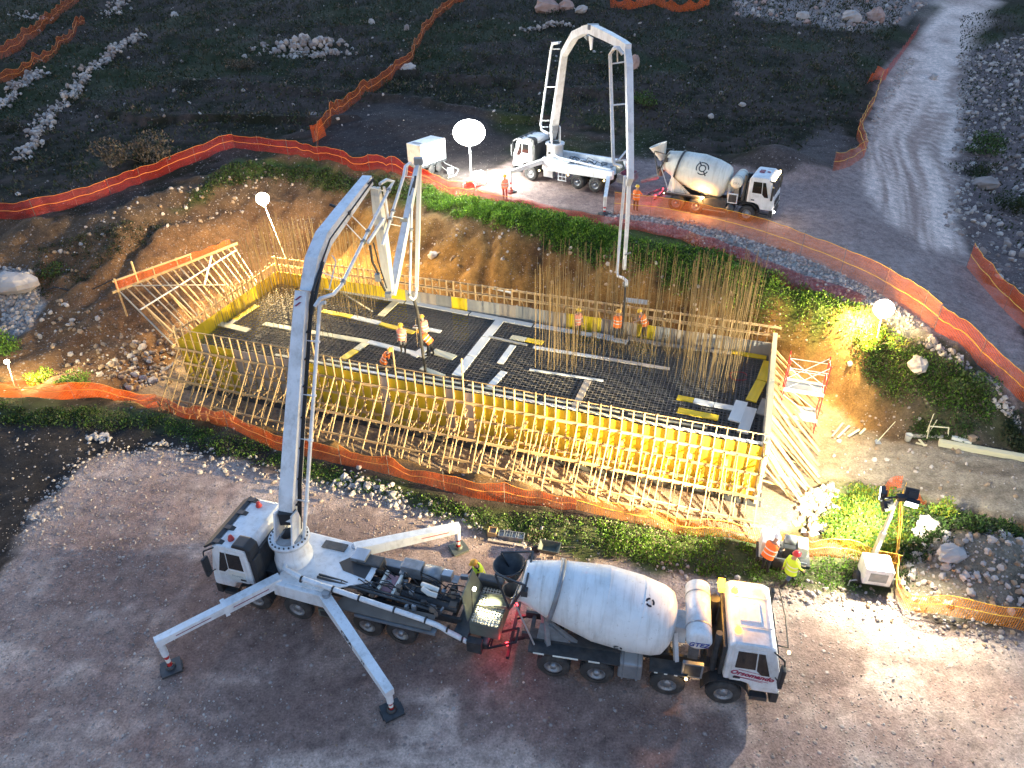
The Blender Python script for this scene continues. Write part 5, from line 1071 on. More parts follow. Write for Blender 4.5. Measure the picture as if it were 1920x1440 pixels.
drum_badge(mx1, 1.05, drum_angle(mx1, A0, ax, 1.05, 1.185, 1130), 1.19, .15, A0, ax); drum_badge(mx1, 1.55, drum_angle(mx1, A0, ax, 1.55, 1.2, 1214), 1.2, .15, A0, ax)
Pf = G(1399, 402.7, 4.02); Pf3 = G(1268.5, 383, 4.02); ang = math.atan2(Pf.y-Pf3.y, Pf.x-Pf3.x)
mx2 = placed('mixer_truck', Pf, ang, -1, 1.22, 'cream drummed three axle mixer truck with round black emblem on the upper road', 'mixer truck', 'concrete mixer trucks')
A0, ax, kk, m_, ce = mixer(mx2, [0, -3.32, -4.68], 1, 'cream_paint', False)
cab(mx2, visor=False, roof='none', zroof=2.95)
MB().box((.35, .1, 2.98), (.3, .5, .06)).build('roof_vent', 'maroon', mx2); MB().box((.75, .1, 2.98), (.2, .08, .05)).build('roof_horn', 'maroon', mx2)
MB().box((1.3, 0, 2.84), (.12, 2.0, .14)).build('light_box', 'lamp_marker', mx2)
drum_badge(mx2, 2.0*kk, drum_angle(mx2, A0, ax, 2.0*kk, 1.2, 316), 1.2, .42, A0, ax, simple=False)
for p, lt in (((-3.0, -1.2, 1.05), (14, (1, .5, .15), (0, -.15, .1))), ((-5.55, -1.2, 1.1), None), ((-1.15, -1.28, .5), None)): marker(mx2, p, light=lt)
marker(mx2, (1.62, -.9, .8), 'lamp_white', .07, light=(1.5, (1, .9, .8), (.2, 0, 0))); marker(mx2, (ce-.4, -.8, .7), 'lamp_red', .06, light=(2.2, (1, .05, .12), (-.15, 0, .1))); marker(mx2, (ce-.4, .8, .7), 'lamp_red', .06, light=(1.2, (1, .05, .12), (-.15, 0, .1)))
text_part('tank_lettering', 'CIFA', 'grey_print', mx2, (-.98, -.97, 2.3), (1, 0, 0), (0, 0, 1), .2)
# stains of dried concrete stay in the paint

# ================================================================== PUMP TRUCKS
def elbow(c, a, b, r, n=6):
    """quarter bend between directions a and b round corner c"""
    c, a, b = Vector(c), Vector(a).normalized(), Vector(b).normalized(); p0, p1 = c-a*r, c+b*r
    return [p0.lerp(c, i/n).lerp(c.lerp(p1, i/n), i/n) for i in range(n+1)]
def leg(root, hinge, foot, ztop, w0, h0, stripe, boxed=True, tele=False, plate='dark_steel', name='outrigger'):
    """outrigger beam from the hinge (world) to above the foot plate (world)"""
    hinge, foot = Vector(hinge), Vector(foot); top = Vector((foot.x, foot.y, foot.z+ztop)); d = (top-hinge).normalized()
    mb = MB()
    if tele:
        mid = hinge.lerp(top, .48); mb.beam(hinge, mid, w0, h0).beam(mid-d*.1, top+d*.12, w0*.78, h0*.74); mb.beam(mid-d*.08, mid+d*.06, w0+.08, h0+.08)
    else: mb.beam(hinge-d*.1, top+d*.1, w0, h0, w1=w0*.8, h1=h0*.72)
    o = mb.build(name, 'white_paint', root, world=True)
    x_, y_, z_ = frame(d)
    for s in (-1, 1):
        a, b = hinge.lerp(top, .12 if tele else .62), hinge.lerp(top, .42 if tele else .9); w = (w0 if tele else w0*.84)/2+.004
        MB().beam(a+y_*s*w, b+y_*s*w, .006, .035).build('stripe', stripe, o, world=True)
        if tele: MB().beam(hinge.lerp(top, .6)+y_*s*(w0*.39+.004), hinge.lerp(top, .88)+y_*s*(w0*.39+.004), .006, .03).build('stripe', stripe, o, world=True)
    MB().tube([top+Vector((0, 0, .15)), top-Vector((0, 0, ztop*.5))], .11, 10).build('jack_leg', 'white_paint', o, world=True)
    jk = MB(); n_ = 4
    for i in range(n_): z0 = foot.z+ztop*.5*(1-i/n_); z1 = foot.z+ztop*.5*(1-(i+1)/n_)+.0; jk.tube([(foot.x, foot.y, z0), (foot.x, foot.y, z1+.02)], .075, 10, i % 2)
    jk.build('jack_ram', ['red_paint', 'stripe'], o, world=True)
    MB().box(foot+Vector((0, 0, .06)), (.62, .62, .08), 0, Matrix.Rotation(.5, 3, 'Z')).lathe([(0, .16), (.05, .16), (.1, .1)], foot+Vector((0, 0, .1)), (0, 0, 1), 12).box(foot+Vector((0, 0, .02)), (.7, .34, .05), 0, Matrix.Rotation(.5, 3, 'Z')).build('foot_plate', plate, o, world=True)
    return o
# ---------------- near pump
Pp = G(480.7, 1125.8, .52); Pp4 = G(750, 1191, .52); ang = math.atan2(Pp.y-Pp4.y, Pp.x-Pp4.x)
pu = placed('concrete_pump_truck', Pp, ang, 1, 1.22, 'white concrete pump truck in the foreground, boom reaching over the formwork', 'pump truck', 'concrete pump trucks')
WL = WM[pu]; toL = WL.inverted()
AX = [0, -1.62, -4.28, -5.5]
chassis(pu, 1.0, -7.4)
for i, x in enumerate(AX):
    axle(pu, x)
    for s in (-1, 1): wheel(pu, x, s, i >= 2)
cab(pu, roof='none', beacons=((.62, -.85, 'red_paint'), (.62, .85, 'red_paint')), intake=1)
MB().prism([(.12, 1.4), (.12, 1.85), (.78, 1.85), (.78, 1.4)], (0, 1.24, 0), (1, 0, 0), (0, 0, 1), (0, .006, 0)).build('door_panel', 'white_board', pu)
text_part('door_lettering', 'POMPE', 'grey_print', pu, (.45, 1.2475, 1.62), (-1, 0, 0), (0, 0, 1), .14, depth=.002)
ped = -1.05
MB().lathe([(0, .66), (.55, .66), (.6, .62), (1.2, .56), (1.3, .56), (1.3, .70), (1.42, .70), (1.42, .5)], (ped, 0, 1.35), (0, 0, 1), 32).build('pedestal', 'white_paint', pu)
bl = MB()
for k in range(24): a = 2*math.pi*k/24; bl.tube([(ped+.63*math.cos(a), .63*math.sin(a), 2.77), (ped+.63*math.cos(a), .63*math.sin(a), 2.82)], .03, 6)
bl.pieces('flange_bolt', 'dark_steel', pu)
MB().prism([(-2.75, 1.05), (-2.95, 1.62), (-.95, 1.72), (-.9, 1.15)], (0, .55, 0), (1, 0, 0), (0, 0, 1), (0, .72, 0)).build('side_box', 'white_paint', pu, bevel=.04)
MB().prism([(-2.75, 1.05), (-2.95, 1.62), (-.95, 1.72), (-.9, 1.15)], (0, -1.27, 0), (1, 0, 0), (0, 0, 1), (0, .72, 0)).build('side_box', 'white_paint', pu, bevel=.04)
MB().box((-1.9, 0, 1.25), (2.3, 1.1, .5)).prism([(-2.7, -1.1), (-4.1, -.75), (-4.1, .3), (-2.7, 1.1), (-1.0, 1.1), (-1.0, -1.1)], (0, 0, 1.66), (1, 0, 0), (0, 1, 0), (0, 0, .05)).build('deck_plate', 'white_paint', pu)
MB().prism([(-3.0, .1), (-3.9, .25), (-3.9, -.35), (-3.0, -.55), (-2.7, -.2)], (0, 0, 1.712), (1, 0, 0), (0, 1, 0), (0, 0, .01)).build('deck_opening_shade', 'black_plastic', pu)  # black sheet on the deck standing in for the dark of an opening
MB().box((-2.2, -.85, 1.74), (.9, .35, .03)).build('deck_grating', 'dark_steel', pu)
# pumping unit on the deck
for y, m2 in ((-.12, 'dark_steel'), (.16, 'dark_steel')):
    MB().tube([(-3.0, y, 1.42), (-5.2, y, 1.28)], .1, 12).tube([(-5.2, y, 1.28), (-7.2, y, 1.12)], .14, 12).pieces('pump_cylinder', m2, pu)
MB().box((-4.7, .02, 1.36), (.4, .75, .28)).build('water_box', 'pink_steel', pu, bevel=.03)
MB().box((-4.45, .02, 1.45), (.1, .85, .3)).box((-4.98, .02, 1.4), (.1, .85, .28)).pieces('water_box_frame', 'cream_paint', pu)
MB().box((-3.75, -.55, 1.55), (.9, .5, .5)).build('oil_tank', 'dark_steel', pu, bevel=.05)
MB().box((-5.25, -.75, 1.55), (.75, .45, .5)).build('tool_box', 'grey_steel', pu, bevel=.03)
MB().box((-4.35, -.98, 1.15), (2.4, .35, .4)).build('side_locker', 'grey_steel', pu, bevel=.03)
MB().lathe([(-.3, .0), (-.3, .3), (.35, .3), (.35, 0)], (-6.05, -.75, 1.5), (1, 0, 0), 16).build('water_drum', 'grey_steel', pu)
MB().box((-6.55, -.72, 1.62), (.35, .3, .3)).build('control_cabinet', 'aluminium', pu, bevel=.02)
MB().box((-3.35, .35, 1.5), (.55, .32, .25)).box((-4.0, .3, 1.48), (.35, .25, .25)).pieces('valve_block', 'aluminium', pu, bevel=.02)
MB().box((-3.35, -.62, 1.82), (.55, .55, .16)).pieces('valve_block', 'aluminium', pu, bevel=.02)
cl = MB(); rr_ = random.Random(3)
for i in range(46):
    x = -2.7-rr_.random()*4.6; y = rr_.uniform(-.95, .75); z = 1.3+rr_.random()*.3
    cl.box((x, y, z), (rr_.uniform(.06, .3), rr_.uniform(.06, .22), rr_.uniform(.05, .28)), rr_.randrange(3), Matrix.Rotation(rr_.uniform(-.3, .3), 3, 'Z'))
cl.pieces('hydraulic_fitting', ['dark_steel', 'grey_steel', 'mud_steel'], pu)
hs = MB()
for i in range(26):
    x = -2.6-rr_.random()*4.2; y = rr_.uniform(-.8, .7); L2 = rr_.uniform(.4, 1.3); dy = rr_.uniform(-.3, .3)
    hs.tube([(x, y, 1.45), (x-.15*L2, y+dy*.3, 1.68+rr_.random()*.15), (x-.7*L2, y+dy*.8, 1.66), (x-L2, y+dy, 1.42)], .022, 5)
hs.pieces('hydraulic_hose', 'hose_black', pu)
MB().tube([(-6.0, .15, 1.75), (-6.3, .35, 1.85), (-6.55, .3, 1.75)], .09, 10).tube([(-5.9, -.05, 1.72), (-6.25, .1, 1.85), (-6.5, .05, 1.72)], .09, 10).pieces('wear_elbow', 'white_board', pu)
for y in (.62,): MB().tube([(-2.3, y, 1.75), (-5.4, y, 1.5), (-6.8, y, 1.35)], .05, 8).tube([(-2.3, y-.12, 1.75), (-5.4, y-.12, 1.5), (-6.8, y-.12, 1.35)], .04, 8).pieces('hydraulic_line', 'dark_steel', pu)
# delivery pipe down the flank
pp = [(ped, .35, 2.0), (ped-.1, .75, 1.95)]+[(-2.0, .98, 1.95), (-4.0, 1.0, 1.66), (-6.3, 1.02, 1.34)]+elbow((-6.9, 1.03, 1.25), (-1, 0, -.1), (-.75, 0, -.6), .35)+[(-8.0, .95, .55)]
MB().tube(pp, .09, 12).build('delivery_pipe', 'white_paint', pu)
cp = MB()
for x, z in ((-1.95, 1.95), (-3.1, 1.79), (-4.05, 1.655), (-5.3, 1.48), (-6.4, 1.33), (-7.15, 1.12), (-7.65, .78)):
    cp.lathe([(-.03, .09), (-.03, .12), (.03, .12), (.03, .09)], (x, 1.0, z), (-1, 0, -.14), 12)
cp.pieces('pipe_clamp', 'black_plastic', pu)
MB().tube([(-8.0, .9, .5)]+elbow((-8.35, .7, .35), (-.7, -.2, -.3), (-.1, -1, .2), .3)+[(-8.4, .3, .42)], .11, 12).build('pipe_bend', 'white_paint', pu)
# flank plates
MB().prism([(-3.35, 0), (-6.65, 0), (-6.65, .52), (-3.1, .52)], (0, .72, 1.28), (1, 0, 0), (0, 1, -.25), (0, 0, .03)).build('side_plate', 'mud_steel', pu)
MB().box((-5.35, 1.08, 1.06), (2.9, .34, .05)).box((-5.35, 1.25, 1.02), (2.9, .03, .1)).pieces('mudguard', 'grey_steel', pu)
MB().box((-5.35, -1.08, 1.06), (2.9, .34, .05)).pieces('mudguard', 'grey_steel', pu)
MB().box((-2.95, 1.15, .62), (1.0, .05, .35)).build('side_guard', 'olive_steel', pu); MB().box((-2.95, 1.178, .62), (.85, .01, .24)).build('guard_panel', 'black_plastic', pu)
# hopper with grate and raised lid
hp = MB(); hx = -7.85
for (x0, x1, y0, y1, z0, z1) in ((hx-.02, hx+.02, -.75, .75, .85, 1.42), (hx-.98, hx-.94, -.75, .75, .85, 1.42)): hp.box(((x0+x1)/2, 0, (z0+z1)/2), (x1-x0, 1.5, z1-z0))
for s in (-1, 1): hp.box((hx-.48, s*.75, 1.13), (.98, .04, .57))
hp.box((hx-.48, 0, .78), (.7, 1.2, .14)); ho = hp.build('hopper', 'olive_steel', pu)
MB().box((hx-.48, 0, 1.05), (.92, 1.44, .1)).build('wet_concrete', 'concrete', ho)
for i in range(9): MB().box((hx-.08-i*.1, 0, 1.44), (.025, 1.46, .03)).build('grate_bar', 'cream_paint', pu)
for i in range(13): MB().box((hx-.48, -.66+i*.11, 1.445), (.92, .022, .03)).build('grate_bar', 'cream_paint', pu)
MB().prism([(-.75, 0), (.78, 0), (.55, .85), (-.6, .9)], (hx+.05, 0, 1.45), (0, 1, 0), (.28, 0, 1), (.04, 0, 0)).build('hopper_lid', 'olive_steel', pu)
MB().box((hx-.2, -.95, 1.5), (.95, .35, .4)).build('splash_guard', 'dark_steel', pu, bevel=.08)
MB().lathe([(-.9, .0), (-.9, .18), (.9, .18), (.9, 0)], (hx-.48, 0, .55), (0, 1, 0), 12).box((hx+.3, 0, .75), (.5, 1.9, .25)).box((hx-.2, .95, .55), (.5, .25, .5)).box((hx-.3, -.95, .5), (.4, .3, .5)).pieces('hopper_undercarriage', 'dark_steel', pu)
MB().beam((hx-.98, -.2, 1.45), (hx-1.55, -.75, 1.4), .07, .05).build('stay_bar', 'cream_paint', pu)
wl = MB().box((hx-.05, .3, 2.5), (.08, .1, .08)).build('work_lamp', 'lamp_warm', pu); MB().tube([(hx+.05, .3, 1.4), (hx+.05, .3, 2.5)], .02, 5).build('lamp_stalk', 'dark_steel', pu)
l = bpy.data.lights.new('work_light', 'SPOT'); l.energy, l.color, l.shadow_soft_size, l.spot_size = 45, (1, .9, .55), .08, R(46); q = bpy.data.objects.new('work_light', l); COL.objects.link(q); q.parent = wl; q.location = (hx-.12, .25, 2.42); q.rotation_euler = (R(-8), R(18), 0)
# outriggers
f1 = G(322, 1254, .02); leg(pu, WL @ Vector((-1.05, .95, 1.62)), f1, 1.45, .34, .36, 'maroon', tele=True)
f2 = G(735, 1334, .02); l2 = leg(pu, WL @ Vector((-2.85, 1.15, 1.38)), f2, 1.05, .36, .42, 'white_paint')
f3 = G(860, 1030, .02); leg(pu, WL @ Vector((-2.95, -1.05, 1.55)), f3, 1.15, .36, .46, 'red_paint', plate='olive_steel')
hg = MB()
for y in (1.15, -1.05): hg.tube([(-2.9, y, 1.05), (-2.9, y, 1.75)], .14, 12)
hg.pieces('hinge_pin', 'aluminium', pu)
# lettering on the rear outrigger, on its camera side
h0, t0 = WL @ Vector((-2.85, 1.15, 1.38)), f2+Vector((0, 0, 1.05)); dd = (t0-h0).normalized(); sd = Vector((0, 0, 1)).cross(dd).normalized(); sd = sd if sd.dot(Vector(CAMP)-h0) > 0 else -sd
cand = [sd, -sd]; cand.sort(key=lambda v: -v.dot(Vector((-1, -.3, 0)))); sd = cand[0]
iL = toL.to_3x3(); upv = dd.cross(sd); upv = upv if upv.z > 0 else -upv
rdir = dd if dd.cross(upv).dot(sd) > 0 else -dd
for tx_, q, sz, m2 in (('CIFA', .42, .36, 'black_paint'), ('35', .68, .24, 'black_paint')):
    p = h0.lerp(t0, q)+sd*(.18-.035*q+.002); text_part('leg_lettering', tx_, m2, l2, toL @ p, iL @ rdir, iL @ upv, sz, bold=.012 if sz > .3 else 0, shear=.25)
# ---------------- near boom
base = WL @ Vector((ped, 0, 2.85)); tipw = G(797, 690, 1.2); dh = (tipw-base); dh.z = 0; dh.normalize(); nb = Vector((dh.y, -dh.x, 0))    # nb = right hand side of the boom
B = lambda px, py, off=0.: PL(px, py, base+nb*off, tuple(nb))
def pipe_run(root, pts, r=.065, matn='white_paint', name='boom_pipe'): return MB().tube(pts, r, 10).build(name, matn, root, world=True)
tur = MB(); tb = base
for s in (-1, 1): tur.prism([(-.45, -.1), (.45, -.1), (.28, .95), (-.1, 1.0)], tb+nb*(s*.32), dh, (0, 0, 1), nb*.06)
tur.pieces('turret', 'white_paint', pu, world=True)
MB().lathe([(0, .5), (.1, .5), (.1, .28), (.14, .28)], tb-Vector((0, 0, .1)), (0, 0, 1), 24).build('turret_ring', 'grey_steel', pu, world=True)
j0 = B(541, 975); j1 = B(568, 560)
s1 = MB().path_box([j0, j0.lerp(j1, .12), j0.lerp(j1, .85), j1+(j1-j0).normalized()*.25], [.5, .52, .44, .42], [.42, .62, .5, .36], nb).build('boom_section', 'white_paint', pu, world=True)
MB().tube([tb+dh*.5+Vector((0, 0, .1)), j0.lerp(j1, .38)+dh*.35], [.1, .1], 12).pieces('boom_cylinder', 'dark_steel', pu, world=True)
d1 = (j1-j0).normalized(); hb = MB()
for k in range(5): hb.tube([j0+nb*(.27+.03*k)+d1*.1-Vector((0, 0, .45)), j0+nb*(.27+.03*k)+d1*1.3, j0.lerp(j1, .5)+nb*(.26+.025*k), j1+nb*(.25+.03*k)-d1*.1, j1+nb*(.3+.02*k)+d1*.3], .018, 5)
hb.pieces('boom_hose', 'hose_black', pu, world=True)
dk = MB()
for q in (.08, .2, .34, .48, .62, .74, .86): dk.box(j0.lerp(j1, q)+nb*.27, (.14, .14, .05), 0)
dk.pieces('hose_bracket', 'black_plastic', pu, world=True)
MB().box(j0+d1*.2, (.54, .54, .5), 0).build('boom_foot', 'black_plastic', pu, world=True)
q0, q1 = j0+nb*.62+d1*.1, j1+nb*.62-d1*.35
pipe_run(pu, [tb+nb*.55+Vector((0, 0, -.2)), q0, q1]+elbow(q1+d1*.3, d1, nb, .2))
br = MB()
for q in (.1, .38, .58, .82): p = j0.lerp(j1, q); br.beam(p+nb*.2, p+nb*.6, .04, .04).lathe([(-.04, .065), (-.04, .1), (.04, .1), (.04, .065)], p+nb*.62, d1, 10)
br.pieces('pipe_bracket', 'white_paint', pu, world=True)
V_ = [j1+nb*0, j1]; sgn = MB()
for k in range(2): p = j1-d1*.12+d1*(.2*k)-d1*.1; sgn.prism([(-.16, -.05), (.02, .1), (.1, .1), (-.08, -.05)], p+(d1.cross(nb)*-.26 if d1.cross(nb).dot(Vector(CAMP)-p) < 0 else d1.cross(nb)*.26), nb, d1, (0, 0, .004))
sgn.build('hazard_mark', 'maroon', pu, world=True)
k0, k1, k2 = B(578, 548, -.05), B(607, 447, -.05), B(690, 337, -.05); km = B(590, 490, -.05)
s2 = MB().path_box([k0, km, k1, k1.lerp(k2, .5), k2], [.46, .47, .45, .42, .38], [.36, .56, .54, .48, .36], nb).build('boom_section', 'white_paint', pu, world=True)
d2 = (k2-k1).normalized()
hb = MB()
for k in range(3): hb.tube([k0+nb*(.22+.03*k), km+nb*(.22+.03*k), k1+nb*(.21+.02*k), k2+nb*(.17+.03*k)], .018, 5)
hb.pieces('boom_hose', 'hose_black', pu, world=True)
MB().box(k1.lerp(k2, .42), (.5, .3, .12)).tube([k1.lerp(k2, .42)-nb*.2+Vector((0, 0, .15)), k1.lerp(k2, .42)-nb*.5+Vector((0, 0, .25))], .05, 6).build('boom_clamp', 'black_plastic', pu, world=True)
MB().tube([j1+nb*.3+d1*.2, k0.lerp(km, .8)+nb*.28], .05, 8).tube([j1+nb*.36-d1*.5, km+nb*.3], .06, 8).pieces('knuckle_link', 'black_plastic', pu, world=True)
w0, w1 = B(640, 535, .55), B(731, 352, .55)
pipe_run(pu, [B(590, 575, .62), B(600, 560, .75), B(625, 552, .75), w0, w1, B(738, 340, .5), B(725, 337, .45), B(712, 345, .4)])
br = MB()
for (a, b) in (((655, 400), .52), ((645, 415), .42), ((600, 510), .05), ((690, 350), .95)): br.beam(B(*a, .15), w0.lerp(w1, b), .04, .04)
br.beam(B(617, 543, .6), B(630, 490, .5), .03, .03).beam(B(630, 490, .5), B(622, 478, .3), .03, .03); br.pieces('pipe_bracket', 'white_paint', pu, world=True)
cl = MB()
for a in (.03, .42, .52, .97): cl.lathe([(-.06, .065), (-.06, .1), (.06, .1), (.06, .065)], w0.lerp(w1, a), (w1-w0), 10)
cl.pieces('pipe_coupling', 'grey_steel', pu, world=True)
m0, m1_ = B(704, 352, .15), B(731, 545, .15)
MB().path_box([m0, m0.lerp(m1_, .3), m0.lerp(m1_, .7), m1_], [.32, .38, .36, .3], [.26, .42, .36, .26], nb).build('boom_section', 'cream_paint', pu, world=True)
MB().tube([B(690, 455, .3), B(720, 410, .4)], .07, 10).tube([B(720, 350, .3), B(728, 410, .35)], .05, 8).pieces('boom_cylinder', 'white_paint', pu, world=True)
hb = MB(); hb.tube([B(694, 460, .35), B(698, 490, .4), B(708, 510, .4), B(712, 525, .45), B(722, 545, .45)], .05, 7).tube([B(700, 455, .3), B(712, 500, .35), B(725, 540, .3)], .03, 6).tube([B(690, 345, .2), B(700, 335, .25), B(706, 350, .3)], .03, 6); hb.pieces('boom_hose', 'hose_black', pu, world=True)
MB().box(B(708, 520, .42), (.2, .2, .3)).box(B(728, 553, .3), (.25, .25, .2)).pieces('knuckle_link', 'grey_steel', pu, world=True)
o0, o1 = B(735, 552, .25), B(783, 310, .25)
MB().path_box([o0, o0.lerp(o1, .3), o0.lerp(o1, .8), o1], [.28, .3, .24, .2], [.24, .34, .26, .18], nb).build('boom_section', 'white_paint', pu, world=True)
MB().tube([B(776, 352, .42), B(779, 330, .42)], .05, 7).tube([B(768, 366, .42), B(776, 340, .42)], .03, 6).pieces('boom_cylinder', 'dark_steel', pu, world=True)
u0, u1 = B(717, 460, .5), B(757, 330, .5)
pipe_run(pu, [u0, u1, B(760, 312, .5), B(768, 306, .45), B(776, 312, .4)])
br = MB()
for (a, b) in (((735, 405), (756, 410)), ((731, 420), (750, 424)), ((757, 330), (775, 332)), ((765, 308), (762, 330))): br.beam(B(*a, .5), B(*b, .35), .035, .035)
br.pieces('pipe_bracket', 'white_paint', pu, world=True)
cl = MB()
for a in (.36, .48): cl.lathe([(-.05, .065), (-.05, .1), (.05, .1), (.05, .065)], u0.lerp(u1, a), (u1-u0), 10)
cl.box(B(757, 412, .35), (.3, .12, .16)); cl.pieces('pipe_coupling', 'grey_steel', pu, world=True)
x0, x1 = B(787, 300, .3), B(781, 545, .3)
MB().path_box([x0, x0.lerp(x1, .5), x1], [.16, .18, .14], [.14, .18, .12], nb).build('boom_tip_section', 'cream_paint', pu, world=True)
MB().box(B(785, 302, .3), (.4, .25, .3)).build('boom_head', 'grey_steel', pu, world=True)
pipe_run(pu, [B(772, 390, .45), B(771, 440, .45), B(768, 548, .45), B(768, 556, .45), B(775, 562, .4), B(780, 556, .4), B(781, 540, .35)], .055)
cl = MB()
for a in ((771, 430), (771, 452), (768, 552)): cl.lathe([(-.06, .055), (-.06, .09), (.06, .09), (.06, .055)], B(*a, .45), (0, 0, 1), 10)
cl.pieces('pipe_coupling', 'grey_steel', pu, world=True)
mb = MB(); mb.tube([B(776, 562, .4), B(783, 585, .35), B(788, 625, .3), B(793, 665, .2), B(797, 690, .1), B(798, 702, .0)], .075, 10); mb.build('end_hose', 'rubber', pu, world=True)
rod('guide_rope', B(779, 600, .4), G(783, 650, ZM+.1), .012, 'lumber', pu)

# ---------------- far pump
Pq = G(994.4, 335, 4.02); Pq3 = G(1119, 358, 4.02); ang = math.atan2(Pq.y-Pq3.y, Pq.x-Pq3.x)
fpu = placed('concrete_pump_truck', Pq, ang, 1, 1.22, 'white concrete pump truck on the upper road, boom arched like a gate', 'pump truck', 'concrete pump trucks')
WL2 = WM[fpu]
chassis(fpu, 1.0, -6.4)
for i, x in enumerate([0, -3.9, -5.32]):
    axle(fpu, x)
    for s in (-1, 1): wheel(fpu, x, s, i >= 1)
cab(fpu, roof='none', intake=1, zroof=2.9)
px_ = -1.35
MB().lathe([(0, .62), (1.0, .62), (1.0, .7), (1.12, .7), (1.12, .45)], (px_, 0, 1.55), (0, 0, 1), 28).build('pedestal', 'white_paint', fpu)
MB().tube([(px_+.1, .6, 2.05), (px_+.1, .66, 2.05)], .1, 12).build('pedestal_hole_shade', 'black_plastic', fpu)  # black disc on the pedestal standing in for the dark inside a hole
MB().prism([(-3.1, .95), (-3.1, 1.78), (-1.0, 1.85), (-1.0, 1.0)], (0, .85, 0), (1, 0, 0), (0, 0, 1), (0, .36, 0)).build('side_box', 'white_paint', fpu, bevel=.03)
MB().prism([(-6.6, 1.08), (-6.6, 1.66), (-3.13, 1.66), (-3.13, 1.0)], (0, .9, 0), (1, 0, 0), (0, 0, 1), (0, .3, 0)).build('side_box', 'white_paint', fpu, bevel=.03)
MB().prism([(-6.6, 1.08), (-6.6, 1.85), (-1.0, 1.85), (-1.0, 1.0)], (0, -1.22, 0), (1, 0, 0), (0, 0, 1), (0, .3, 0)).build('side_box', 'white_paint', fpu, bevel=.03)
MB().box((-3.8, 0, 1.38), (5.6, 2.1, .1)).build('deck_plate', 'white_paint', fpu)
MB().tube([(-1.7, .55, 1.9), (-2.2, .8, 1.88), (-4.0, .85, 1.8), (-6.3, .85, 1.66)], .08, 10).build('delivery_pipe', 'white_paint', fpu)
hs = MB(); rr_ = random.Random(8)
for i in range(16):
    x = -2.2-rr_.random()*3.6; y = rr_.uniform(-.8, .6); hs.tube([(x, y, 1.45), (x-.2, y, 1.75), (x-.6, y+.1, 1.7), (x-.9, y+.15, 1.45)], .025, 5)
hs.pieces('hydraulic_hose', 'hose_black', fpu)
fx_ = MB()
for i in range(18): fx_.box((-2.3-rr_.random()*4, rr_.uniform(-.85, .6), 1.52), (rr_.uniform(.1, .4), rr_.uniform(.1, .3), rr_.uniform(.1, .3)), rr_.randrange(2))
fx_.pieces('hydraulic_fitting', ['white_paint', 'grey_steel'], fpu)
text_part('panel_lettering', 'EDIL', 'grey_print', fpu, (-1.95, 1.212, 1.56), (-1, 0, 0), (0, 0, 1), .24, depth=.002); text_part('panel_lettering', 'CONGLOMERATI 2', 'grey_print', fpu, (-2.05, 1.212, 1.3), (-1, 0, 0), (0, 0, 1), .2, depth=.002)
MB().box((-1.5, .98, .72), (.8, .45, .5)).build('fuel_tank', 'aluminium', fpu, bevel=.05)
ld = MB()
for x in (-2.35, -2.65, -2.95): ld.beam((x, 1.18, .4), (x, 1.18, 1.0), .04, .04)
for z in (.42, .7, .98): ld.beam((-2.3, 1.18, z), (-3.0, 1.18, z), .05, .05)
ld.build('side_ladder', 'white_paint', fpu)
MB().box((-4.6, 1.02, 1.1), (2.7, .4, .05)).box((-4.6, -1.02, 1.1), (2.7, .4, .05)).pieces('mudguard', 'white_paint', fpu)
hp = MB(); hx = -6.75
for x in (hx, hx-.95): hp.box((x, 0, 1.1), (.04, 1.4, .55))
for s in (-1, 1): hp.box((hx-.48, s*.7, 1.1), (.95, .04, .55))
hp.box((hx-.48, 0, .8), (.7, 1.1, .1)).build('hopper', 'grey_steel', fpu)
MB().prism([(-.7, 0), (.7, 0), (.4, .8), (-.5, .8)], (hx+.05, 0, 1.4), (0, 1, 0), (.3, 0, 1), (.05, 0, 0)).build('hopper_lid', 'olive_steel', fpu)
for i in range(9): MB().box((hx-.48, -.6+i*.15, 1.39), (.9, .03, .03)).build('grate_bar', 'maroon', fpu)
wl = MB().ball((hx+.1, .1, 1.75), .07, 8, 5).build('work_lamp', 'lamp_white', fpu)
fo = T(1075, 420); 
f4 = T(1133, 402); leg(fpu, WL2 @ Vector((-6.2, .9, 1.25)), f4, 1.1, .28, .3, 'white_paint')
c_ = WL2 @ Vector((-1.0, .95, 1.55)); f5 = T(958, 360); leg(fpu, c_, f5, 1.45, .26, .32, 'white_paint')
for p in ((-.75, 1.2, .85), (-3.15, 1.2, .9), (-6.0, 1.2, .95)): marker(fpu, p, r=.06)
# far boom
base = WL2 @ Vector((px_, 0, 2.7)); tipw = G(1158, 612, 1.5); dh = (tipw-base); dh.z = 0; dh.normalize(); nb = Vector((-dh.y, dh.x, 0))
if (Vector((1, 0, 0))).dot(nb) < 0: nb = -nb
B = lambda px, py, off=0.: PL(px, py, base+nb*off, tuple(nb))
tur = MB()
for s in (-1, 1): tur.prism([(-.4, -.1), (.4, -.1), (.25, 1.1), (-.2, 1.1)], base+nb*(s*.3), dh, (0, 0, 1), nb*.05)
tur.pieces('turret', 'white_paint', fpu, world=True)
a0, a1, a2, a3 = B(1036, 258), B(1047, 180), B(1058, 100), B(1078, 66)
MB().path_box([a0, a0.lerp(a1, .25), a1, a2, a3, B(1098, 56)], [.42, .52, .48, .40, .38, .36], [.3, .55, .46, .42, .46, .4], nb).build('boom_section', 'white_paint', fpu, world=True)
MB().tube([B(1034, 262, .35), B(1040, 215, .4)], .11, 8).tube([B(1040, 215, .4), B(1043, 205, .4)], .05, 6).pieces('boom_cylinder', 'grey_steel', fpu, world=True)
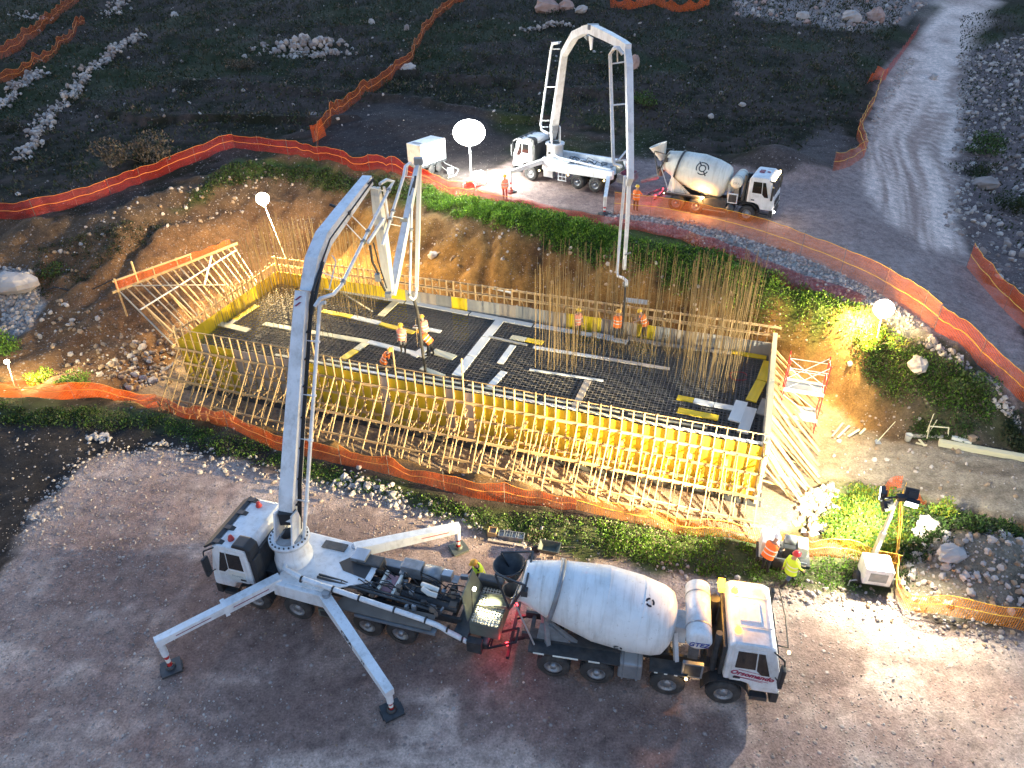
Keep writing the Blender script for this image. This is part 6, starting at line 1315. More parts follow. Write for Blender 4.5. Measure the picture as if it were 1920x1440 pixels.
MB().path_box([B(1096, 56), B(1110, 54), B(1140, 68), B(1166, 82), B(1178, 90)], [.38, .4, .36, .32, .3], [.4, .48, .42, .38, .34], nb).build('boom_section', 'white_paint', fpu, world=True)
MB().prism([(-.5, 0), (.6, 0), (.5, -.6), (.2, -.7), (.0, -.45)], B(1106, 68, .28), dh, (0, 0, 1), nb*.06).build('knuckle_plate', 'white_paint', fpu, world=True)
MB().box(B(1112, 50, .0), (.6, .5, .25)).tube([B(1098, 66, .3), B(1104, 72, .3)], .14, 8).pieces('knuckle_link', 'grey_steel', fpu, world=True)
MB().path_box([B(1176, 92), B(1179, 120), B(1181, 230), B(1182, 335), B(1178, 345)], [.28, .32, .30, .28, .24], [.26, .32, .30, .28, .24], nb).build('boom_section', 'white_paint', fpu, world=True)
MB().path_box([B(1180, 330, .1), B(1176, 420, .1), B(1170, 505, .1)], [.17, .17, .15], [.17, .17, .15], nb).build('boom_tip_section', 'white_paint', fpu, world=True)
pipe_run(fpu, [B(1028, 250, -.6), B(1016, 244, -.75), B(1014, 232, -.75), B(1033, 94, -.75), B(1036, 82, -.7), B(1048, 80, -.5)], .085)
br = MB()
for (a, b) in (((1033, 92), (1050, 92)), ((1034, 80), (1052, 78)), ((1024, 163), (1042, 163)), ((1016, 226), (1030, 226)), ((1014, 238), (1028, 238))): br.beam(B(*a, -.75), B(*b, -.25), .06, .06)
br.pieces('pipe_bracket', 'white_paint', fpu, world=True)
pipe_run(fpu, [B(1168, 102, -.4), B(1160, 90, -.6), B(1152, 90, -.7), B(1144, 102, -.75), B(1147, 200, -.75), B(1150, 300, -.75)], .085)
MB().tube([B(1150, 298, -.75), B(1152, 308, -.7), B(1165, 312, -.5)], .08, 8).build('boom_pipe', 'white_paint', fpu, world=True)
br = MB()
for (a, b) in (((1145, 120), (1170, 116)), ((1157, 92), (1158, 118)), ((1150, 197), (1172, 195)), ((1160, 300), (1174, 283)), ((1152, 302), (1175, 300))): br.beam(B(*a, -.7), B(*b, -.2), .06, .06)
br.pieces('pipe_bracket', 'white_paint', fpu, world=True)
pipe_run(fpu, [B(1172, 330, -.25), B(1164, 420, -.25), B(1157, 510, -.25), B(1159, 518, -.25), B(1168, 521, -.15), B(1175, 527, -.1), B(1174, 534, -.1)], .075)
MB().lathe([(-.1, .09), (-.1, .15), (.1, .15), (.1, .09)], B(1173, 533, -.1), (0, 0, 1), 10).tube([B(1172, 478, -.1), B(1182, 474, .1)], .05, 6).pieces('pipe_coupling', 'grey_steel', fpu, world=True)
MB().tube([B(1173, 535, -.1), B(1171, 570, -.1), B(1168, 600, -.1), B(1166, 622, -.05)], .06, 8).build('end_hose', 'rubber', fpu, world=True)
# ================================================================== PEOPLE
def skin_body(name, verts, edges, radii, root_i):
    me = bpy.data.meshes.new(name); me.from_pydata(verts, edges, []); o = bpy.data.objects.new(name+'_b', me); COL.objects.link(o)
    md = o.modifiers.new('s', 'SKIN'); md.use_smooth_shade = True; md.branch_smoothing = .3
    for i, sv in enumerate(me.skin_vertices[0].data): sv.radius = (radii[i], radii[i]) if not isinstance(radii[i], tuple) else radii[i]; sv.use_root = (i == root_i)
    sb = o.modifiers.new('d', 'SUBSURF'); sb.levels = 1; sb.render_levels = 1
    dg = bpy.context.evaluated_depsgraph_get(); dg.update(); out = bpy.data.meshes.new_from_object(o.evaluated_get(dg)); bpy.data.objects.remove(o); return out
def person(at, heading, label, vest='orange_vest', helmet='helmet_yellow', top='navy_cloth', legs='navy_cloth', lean=0., arms=((.12, .06), (.12, .06)), stride=0., kneel=False, jacket=False, headpitch=0., dz=0.):
    """arms: for right and left, (forward raise, elbow bend) in radians; figure faces +x before heading"""
    p = Vector(at); root = empty('person', (p.x, p.y, p.z+dz), heading, label, 'person', 'people working on the site')
    hipz = .92 if not kneel else .50; V = []; Ed = []; Rd = []; part = []
    def v(p, r, m): V.append(tuple(p)); Rd.append(r); part.append(m); return len(V)-1
    def rot(q): x, y, z = q; c, s = math.cos(lean), math.sin(lean); return Vector((x*c+z*s, y, -x*s+z*c))
    hip = Vector((0, 0, hipz)); up = lambda q: hip+rot(q)
    pel = v(hip, .145, 1); sp1 = v(up((0, 0, .2)), (.15, .125), 0); ch = v(up((.02, 0, .40)), (.185, .14), 0); nk = v(up((.02, 0, .56)), .065, 2); Ed += [(pel, sp1), (sp1, ch), (ch, nk)]
    hd0 = v(up((.05, 0, .65)), .082, 2); hd = v(up((.06+.02*headpitch, 0, .74)), .1, 2); ht = v(up((.05, 0, .83)), .07, 2); Ed += [(nk, hd0), (hd0, hd), (hd, ht)]
    hands = []
    for k, s in enumerate((-1, 1)):
        f, e = arms[k]; sh = v(up((0, s*.19, .47)), .072, 0); Ed.append((ch, sh)); shp = up((0, s*.19, .47))
        d1 = rot((math.sin(f), s*.14, -math.cos(f))).normalized(); el = shp+d1*.29; d2 = rot((math.sin(f+e), -s*.10*min(1, e), -math.cos(f+e))).normalized(); wr = el+d2*.25; hn = wr+d2*.08
        a = v(el, .052, 0); b = v(wr, .036, 0 if not False else 2); c = v(hn, .042, 2); Ed += [(sh, a), (a, b), (b, c)]; hands.append((hn, d2, s))
        hp = v(hip+Vector((0, s*.09, -.05)), .105, 1); Ed.append((pel, hp))
        if kneel:
            kn = hip+Vector((.30 if s > 0 else .08, s*.13, -.02 if s > 0 else -.40)); an = kn+(Vector((-.02, 0, -.40)) if s > 0 else Vector((-.40, 0, -.02))); to = an+Vector((.15, 0, -.02))
            if s < 0: to = an+Vector((-.10, 0, .0))
        else:
            st = stride*s; kn = hip+Vector((math.sin(st)*.42+.02, s*.105, -math.cos(st)*.42)); bk = st-.35*max(0, -math.copysign(1, st) if st else 0)*abs(stride)*1.5; an = kn+Vector((math.sin(bk)*.42-.0, s*.0, -math.cos(bk)*.42)); to = an+Vector((.17, s*.02, -.035))
        i1 = v(kn, .072, 1); i2 = v(an, .05, 3); i3 = v(to, .045, 3); Ed += [(hp, i1), (i1, i2), (i2, i3)]
    me = skin_body('body', V, Ed, Rd, 0)
    mats_ = [top, legs, 'skin', 'boot']
    for q in mats_: me.materials.append(MATS[q])
    S = np.array([V[a] for a, b in Ed]); E2 = np.array([V[b] for a, b in Ed]); pm = [part[b] for a, b in Ed]
    for pl_ in me.polygons:
        c = np.array(pl_.center); d = E2-S; t = np.clip(((c-S)*d).sum(1)/((d*d).sum(1)+1e-9), 0, 1); q = ((c-S-d*t[:, None])**2).sum(1); i = int(q.argmin())
        pl_.material_index = pm[i] if not (pm[i] == 2 and i == 2 and t[2] < .3) else 0; pl_.use_smooth = True
    # fingers rooted in the palm
    fb = bmesh.new(); fb.from_mesh(me)
    def add_tube(p0, p1, p2, r):
        mb = MB().tube([p0, p1, p2], [r, r*.95, r*.7], 5); vs = [fb.verts.new(q) for q in mb.v]
        for f_ in mb.f:
            fc = fb.faces.new([vs[i] for i in f_]); fc.material_index = 2
    for hn, d, s in hands:
        x, y, z = frame(d, (1, 0, 0))
        for j, (o_, l_) in enumerate(((-.030, .065), (-.010, .078), (.010, .074), (.028, .058))): b0 = hn+z*o_; add_tube(b0, b0+d*(l_*.6)+y*.008*s, b0+d*l_*.95+y*.03*s, .0095)
        b0 = hn-d*.02+z*.03; add_tube(b0, b0+z*.03+d*.025, b0+z*.035+d*.055, .011)
    # nose and ears
    hc = up((.06+.02*headpitch, 0, .72)); fwd = rot((1, 0, 0)); 
    nose = MB().ball(hc+fwd*.098, .02, 6, 4); ears = MB().ball(hc+Vector((0, .095, 0)), .024, 6, 4).ball(hc+Vector((0, -.095, 0)), .024, 6, 4); mouth = MB().box(hc+fwd*.092+rot((0, 0, -.055)), (.02, .05, .012))
    for mb in (nose, ears, mouth):
        vs = [fb.verts.new(q) for q in mb.v]
        for f_ in mb.f: fb.faces.new([vs[i] for i in f_]).material_index = 2
    eyes = MB().ball(hc+fwd*.09+Vector((0, .035, .02)), .012, 5, 4).ball(hc+fwd*.09+Vector((0, -.035, .02)), .012, 5, 4); vs = [fb.verts.new(q) for q in eyes.v]
    for f_ in eyes.f: fb.faces.new([vs[i] for i in f_]).material_index = 3
    fb.to_mesh(me); fb.free()
    o = bpy.data.objects.new('body', me); COL.objects.link(o); o.parent = root
    # vest or jacket shell
    if vest:
        mb = MB(); rings = [(-.10 if not jacket else -.14, .20, .235), (.05, .195, .23), (.2, .185, .225), (.36, .19, .25), (.46, .17, .255), (.535, .10, .15)]; n = 14; Vv = []
        for z, rx, ry in rings:
            for k in range(n): a = 2*math.pi*k/n; Vv.append(up((rx*math.cos(a)+.01, ry*math.sin(a), z)))
        mb.add(Vv, [(i*n+k, i*n+(k+1) % n, (i+1)*n+(k+1) % n, (i+1)*n+k) for i in range(len(rings)-1) for k in range(n)], 0, True); vo = mb.build('vest' if not jacket else 'jacket', vest, root)
        for z in (.08, .26):
            mb = MB(); Vv = []
            for zz in (z, z+.045):
                for k in range(n): a = 2*math.pi*k/n; Vv.append(up((.205*math.cos(a)+.01, .243*math.sin(a), zz)))
            mb.add(Vv, [(k, (k+1) % n, n+(k+1) % n, n+k) for k in range(n)], 0, True).build('reflective_stripe', 'stripe', vo)
    hz = up((.055+.02*headpitch, 0, .77)); axv = rot((.15*headpitch, 0, 1)).normalized()
    MB().lathe([(-.03, .135), (-.02, .150), (0, .128), (.05, .122), (.1, .09), (.125, .04), (.13, 0)], hz, axv, 16).prism([(-.07, 0), (-.06, .07), (0, .1), (.06, .07), (.07, 0)], hz+fwd*.1-axv*.03, Vector((0, 1, 0)), fwd, axv*.015).build('helmet', helmet, root)
    return root
def on_mat(px, py): return G(px, py, ZM+.10)
D = math.radians
person(on_mat(757, 661), D(-100), 'worker in plaid shirt and coral vest standing with arms down on the pale plank', 'coral_vest', 'helmet_yellow', 'plaid_cloth', 'grey_cloth', arms=((.1, .1), (.1, .15)))
person(on_mat(800, 646), D(150), 'worker in orange vest holding the near pump hose, the farther of two', 'coral_vest', 'helmet_orange', 'navy_cloth', 'navy_cloth', lean=.15, arms=((.9, .5), (.9, .5)))
person(on_mat(808, 668), D(165), 'worker in dark clothes and vest bending beside the hose, nearer of two', 'orange_vest', 'helmet_orange', 'navy_cloth', 'navy_cloth', lean=.75, arms=((.9, .2), (.7, .3)), stride=.15)
person(on_mat(722, 692), D(-5), 'worker in orange vest kneeling by the near wall', 'orange_vest', 'helmet_orange', 'navy_cloth', 'navy_cloth', lean=.45, arms=((.7, .4), (.7, .4)), kneel=True)
person(on_mat(1082, 632), D(-60), 'worker in orange vest half hidden by thin rebar at the far wall', 'coral_vest', 'helmet_yellow', 'brown_cloth', 'navy_cloth', arms=((.2, .3), (.2, .3)))
person(on_mat(1156, 636), D(85), 'worker seen from behind in long orange vest at the far wall', 'orange_vest', 'helmet_orange', 'grey_cloth', 'navy_cloth', arms=((.5, .6), (.5, .6)), jacket=True)
person(on_mat(1207, 634), D(160), 'worker with yellow helmet leaning over the far pump hose', 'orange_vest', 'helmet_yellow', 'plaid_cloth', 'navy_cloth', lean=.4, arms=((1.1, .3), (1.1, .3)), stride=.1)
person(TT(947, 375), D(-80), 'person in orange vest standing at the front of the far pump truck', 'coral_vest', 'helmet_yellow', 'brown_cloth', 'brown_cloth', arms=((.1, .2), (.1, .2)), stride=.12)
person(TT(1191, 396), D(60), 'person in orange vest at the rear of the far pump truck', 'orange_vest', 'helmet_yellow', 'orange_vest', 'navy_cloth', arms=((.8, .3), (.2, .4)))
person(TT(1432, 1072), D(35), 'person in orange vest and white helmet bending at the generator', 'orange_vest', 'helmet_white', 'navy_cloth', 'navy_cloth', lean=.35, arms=((.8, .7), (.8, .7)), headpitch=1)
person(TT(1474, 1100), D(20), 'person in yellow jacket, red helmet and jeans walking by the generator', 'yellow_vest', 'helmet_red', 'yellow_vest', 'jeans', arms=((.5, .3), (-.4, .3)), stride=.42, jacket=True)
pk = WM[pu] @ Vector((-8.75, -.85, 0)); pk.z = float(HT(pk.x, pk.y))
person(G(903, 1098, .35), D(200), 'person in yellow vest with orange helmet between pump hopper and mixer', 'yellow_vest', 'helmet_orange', 'navy_cloth', 'navy_cloth', lean=.25, arms=((.6, .5), (.6, .5)), dz=-.35)
# ================================================================== LAMPS
def light(parent, kind, loc, energy, col, size=.15, spot=None, aim=None, blend=.6):
    l = bpy.data.lights.new('lamp_light', kind); l.energy = energy; l.color = col; l.shadow_soft_size = size
    o = bpy.data.objects.new('lamp_light', l); COL.objects.link(o); root = parent
    while root not in WM: root = root.parent
    M = Matrix.Translation(Vector(loc))
    if kind == 'SPOT':
        l.spot_size = spot; l.spot_blend = blend; d = (Vector(aim)-Vector(loc)).normalized(); M = M @ d.to_track_quat('-Z', 'Y').to_matrix().to_4x4()
    o.parent = parent; o.matrix_basis = WM[root].inverted() @ M; return o
WARM, COOL, YEL = (1, .83, .55), (.93, .98, 1.0), (1, .74, .34)
def aim_frame(c, aim):
    d = (Vector(aim)-Vector(c)).normalized(); return d
def flood(parent, c, aim, matn='lamp_white', w=.44, h=.34, t=.16, name='lamp_head'):
    c = Vector(c); d = aim_frame(c, aim); x, y, z = frame(d)
    o = MB().beam(c-d*t, c, w, h, w1=w, h1=h).beam(c-d*(t+.06), c-d*t, w*.5, h*.5).build(name, 'black_paint', parent, world=True)
    MB().prism([(-w*.44, -h*.42), (w*.44, -h*.42), (w*.44, h*.42), (-w*.44, h*.42)], c+d*.003, y, z, d*.006).build('lens', matn, o, world=True)
    return o
# ---- light tower on the right, by the yard
gp = TT(1633, 1092); lt = empty('light_tower', gp, R(-12), 'mobile light tower with white engine box and four black lamp heads', 'light tower')
MB().box((0, 0, .68), (.95, .85, .75)).build('engine_box', 'white_paint', lt, bevel=.05)
MB().box((.08, -.1, 1.062), (.14, .14, .02)).build('exhaust_cap', 'dark_steel', lt); MB().box((-.18, .12, 1.062), (.06, .06, .02)).build('filler_cap', 'dark_steel', lt)
MB().box((0, -.43, .68), (.6, .012, .4)).build('louvre_panel', 'grey_steel', lt)
MB().box((0, 0, .26), (1.0, .7, .1)).build('trailer_frame', 'dark_steel', lt)
for s in (-1, 1): MB().lathe([(-.08, .0), (-.08, .14), (-.06, .24), (.06, .24), (.08, .14), (.08, 0)], (s*.56, -.05, .24), (1, 0, 0), 14).build('wheel', 'rubber', lt)
top = None; b0 = gp+Vector((.15, .6, .9))
best = (1e9, None)
for z in np.arange(2.0, 7.5, .05):
    for dx in np.arange(-.6, .9, .1):
        q = b0+Vector((dx, .25, z)); u, v = pix(q); e = (u-1683)**2+(v-932)**2
        if e < best[0]: best = (e, q)
top = best[1]
MB().beam(b0-Vector((0, 0, .3)), b0.lerp(top, .38), .16, .16).beam(b0.lerp(top, .36), b0.lerp(top, .7), .11, .11).beam(b0.lerp(top, .68), top, .075, .075).build('mast', 'aluminium', lt, world=True)
MB().beam(top+Vector((-.62, 0, 0)), top+Vector((.55, .05, 0)), .05, .05).box(top+Vector((.1, 0, 0)), (.3, .2, .18)).build('crossbar', 'black_paint', lt, world=True)
a1 = F(8.5, -.5, 0.4); a2 = F(31.0, -.6, 0); a3 = G(1620, 1330, 0); a4 = G(1640, 860, -.5)
hd = [(top+Vector((-.62, .12, .12)), a1), (top+Vector((-.5, -.2, -.15)), a2), (top+Vector((.48, .15, .1)), a4), (top+Vector((.42, -.18, -.18)), a3)]
for c_, am in hd: flood(lt, c_, am)
light(lt, 'SPOT', hd[0][0]+(a1-hd[0][0]).normalized()*.12, 5600, (1, .82, .46), .12, R(66), a1, 1.0)
light(lt, 'SPOT', hd[1][0]+(a2-hd[1][0]).normalized()*.12, 850, (1, .95, .74), .12, R(110), a2, .8)
light(lt, 'SPOT', hd[2][0]+(a4-hd[2][0]).normalized()*.12, 230, (1, .95, .72), .12, R(110), a4)
light(lt, 'SPOT', hd[3][0]+(a3-hd[3][0]).normalized()*.12, 350, (1, .97, .72), .12, R(150), a3, .9)
for s, dx in ((-1, -.9), (1, .9)): MB().tube([gp+Vector((dx*.4, -.1, .3)), gp+Vector((dx, -.15, .28)), gp+Vector((dx, -.15, .02))], .03, 6).build('stabiliser', 'grey_steel', lt, world=True)
# ---- balloon light by the far pump
bp_ = TT(884, 346); bl_ = empty('balloon_light', bp_, 0, 'bright glowing balloon light on a pole beside the far pump truck', 'light tower')
z = 3.0
while pix(bp_+Vector((0, 0, z)))[1] > 249: z += .05
MB().tube([bp_, bp_+Vector((0, 0, z*.5)), bp_+Vector((0, 0, z-.55))], [.07, .055, .04], 8).build('pole', 'white_paint', bl_, world=True)
MB().ball(bp_+Vector((0, 0, z)), 1.15, 24, 14, 0, (1, 1, .76)).build('balloon', 'lamp_balloon', bl_, world=True)  # built wider than the real balloon to take in the glow around it
MB().lathe([(0, .05), (.3, .28), (.34, .25)], bp_+Vector((0, 0, z-1.0)), (0, 0, 1), 12).build('balloon_base', 'grey_steel', bl_, world=True)
MB().box(bp_+Vector((.55, .1, .55)), (.8, .7, .9), 0, Matrix.Rotation(.5, 3, 'Z')).build('engine_box', 'white_paint', bl_, world=True, bevel=.04)
MB().box(bp_+Vector((-.05, -.15, .3)), (.7, .35, .4), 0, Matrix.Rotation(.3, 3, 'Z')).build('base_frame', 'black_plastic', bl_, world=True, bevel=.04)
for dx, dy in ((-.6, -.4), (.3, -.6)): MB().tube([bp_+Vector((0, 0, .4)), bp_+Vector((dx, dy, .3)), bp_+Vector((dx, dy, 0))], .03, 6).build('stabiliser', 'white_paint', bl_, world=True)
light(bl_, 'POINT', bp_+Vector((0, 0, z-1.1)), 360, (.95, 1, .94), .6)
light(bl_, 'POINT', bp_+Vector((0, -1.45, z)), 130, (.95, 1, .94), .6)
# ---- small floodlights on poles
def pole_lamp(base, toppx, label, aim, energy, col, lens, spot=R(140), wrap=None, hw=.3):
    b = Vector(base); best = (1e9, None)
    for z in np.arange(.8, 7, .04):
        for dx in np.arange(-1.2, 1.3, .08):
            q = b+Vector((dx, 0, z)); u, v = pix(q); e = (u-toppx[0])**2+(v-toppx[1])**2+dx*dx*8
            if e < best[0]: best = (e, q)
    t_ = best[1]; root = empty('pole_floodlight', b, 0, label, 'floodlight', 'small floodlights on poles')
    MB().tube([b-Vector((0, 0, .2)), b.lerp(t_, .5), t_], .028, 7).build('pole', 'cream_paint', root, world=True)
    d = (Vector(aim)-t_).normalized(); c = t_+Vector((0, 0, hw*.6))
    MB().ball(c, hw, 18, 12, 0, (1, 1, .92)).build('glare_globe', lens, root, world=True); MB().lathe([(-.12, .03), (-.1, hw*.3), (0, hw*.42), (.05, hw*.36)], c-Vector((0, 0, hw*.92)), (0, 0, 1), 12).build('glare_globe_socket', 'dark_steel', root, world=True)  # glowing ball in place of a lamp head, sized like its glare
    light(root, 'SPOT', c+d*(hw+.12), energy, col, .15, spot, aim, .5); light(root, 'POINT', c+d*(hw+.2)-Vector((0, 0, hw)), energy*.3, col, .2); return root
pole_lamp(F(-.5, 11.6, float(HT(*F(-.5, 11.6)[:2]))), (483, 382), 'warm floodlight on a pole above the far left rebar', F(1.5, 8.5, 0), 1100, YEL, 'lamp_warm', hw=.42)
pole_lamp(TT(1640, 655), (1655, 588), 'warm floodlight on a bent pole above the right slope', F(30, 9, 0), 360, YEL, 'lamp_warm', hw=.48)
pole_lamp(TT(22, 716), (14, 680), 'small lamp on a stake at the left edge', G(80, 712, 0), 130, (1, .85, .45), 'lamp_warm', R(110), hw=.13)

# ================================================================== MACHINES AND LOOSE GEAR
gs = T(803, 322); gz = empty('generator_container', (gs.x, gs.y, float(HT(gs.x, gs.y))), R(52), 'white generator box on a dark trailer behind the near boom tip', 'generator')
MB().box((0, 0, 1.55), (2.7, 1.45, 1.5)).build('housing', 'white_paint', gz, bevel=.04)
MB().box((.35, -.735, 1.5), (.07, .02, 1.2)).build('door_gap', 'dark_steel', gz)
MB().box((.9, -.735, 1.6), (.6, .02, .9)).build('louvre', 'white_board', gz); MB().box((-.95, 0, 2.31), (.4, .9, .02)).build('roof_recess', 'grey_steel', gz)
MB().box((0, 0, .68), (2.9, 1.3, .2)).build('trailer_frame', 'dark_steel', gz)
for x in (-.4, .4):
    for s in (-1, 1): MB().lathe([(-.1, 0), (-.1, .2), (-.07, .34), (.07, .34), (.1, .2), (.1, 0)], (x, s*.72, .34), (0, 1, 0), 14).build('wheel', 'rubber', gz)
c0 = gs; mb = MB(); P_ = [T(x, y, .08) for x, y in ((828, 300), (835, 308), (848, 314), (860, 320), (855, 330), (840, 335))]; mb.tube(P_, .03, 5); mb.build('power_cable', 'stripe', label='pale cable running from the white generator to the balloon light', cat='cable')
mb = MB(); P_ = [T(x, y, .08) for x, y in ((806, 322), (815, 314), (828, 314), (838, 322), (842, 330))]; mb.tube(P_, .03, 5); mb.build('power_cable', 'stripe', label='pale cable loop lying left of the balloon light', cat='cable')
sp_ = TT(845, 326); MB().box((0, 0, .2), (.5, .4, .4)).build('distribution_box', 'grey_steel', label='small grey distribution box at the foot of the balloon light', cat='box').location = sp_
P_ = [T(x, y, .05) for x, y in ((85, 545), (105, 540), (125, 545), (150, 547), (175, 543), (195, 534), (212, 525))]; MB().tube(P_, .035, 5).build('ground_cable', 'hose_black', label='black cable crossing the left slope to the prop deck', cat='cable')
g2 = TT(1462, 1050); ge = empty('diesel_generator', g2, R(-17), 'open generator set with white cover beside two people', 'generator')
MB().box((-.52, 0, .75), (.62, .85, .8)).build('cover', 'white_paint', ge, bevel=.05)
MB().box((.22, -.05, .72), (.5, .5, .5)).build('engine', 'dark_steel', ge, bevel=.05); MB().lathe([(-.2, 0), (-.2, .17), (.2, .17), (.2, 0)], (.2, .1, 1.05), (1, 0, 0), 14).build('air_filter', 'grey_steel', ge)
MB().box((.65, .05, .8), (.36, .6, .5)).build('control_panel', 'white_board', ge, bevel=.03); MB().box((.05, 0, .28), (1.9, .8, .14)).build('base_frame', 'dark_steel', ge)
MB().beam((-.8, -.45, .5), (.85, -.45, .5), .05, .08).build('side_rail', 'grey_steel', ge); MB().beam((-.8, -.45, .35), (.85, -.45, .35), .05, .06).build('side_rail', 'mud_steel', ge)
for s in (-1, 1): MB().lathe([(-.08, 0), (-.08, .14), (-.06, .27), (.06, .27), (.08, .14), (.08, 0)], (-.1, s*.46, .27), (0, 1, 0), 14).build('wheel', 'rubber', ge)
# barrow tray, crates
bt = TT(1030, 1040); bo = empty('wheelbarrow', bt, R(-15), 'grey wheelbarrow with empty tray lying behind the mixer drum', 'wheelbarrow')
tr_ = MB(); o4 = [(-.42, -.28), (.42, -.28), (.42, .28), (-.42, .28)]; i4 = [(-.25, -.18), (.22, -.18), (.22, .18), (-.25, .18)]
Vt = [(x, y, .48) for x, y in o4]+[(x, y, .2) for x, y in i4]+[(x*.94, y*.93, .48) for x, y in o4]+[(x*.96, y*.95, .22) for x, y in i4]
fs = [(k, (k+1) % 4, 4+(k+1) % 4, 4+k) for k in range(4)]+[(7, 6, 5, 4)]+[(8+(k+1) % 4, 8+k, 12+k, 12+(k+1) % 4) for k in range(4)]+[(12, 13, 14, 15)]+[(k, 8+k, 8+(k+1) % 4, (k+1) % 4) for k in range(4)]
tr_.add(Vt, fs).build('tray', 'olive_steel', bo)
for s in (-1, 1): MB().tube([(-.5, 0, .16), (-.1, s*.18, .2), (.45, s*.25, .28), (.95, s*.28, .34)], .018, 6).build('handle', 'mud_steel', bo); MB().tube([(.3, s*.2, .25), (.32, s*.22, 0)], .018, 6).build('leg', 'mud_steel', bo)
MB().lathe([(-.04, 0), (-.05, .1), (-.04, .17), (.04, .17), (.05, .1), (.04, 0)], (-.52, 0, .17), (0, 1, 0), 14).build('wheel', 'rubber', bo)
for i, (x, m2, lb) in enumerate(((924, 'lumber', 'small brown wooden crate left of the concrete cubes'), (943, 'grey_steel', 'first grey cube mould from the left beside the crate'), (953, 'grey_steel', 'second grey cube mould from the left beside the crate'), (964, 'grey_steel', 'third grey cube mould from the left beside the crate'), (975, 'grey_steel', 'fourth grey cube mould from the left, farthest from the crate'))):
    p = TT(x, 1004+(x-924)*.16); q = empty('wooden_crate' if i == 0 else 'cube_mould', p, R(-12), lb, 'crate' if i == 0 else 'mould', None if i == 0 else 'concrete cube moulds in a row')
    b = MB(); s_ = .17
    for dx, dy, sx, sy in ((-.16, 0, .02, .34), (.16, 0, .02, .34), (0, -.16, .30, .02), (0, .16, .30, .02)): b.box((dx, dy, s_/2+.05), (sx, sy, s_+.08))
    b.box((0, 0, .04), (.3, .3, .03)).build('box_shell', m2, q); MB().box((0, 0, .13), (.28, .28, .12)).build('filling', 'concrete' if i else 'mud_steel', q)
o = board('plank', G(915, 1012, .06), G(985, 1024, .06), .12, .05, 'beige_ply'); tag(o, 'dirty plank lying in front of the cube moulds', 'plank')
# scaffold tower at the right end
s0 = F(30.75, 5.7, -1.2); sc_ = empty('scaffold_tower', s0, math.atan2(FU[1], FU[0]), 'narrow scaffold tower with red posts and two grey platforms', 'scaffold'); zt_ = 4.3
for x in (0, 1.75):
    for y in (-.45, .45): MB().tube([(x, y, 0), (x, y, zt_)], .03, 7).build('post', 'red_paint', sc_)
    for z in (.6, 1.3, 2.0, 2.7, 3.4, 4.1): MB().tube([(x, -.45, z), (x, .45, z)], .02, 6).build('rung', 'red_paint', sc_)
for z in (1.15, 2.65): 
    MB().box((.875, 0, z), (1.7, .78, .05)).build('platform', 'aluminium', sc_); MB().box((.875, -.47, z+.06), (1.8, .03, .18)).build('toe_board', 'white_board', sc_); MB().box((.875, .47, z+.06), (1.8, .03, .18)).build('toe_board', 'grey_ply', sc_)
for z0, z1, y in ((2.7, 3.9, -.45), (2.7, 3.9, .45), (1.2, 2.4, .45), (1.2, 2.4, -.45)):
    MB().tube([(0, y, z1), (1.75, y, z0)], .018, 6).build('brace', 'white_board', sc_); 
    if z0 > 2: MB().tube([(0, y, z0), (1.75, y, z1+.3)], .018, 6).build('brace', 'white_board', sc_); MB().tube([(0, y, z0+.55), (1.75, y, z0+.55)], .018, 6).build('guard_rail', 'white_board', sc_); MB().tube([(0, y, z1), (1.75, y, z1)], .018, 6).build('guard_rail', 'white_board', sc_)
# bucket, shovel, pipe frame, beams beside the ramp
bk = TT(1701, 826); b_ = empty('bucket', bk, 0, 'white bucket standing by the dirt ramp', 'bucket')
MB().lathe([(0, 0), (0, .13), (.33, .165), (.34, .17), (.33, .155), (.02, .12), (.02, 0)], (0, 0, 0), (0, 0, 1), 18).build('shell', 'white_board', b_); MB().tube([(.165*math.cos(t), .02, .32+.14*math.sin(t)) for t in np.linspace(0, math.pi, 8)], .006, 5).build('handle', 'grey_steel', b_)
sh = TT(1645, 829); s_ = empty('shovel', sh, 0, 'long handled shovel leaning back beside the bucket', 'shovel'); e_ = TT(1676, 798, .25)
MB().tube([sh+Vector((0, 0, .08)), e_], .02, 6).build('shaft', 'cream_board', s_, world=True); MB().prism([(-.14, -.16), (.14, -.16), (.12, .06), (0, .16), (-.12, .06)], sh+Vector((0, 0, .05)), (1, 0, 0), (0, .97, .2), (0, 0, .015)).build('blade', 'aluminium', s_, world=True)
fr_ = TT(1770, 828); f_ = empty('pipe_frame', fr_, 0, 'pale square pipe frame standing behind the long beam', 'frame')
cs = [PL(1776, 828, fr_, (0, 1, 0)), PL(1779, 802, fr_, (0, 1, 0)), PL(1743, 799, fr_, (0, 1, 0)), PL(1738, 822, fr_, (0, 1, 0))]
for a, b in ((0, 1), (1, 2), (2, 3)): MB().tube([cs[a], cs[b]], .03, 7).build('pipe', 'cream_board', f_, world=True)
for k, (x0, y0, x1, y1, lb) in enumerate(((1733, 822, 1751, 776, 'longer of two thin sticks leaning by the pipe frame'), (1737, 822, 1757, 787, 'shorter of two thin sticks leaning by the pipe frame'))):
    a = TT(x0, y0, .03); o = rod('stick', a, PL(x1, y1, a+Vector((0, .3, 0)), (0, 1, 0)), .02, 'cream_board'); tag(o, lb, 'stick')
o = board('timber_beam', TT(1757, 838, .14), TT(1935, 863, .14), .3, .24, 'cream_board'); tag(o, 'long pale beam lying along the ramp to the right edge', 'beam')
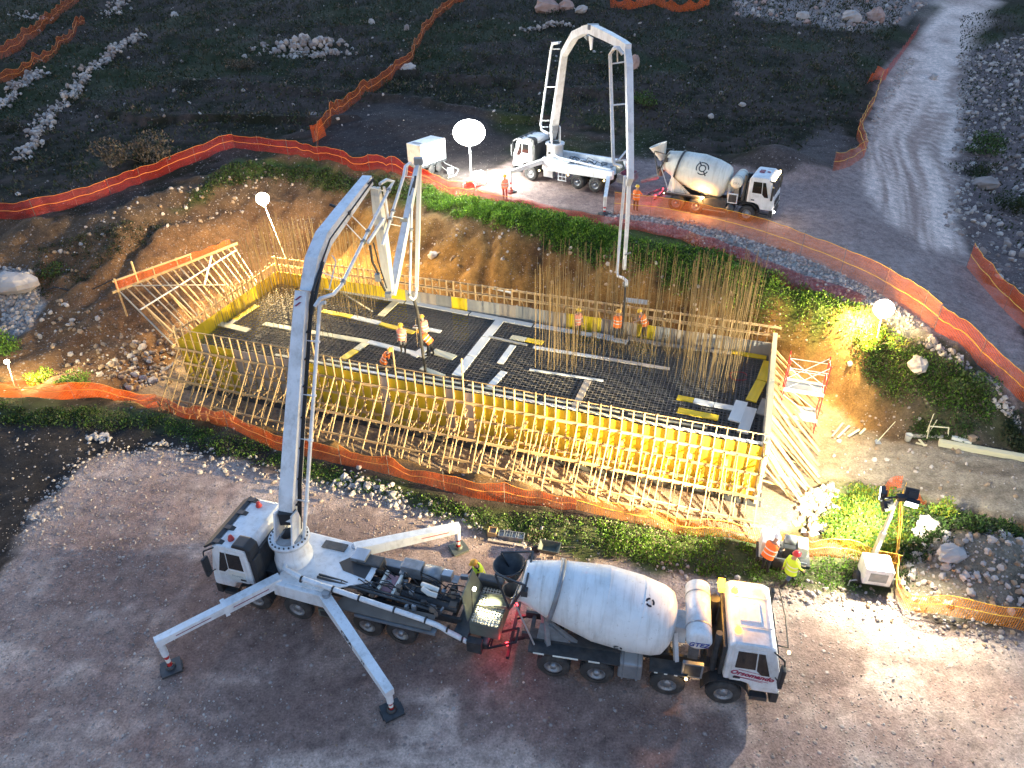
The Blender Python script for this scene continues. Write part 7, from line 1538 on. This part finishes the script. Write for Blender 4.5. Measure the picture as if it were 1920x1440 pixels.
o = board('timber_beam', TT(1780, 831, .1), TT(1818, 837, .1), .2, .14, 'white_board'); tag(o, 'short white beam behind the long pale one', 'beam')
o = board('timber_beam', TT(1706, 821, .08), TT(1765, 829, .08), .16, .1, 'grey_ply'); tag(o, 'grey green beam lying right of the bucket', 'beam')
for i, (x0, y0, x1, y1, lb) in enumerate(((1716, 834, 1736, 840, 'upper loose batten between bucket and long beam'), (1722, 829, 1732, 841, 'crossing loose batten between bucket and long beam'), (1560, 820, 1580, 795, 'pale offcut board leaning by the scaffold foot'), (1570, 822, 1592, 800, 'second pale offcut board by the scaffold foot'), (1590, 820, 1610, 808, 'third pale offcut lying near the scaffold foot'), (1612, 815, 1622, 805, 'small offcut left of the shovel'))):
    o = board('offcut', TT(x0, y0, .06), TT(x1, y1, .1), .1, .04, 'cream_board' if i != 2 else 'beige_ply'); tag(o, lb, 'wood')
mb = MB(); q = TT(1818, 832); MB().box((0, 0, .12), (.35, .28, .24), 0, Matrix.Rotation(.3, 3, 'Z')).build('stone_block', 'brown_stone', label='square brown stone block at the end of the short white beam', cat='stone').location = q
rub = TT(1555, 986); MB().box((0, 0, .06), (.5, .3, .08), 0, Matrix.Rotation(.3, 3, 'Z')).box((.35, .05, .05), (.25, .22, .06), 0, Matrix.Rotation(.5, 3, 'Z')).build('rubber_scrap', 'black_plastic', label='black rubber scrap on the floodlit mound', cat='scrap').location = rub
o = board('signboard', F(22.1, 9.35, 2.95), F(23.4, 9.35, 2.98), .5, .05, 'lumber_grey', up=(0, 0, 1)); tag(o, 'small board lying on top of the far lattice', 'board')
sb_ = MB(); q0 = T(8, 560); MB().ball((0, 0, 0), 1.2, 12, 7, 0, (1.5, .8, .55), .08, random.Random(4)).build('rock_outcrop', 'pale_stone', label='flat pale rock outcrop at the left edge of the slope', cat='rock').location = TT(20, 535, .1)
ww = TT(1590, 690); MB().lathe([(0, .02), (.1, .12), (.22, .14), (.3, .02)], (0, 0, 0), (.3, 0, 1), 10).build('sack', 'white_board', label='small white sack hanging on the slope left of the right floodlight', cat='sack').location = ww
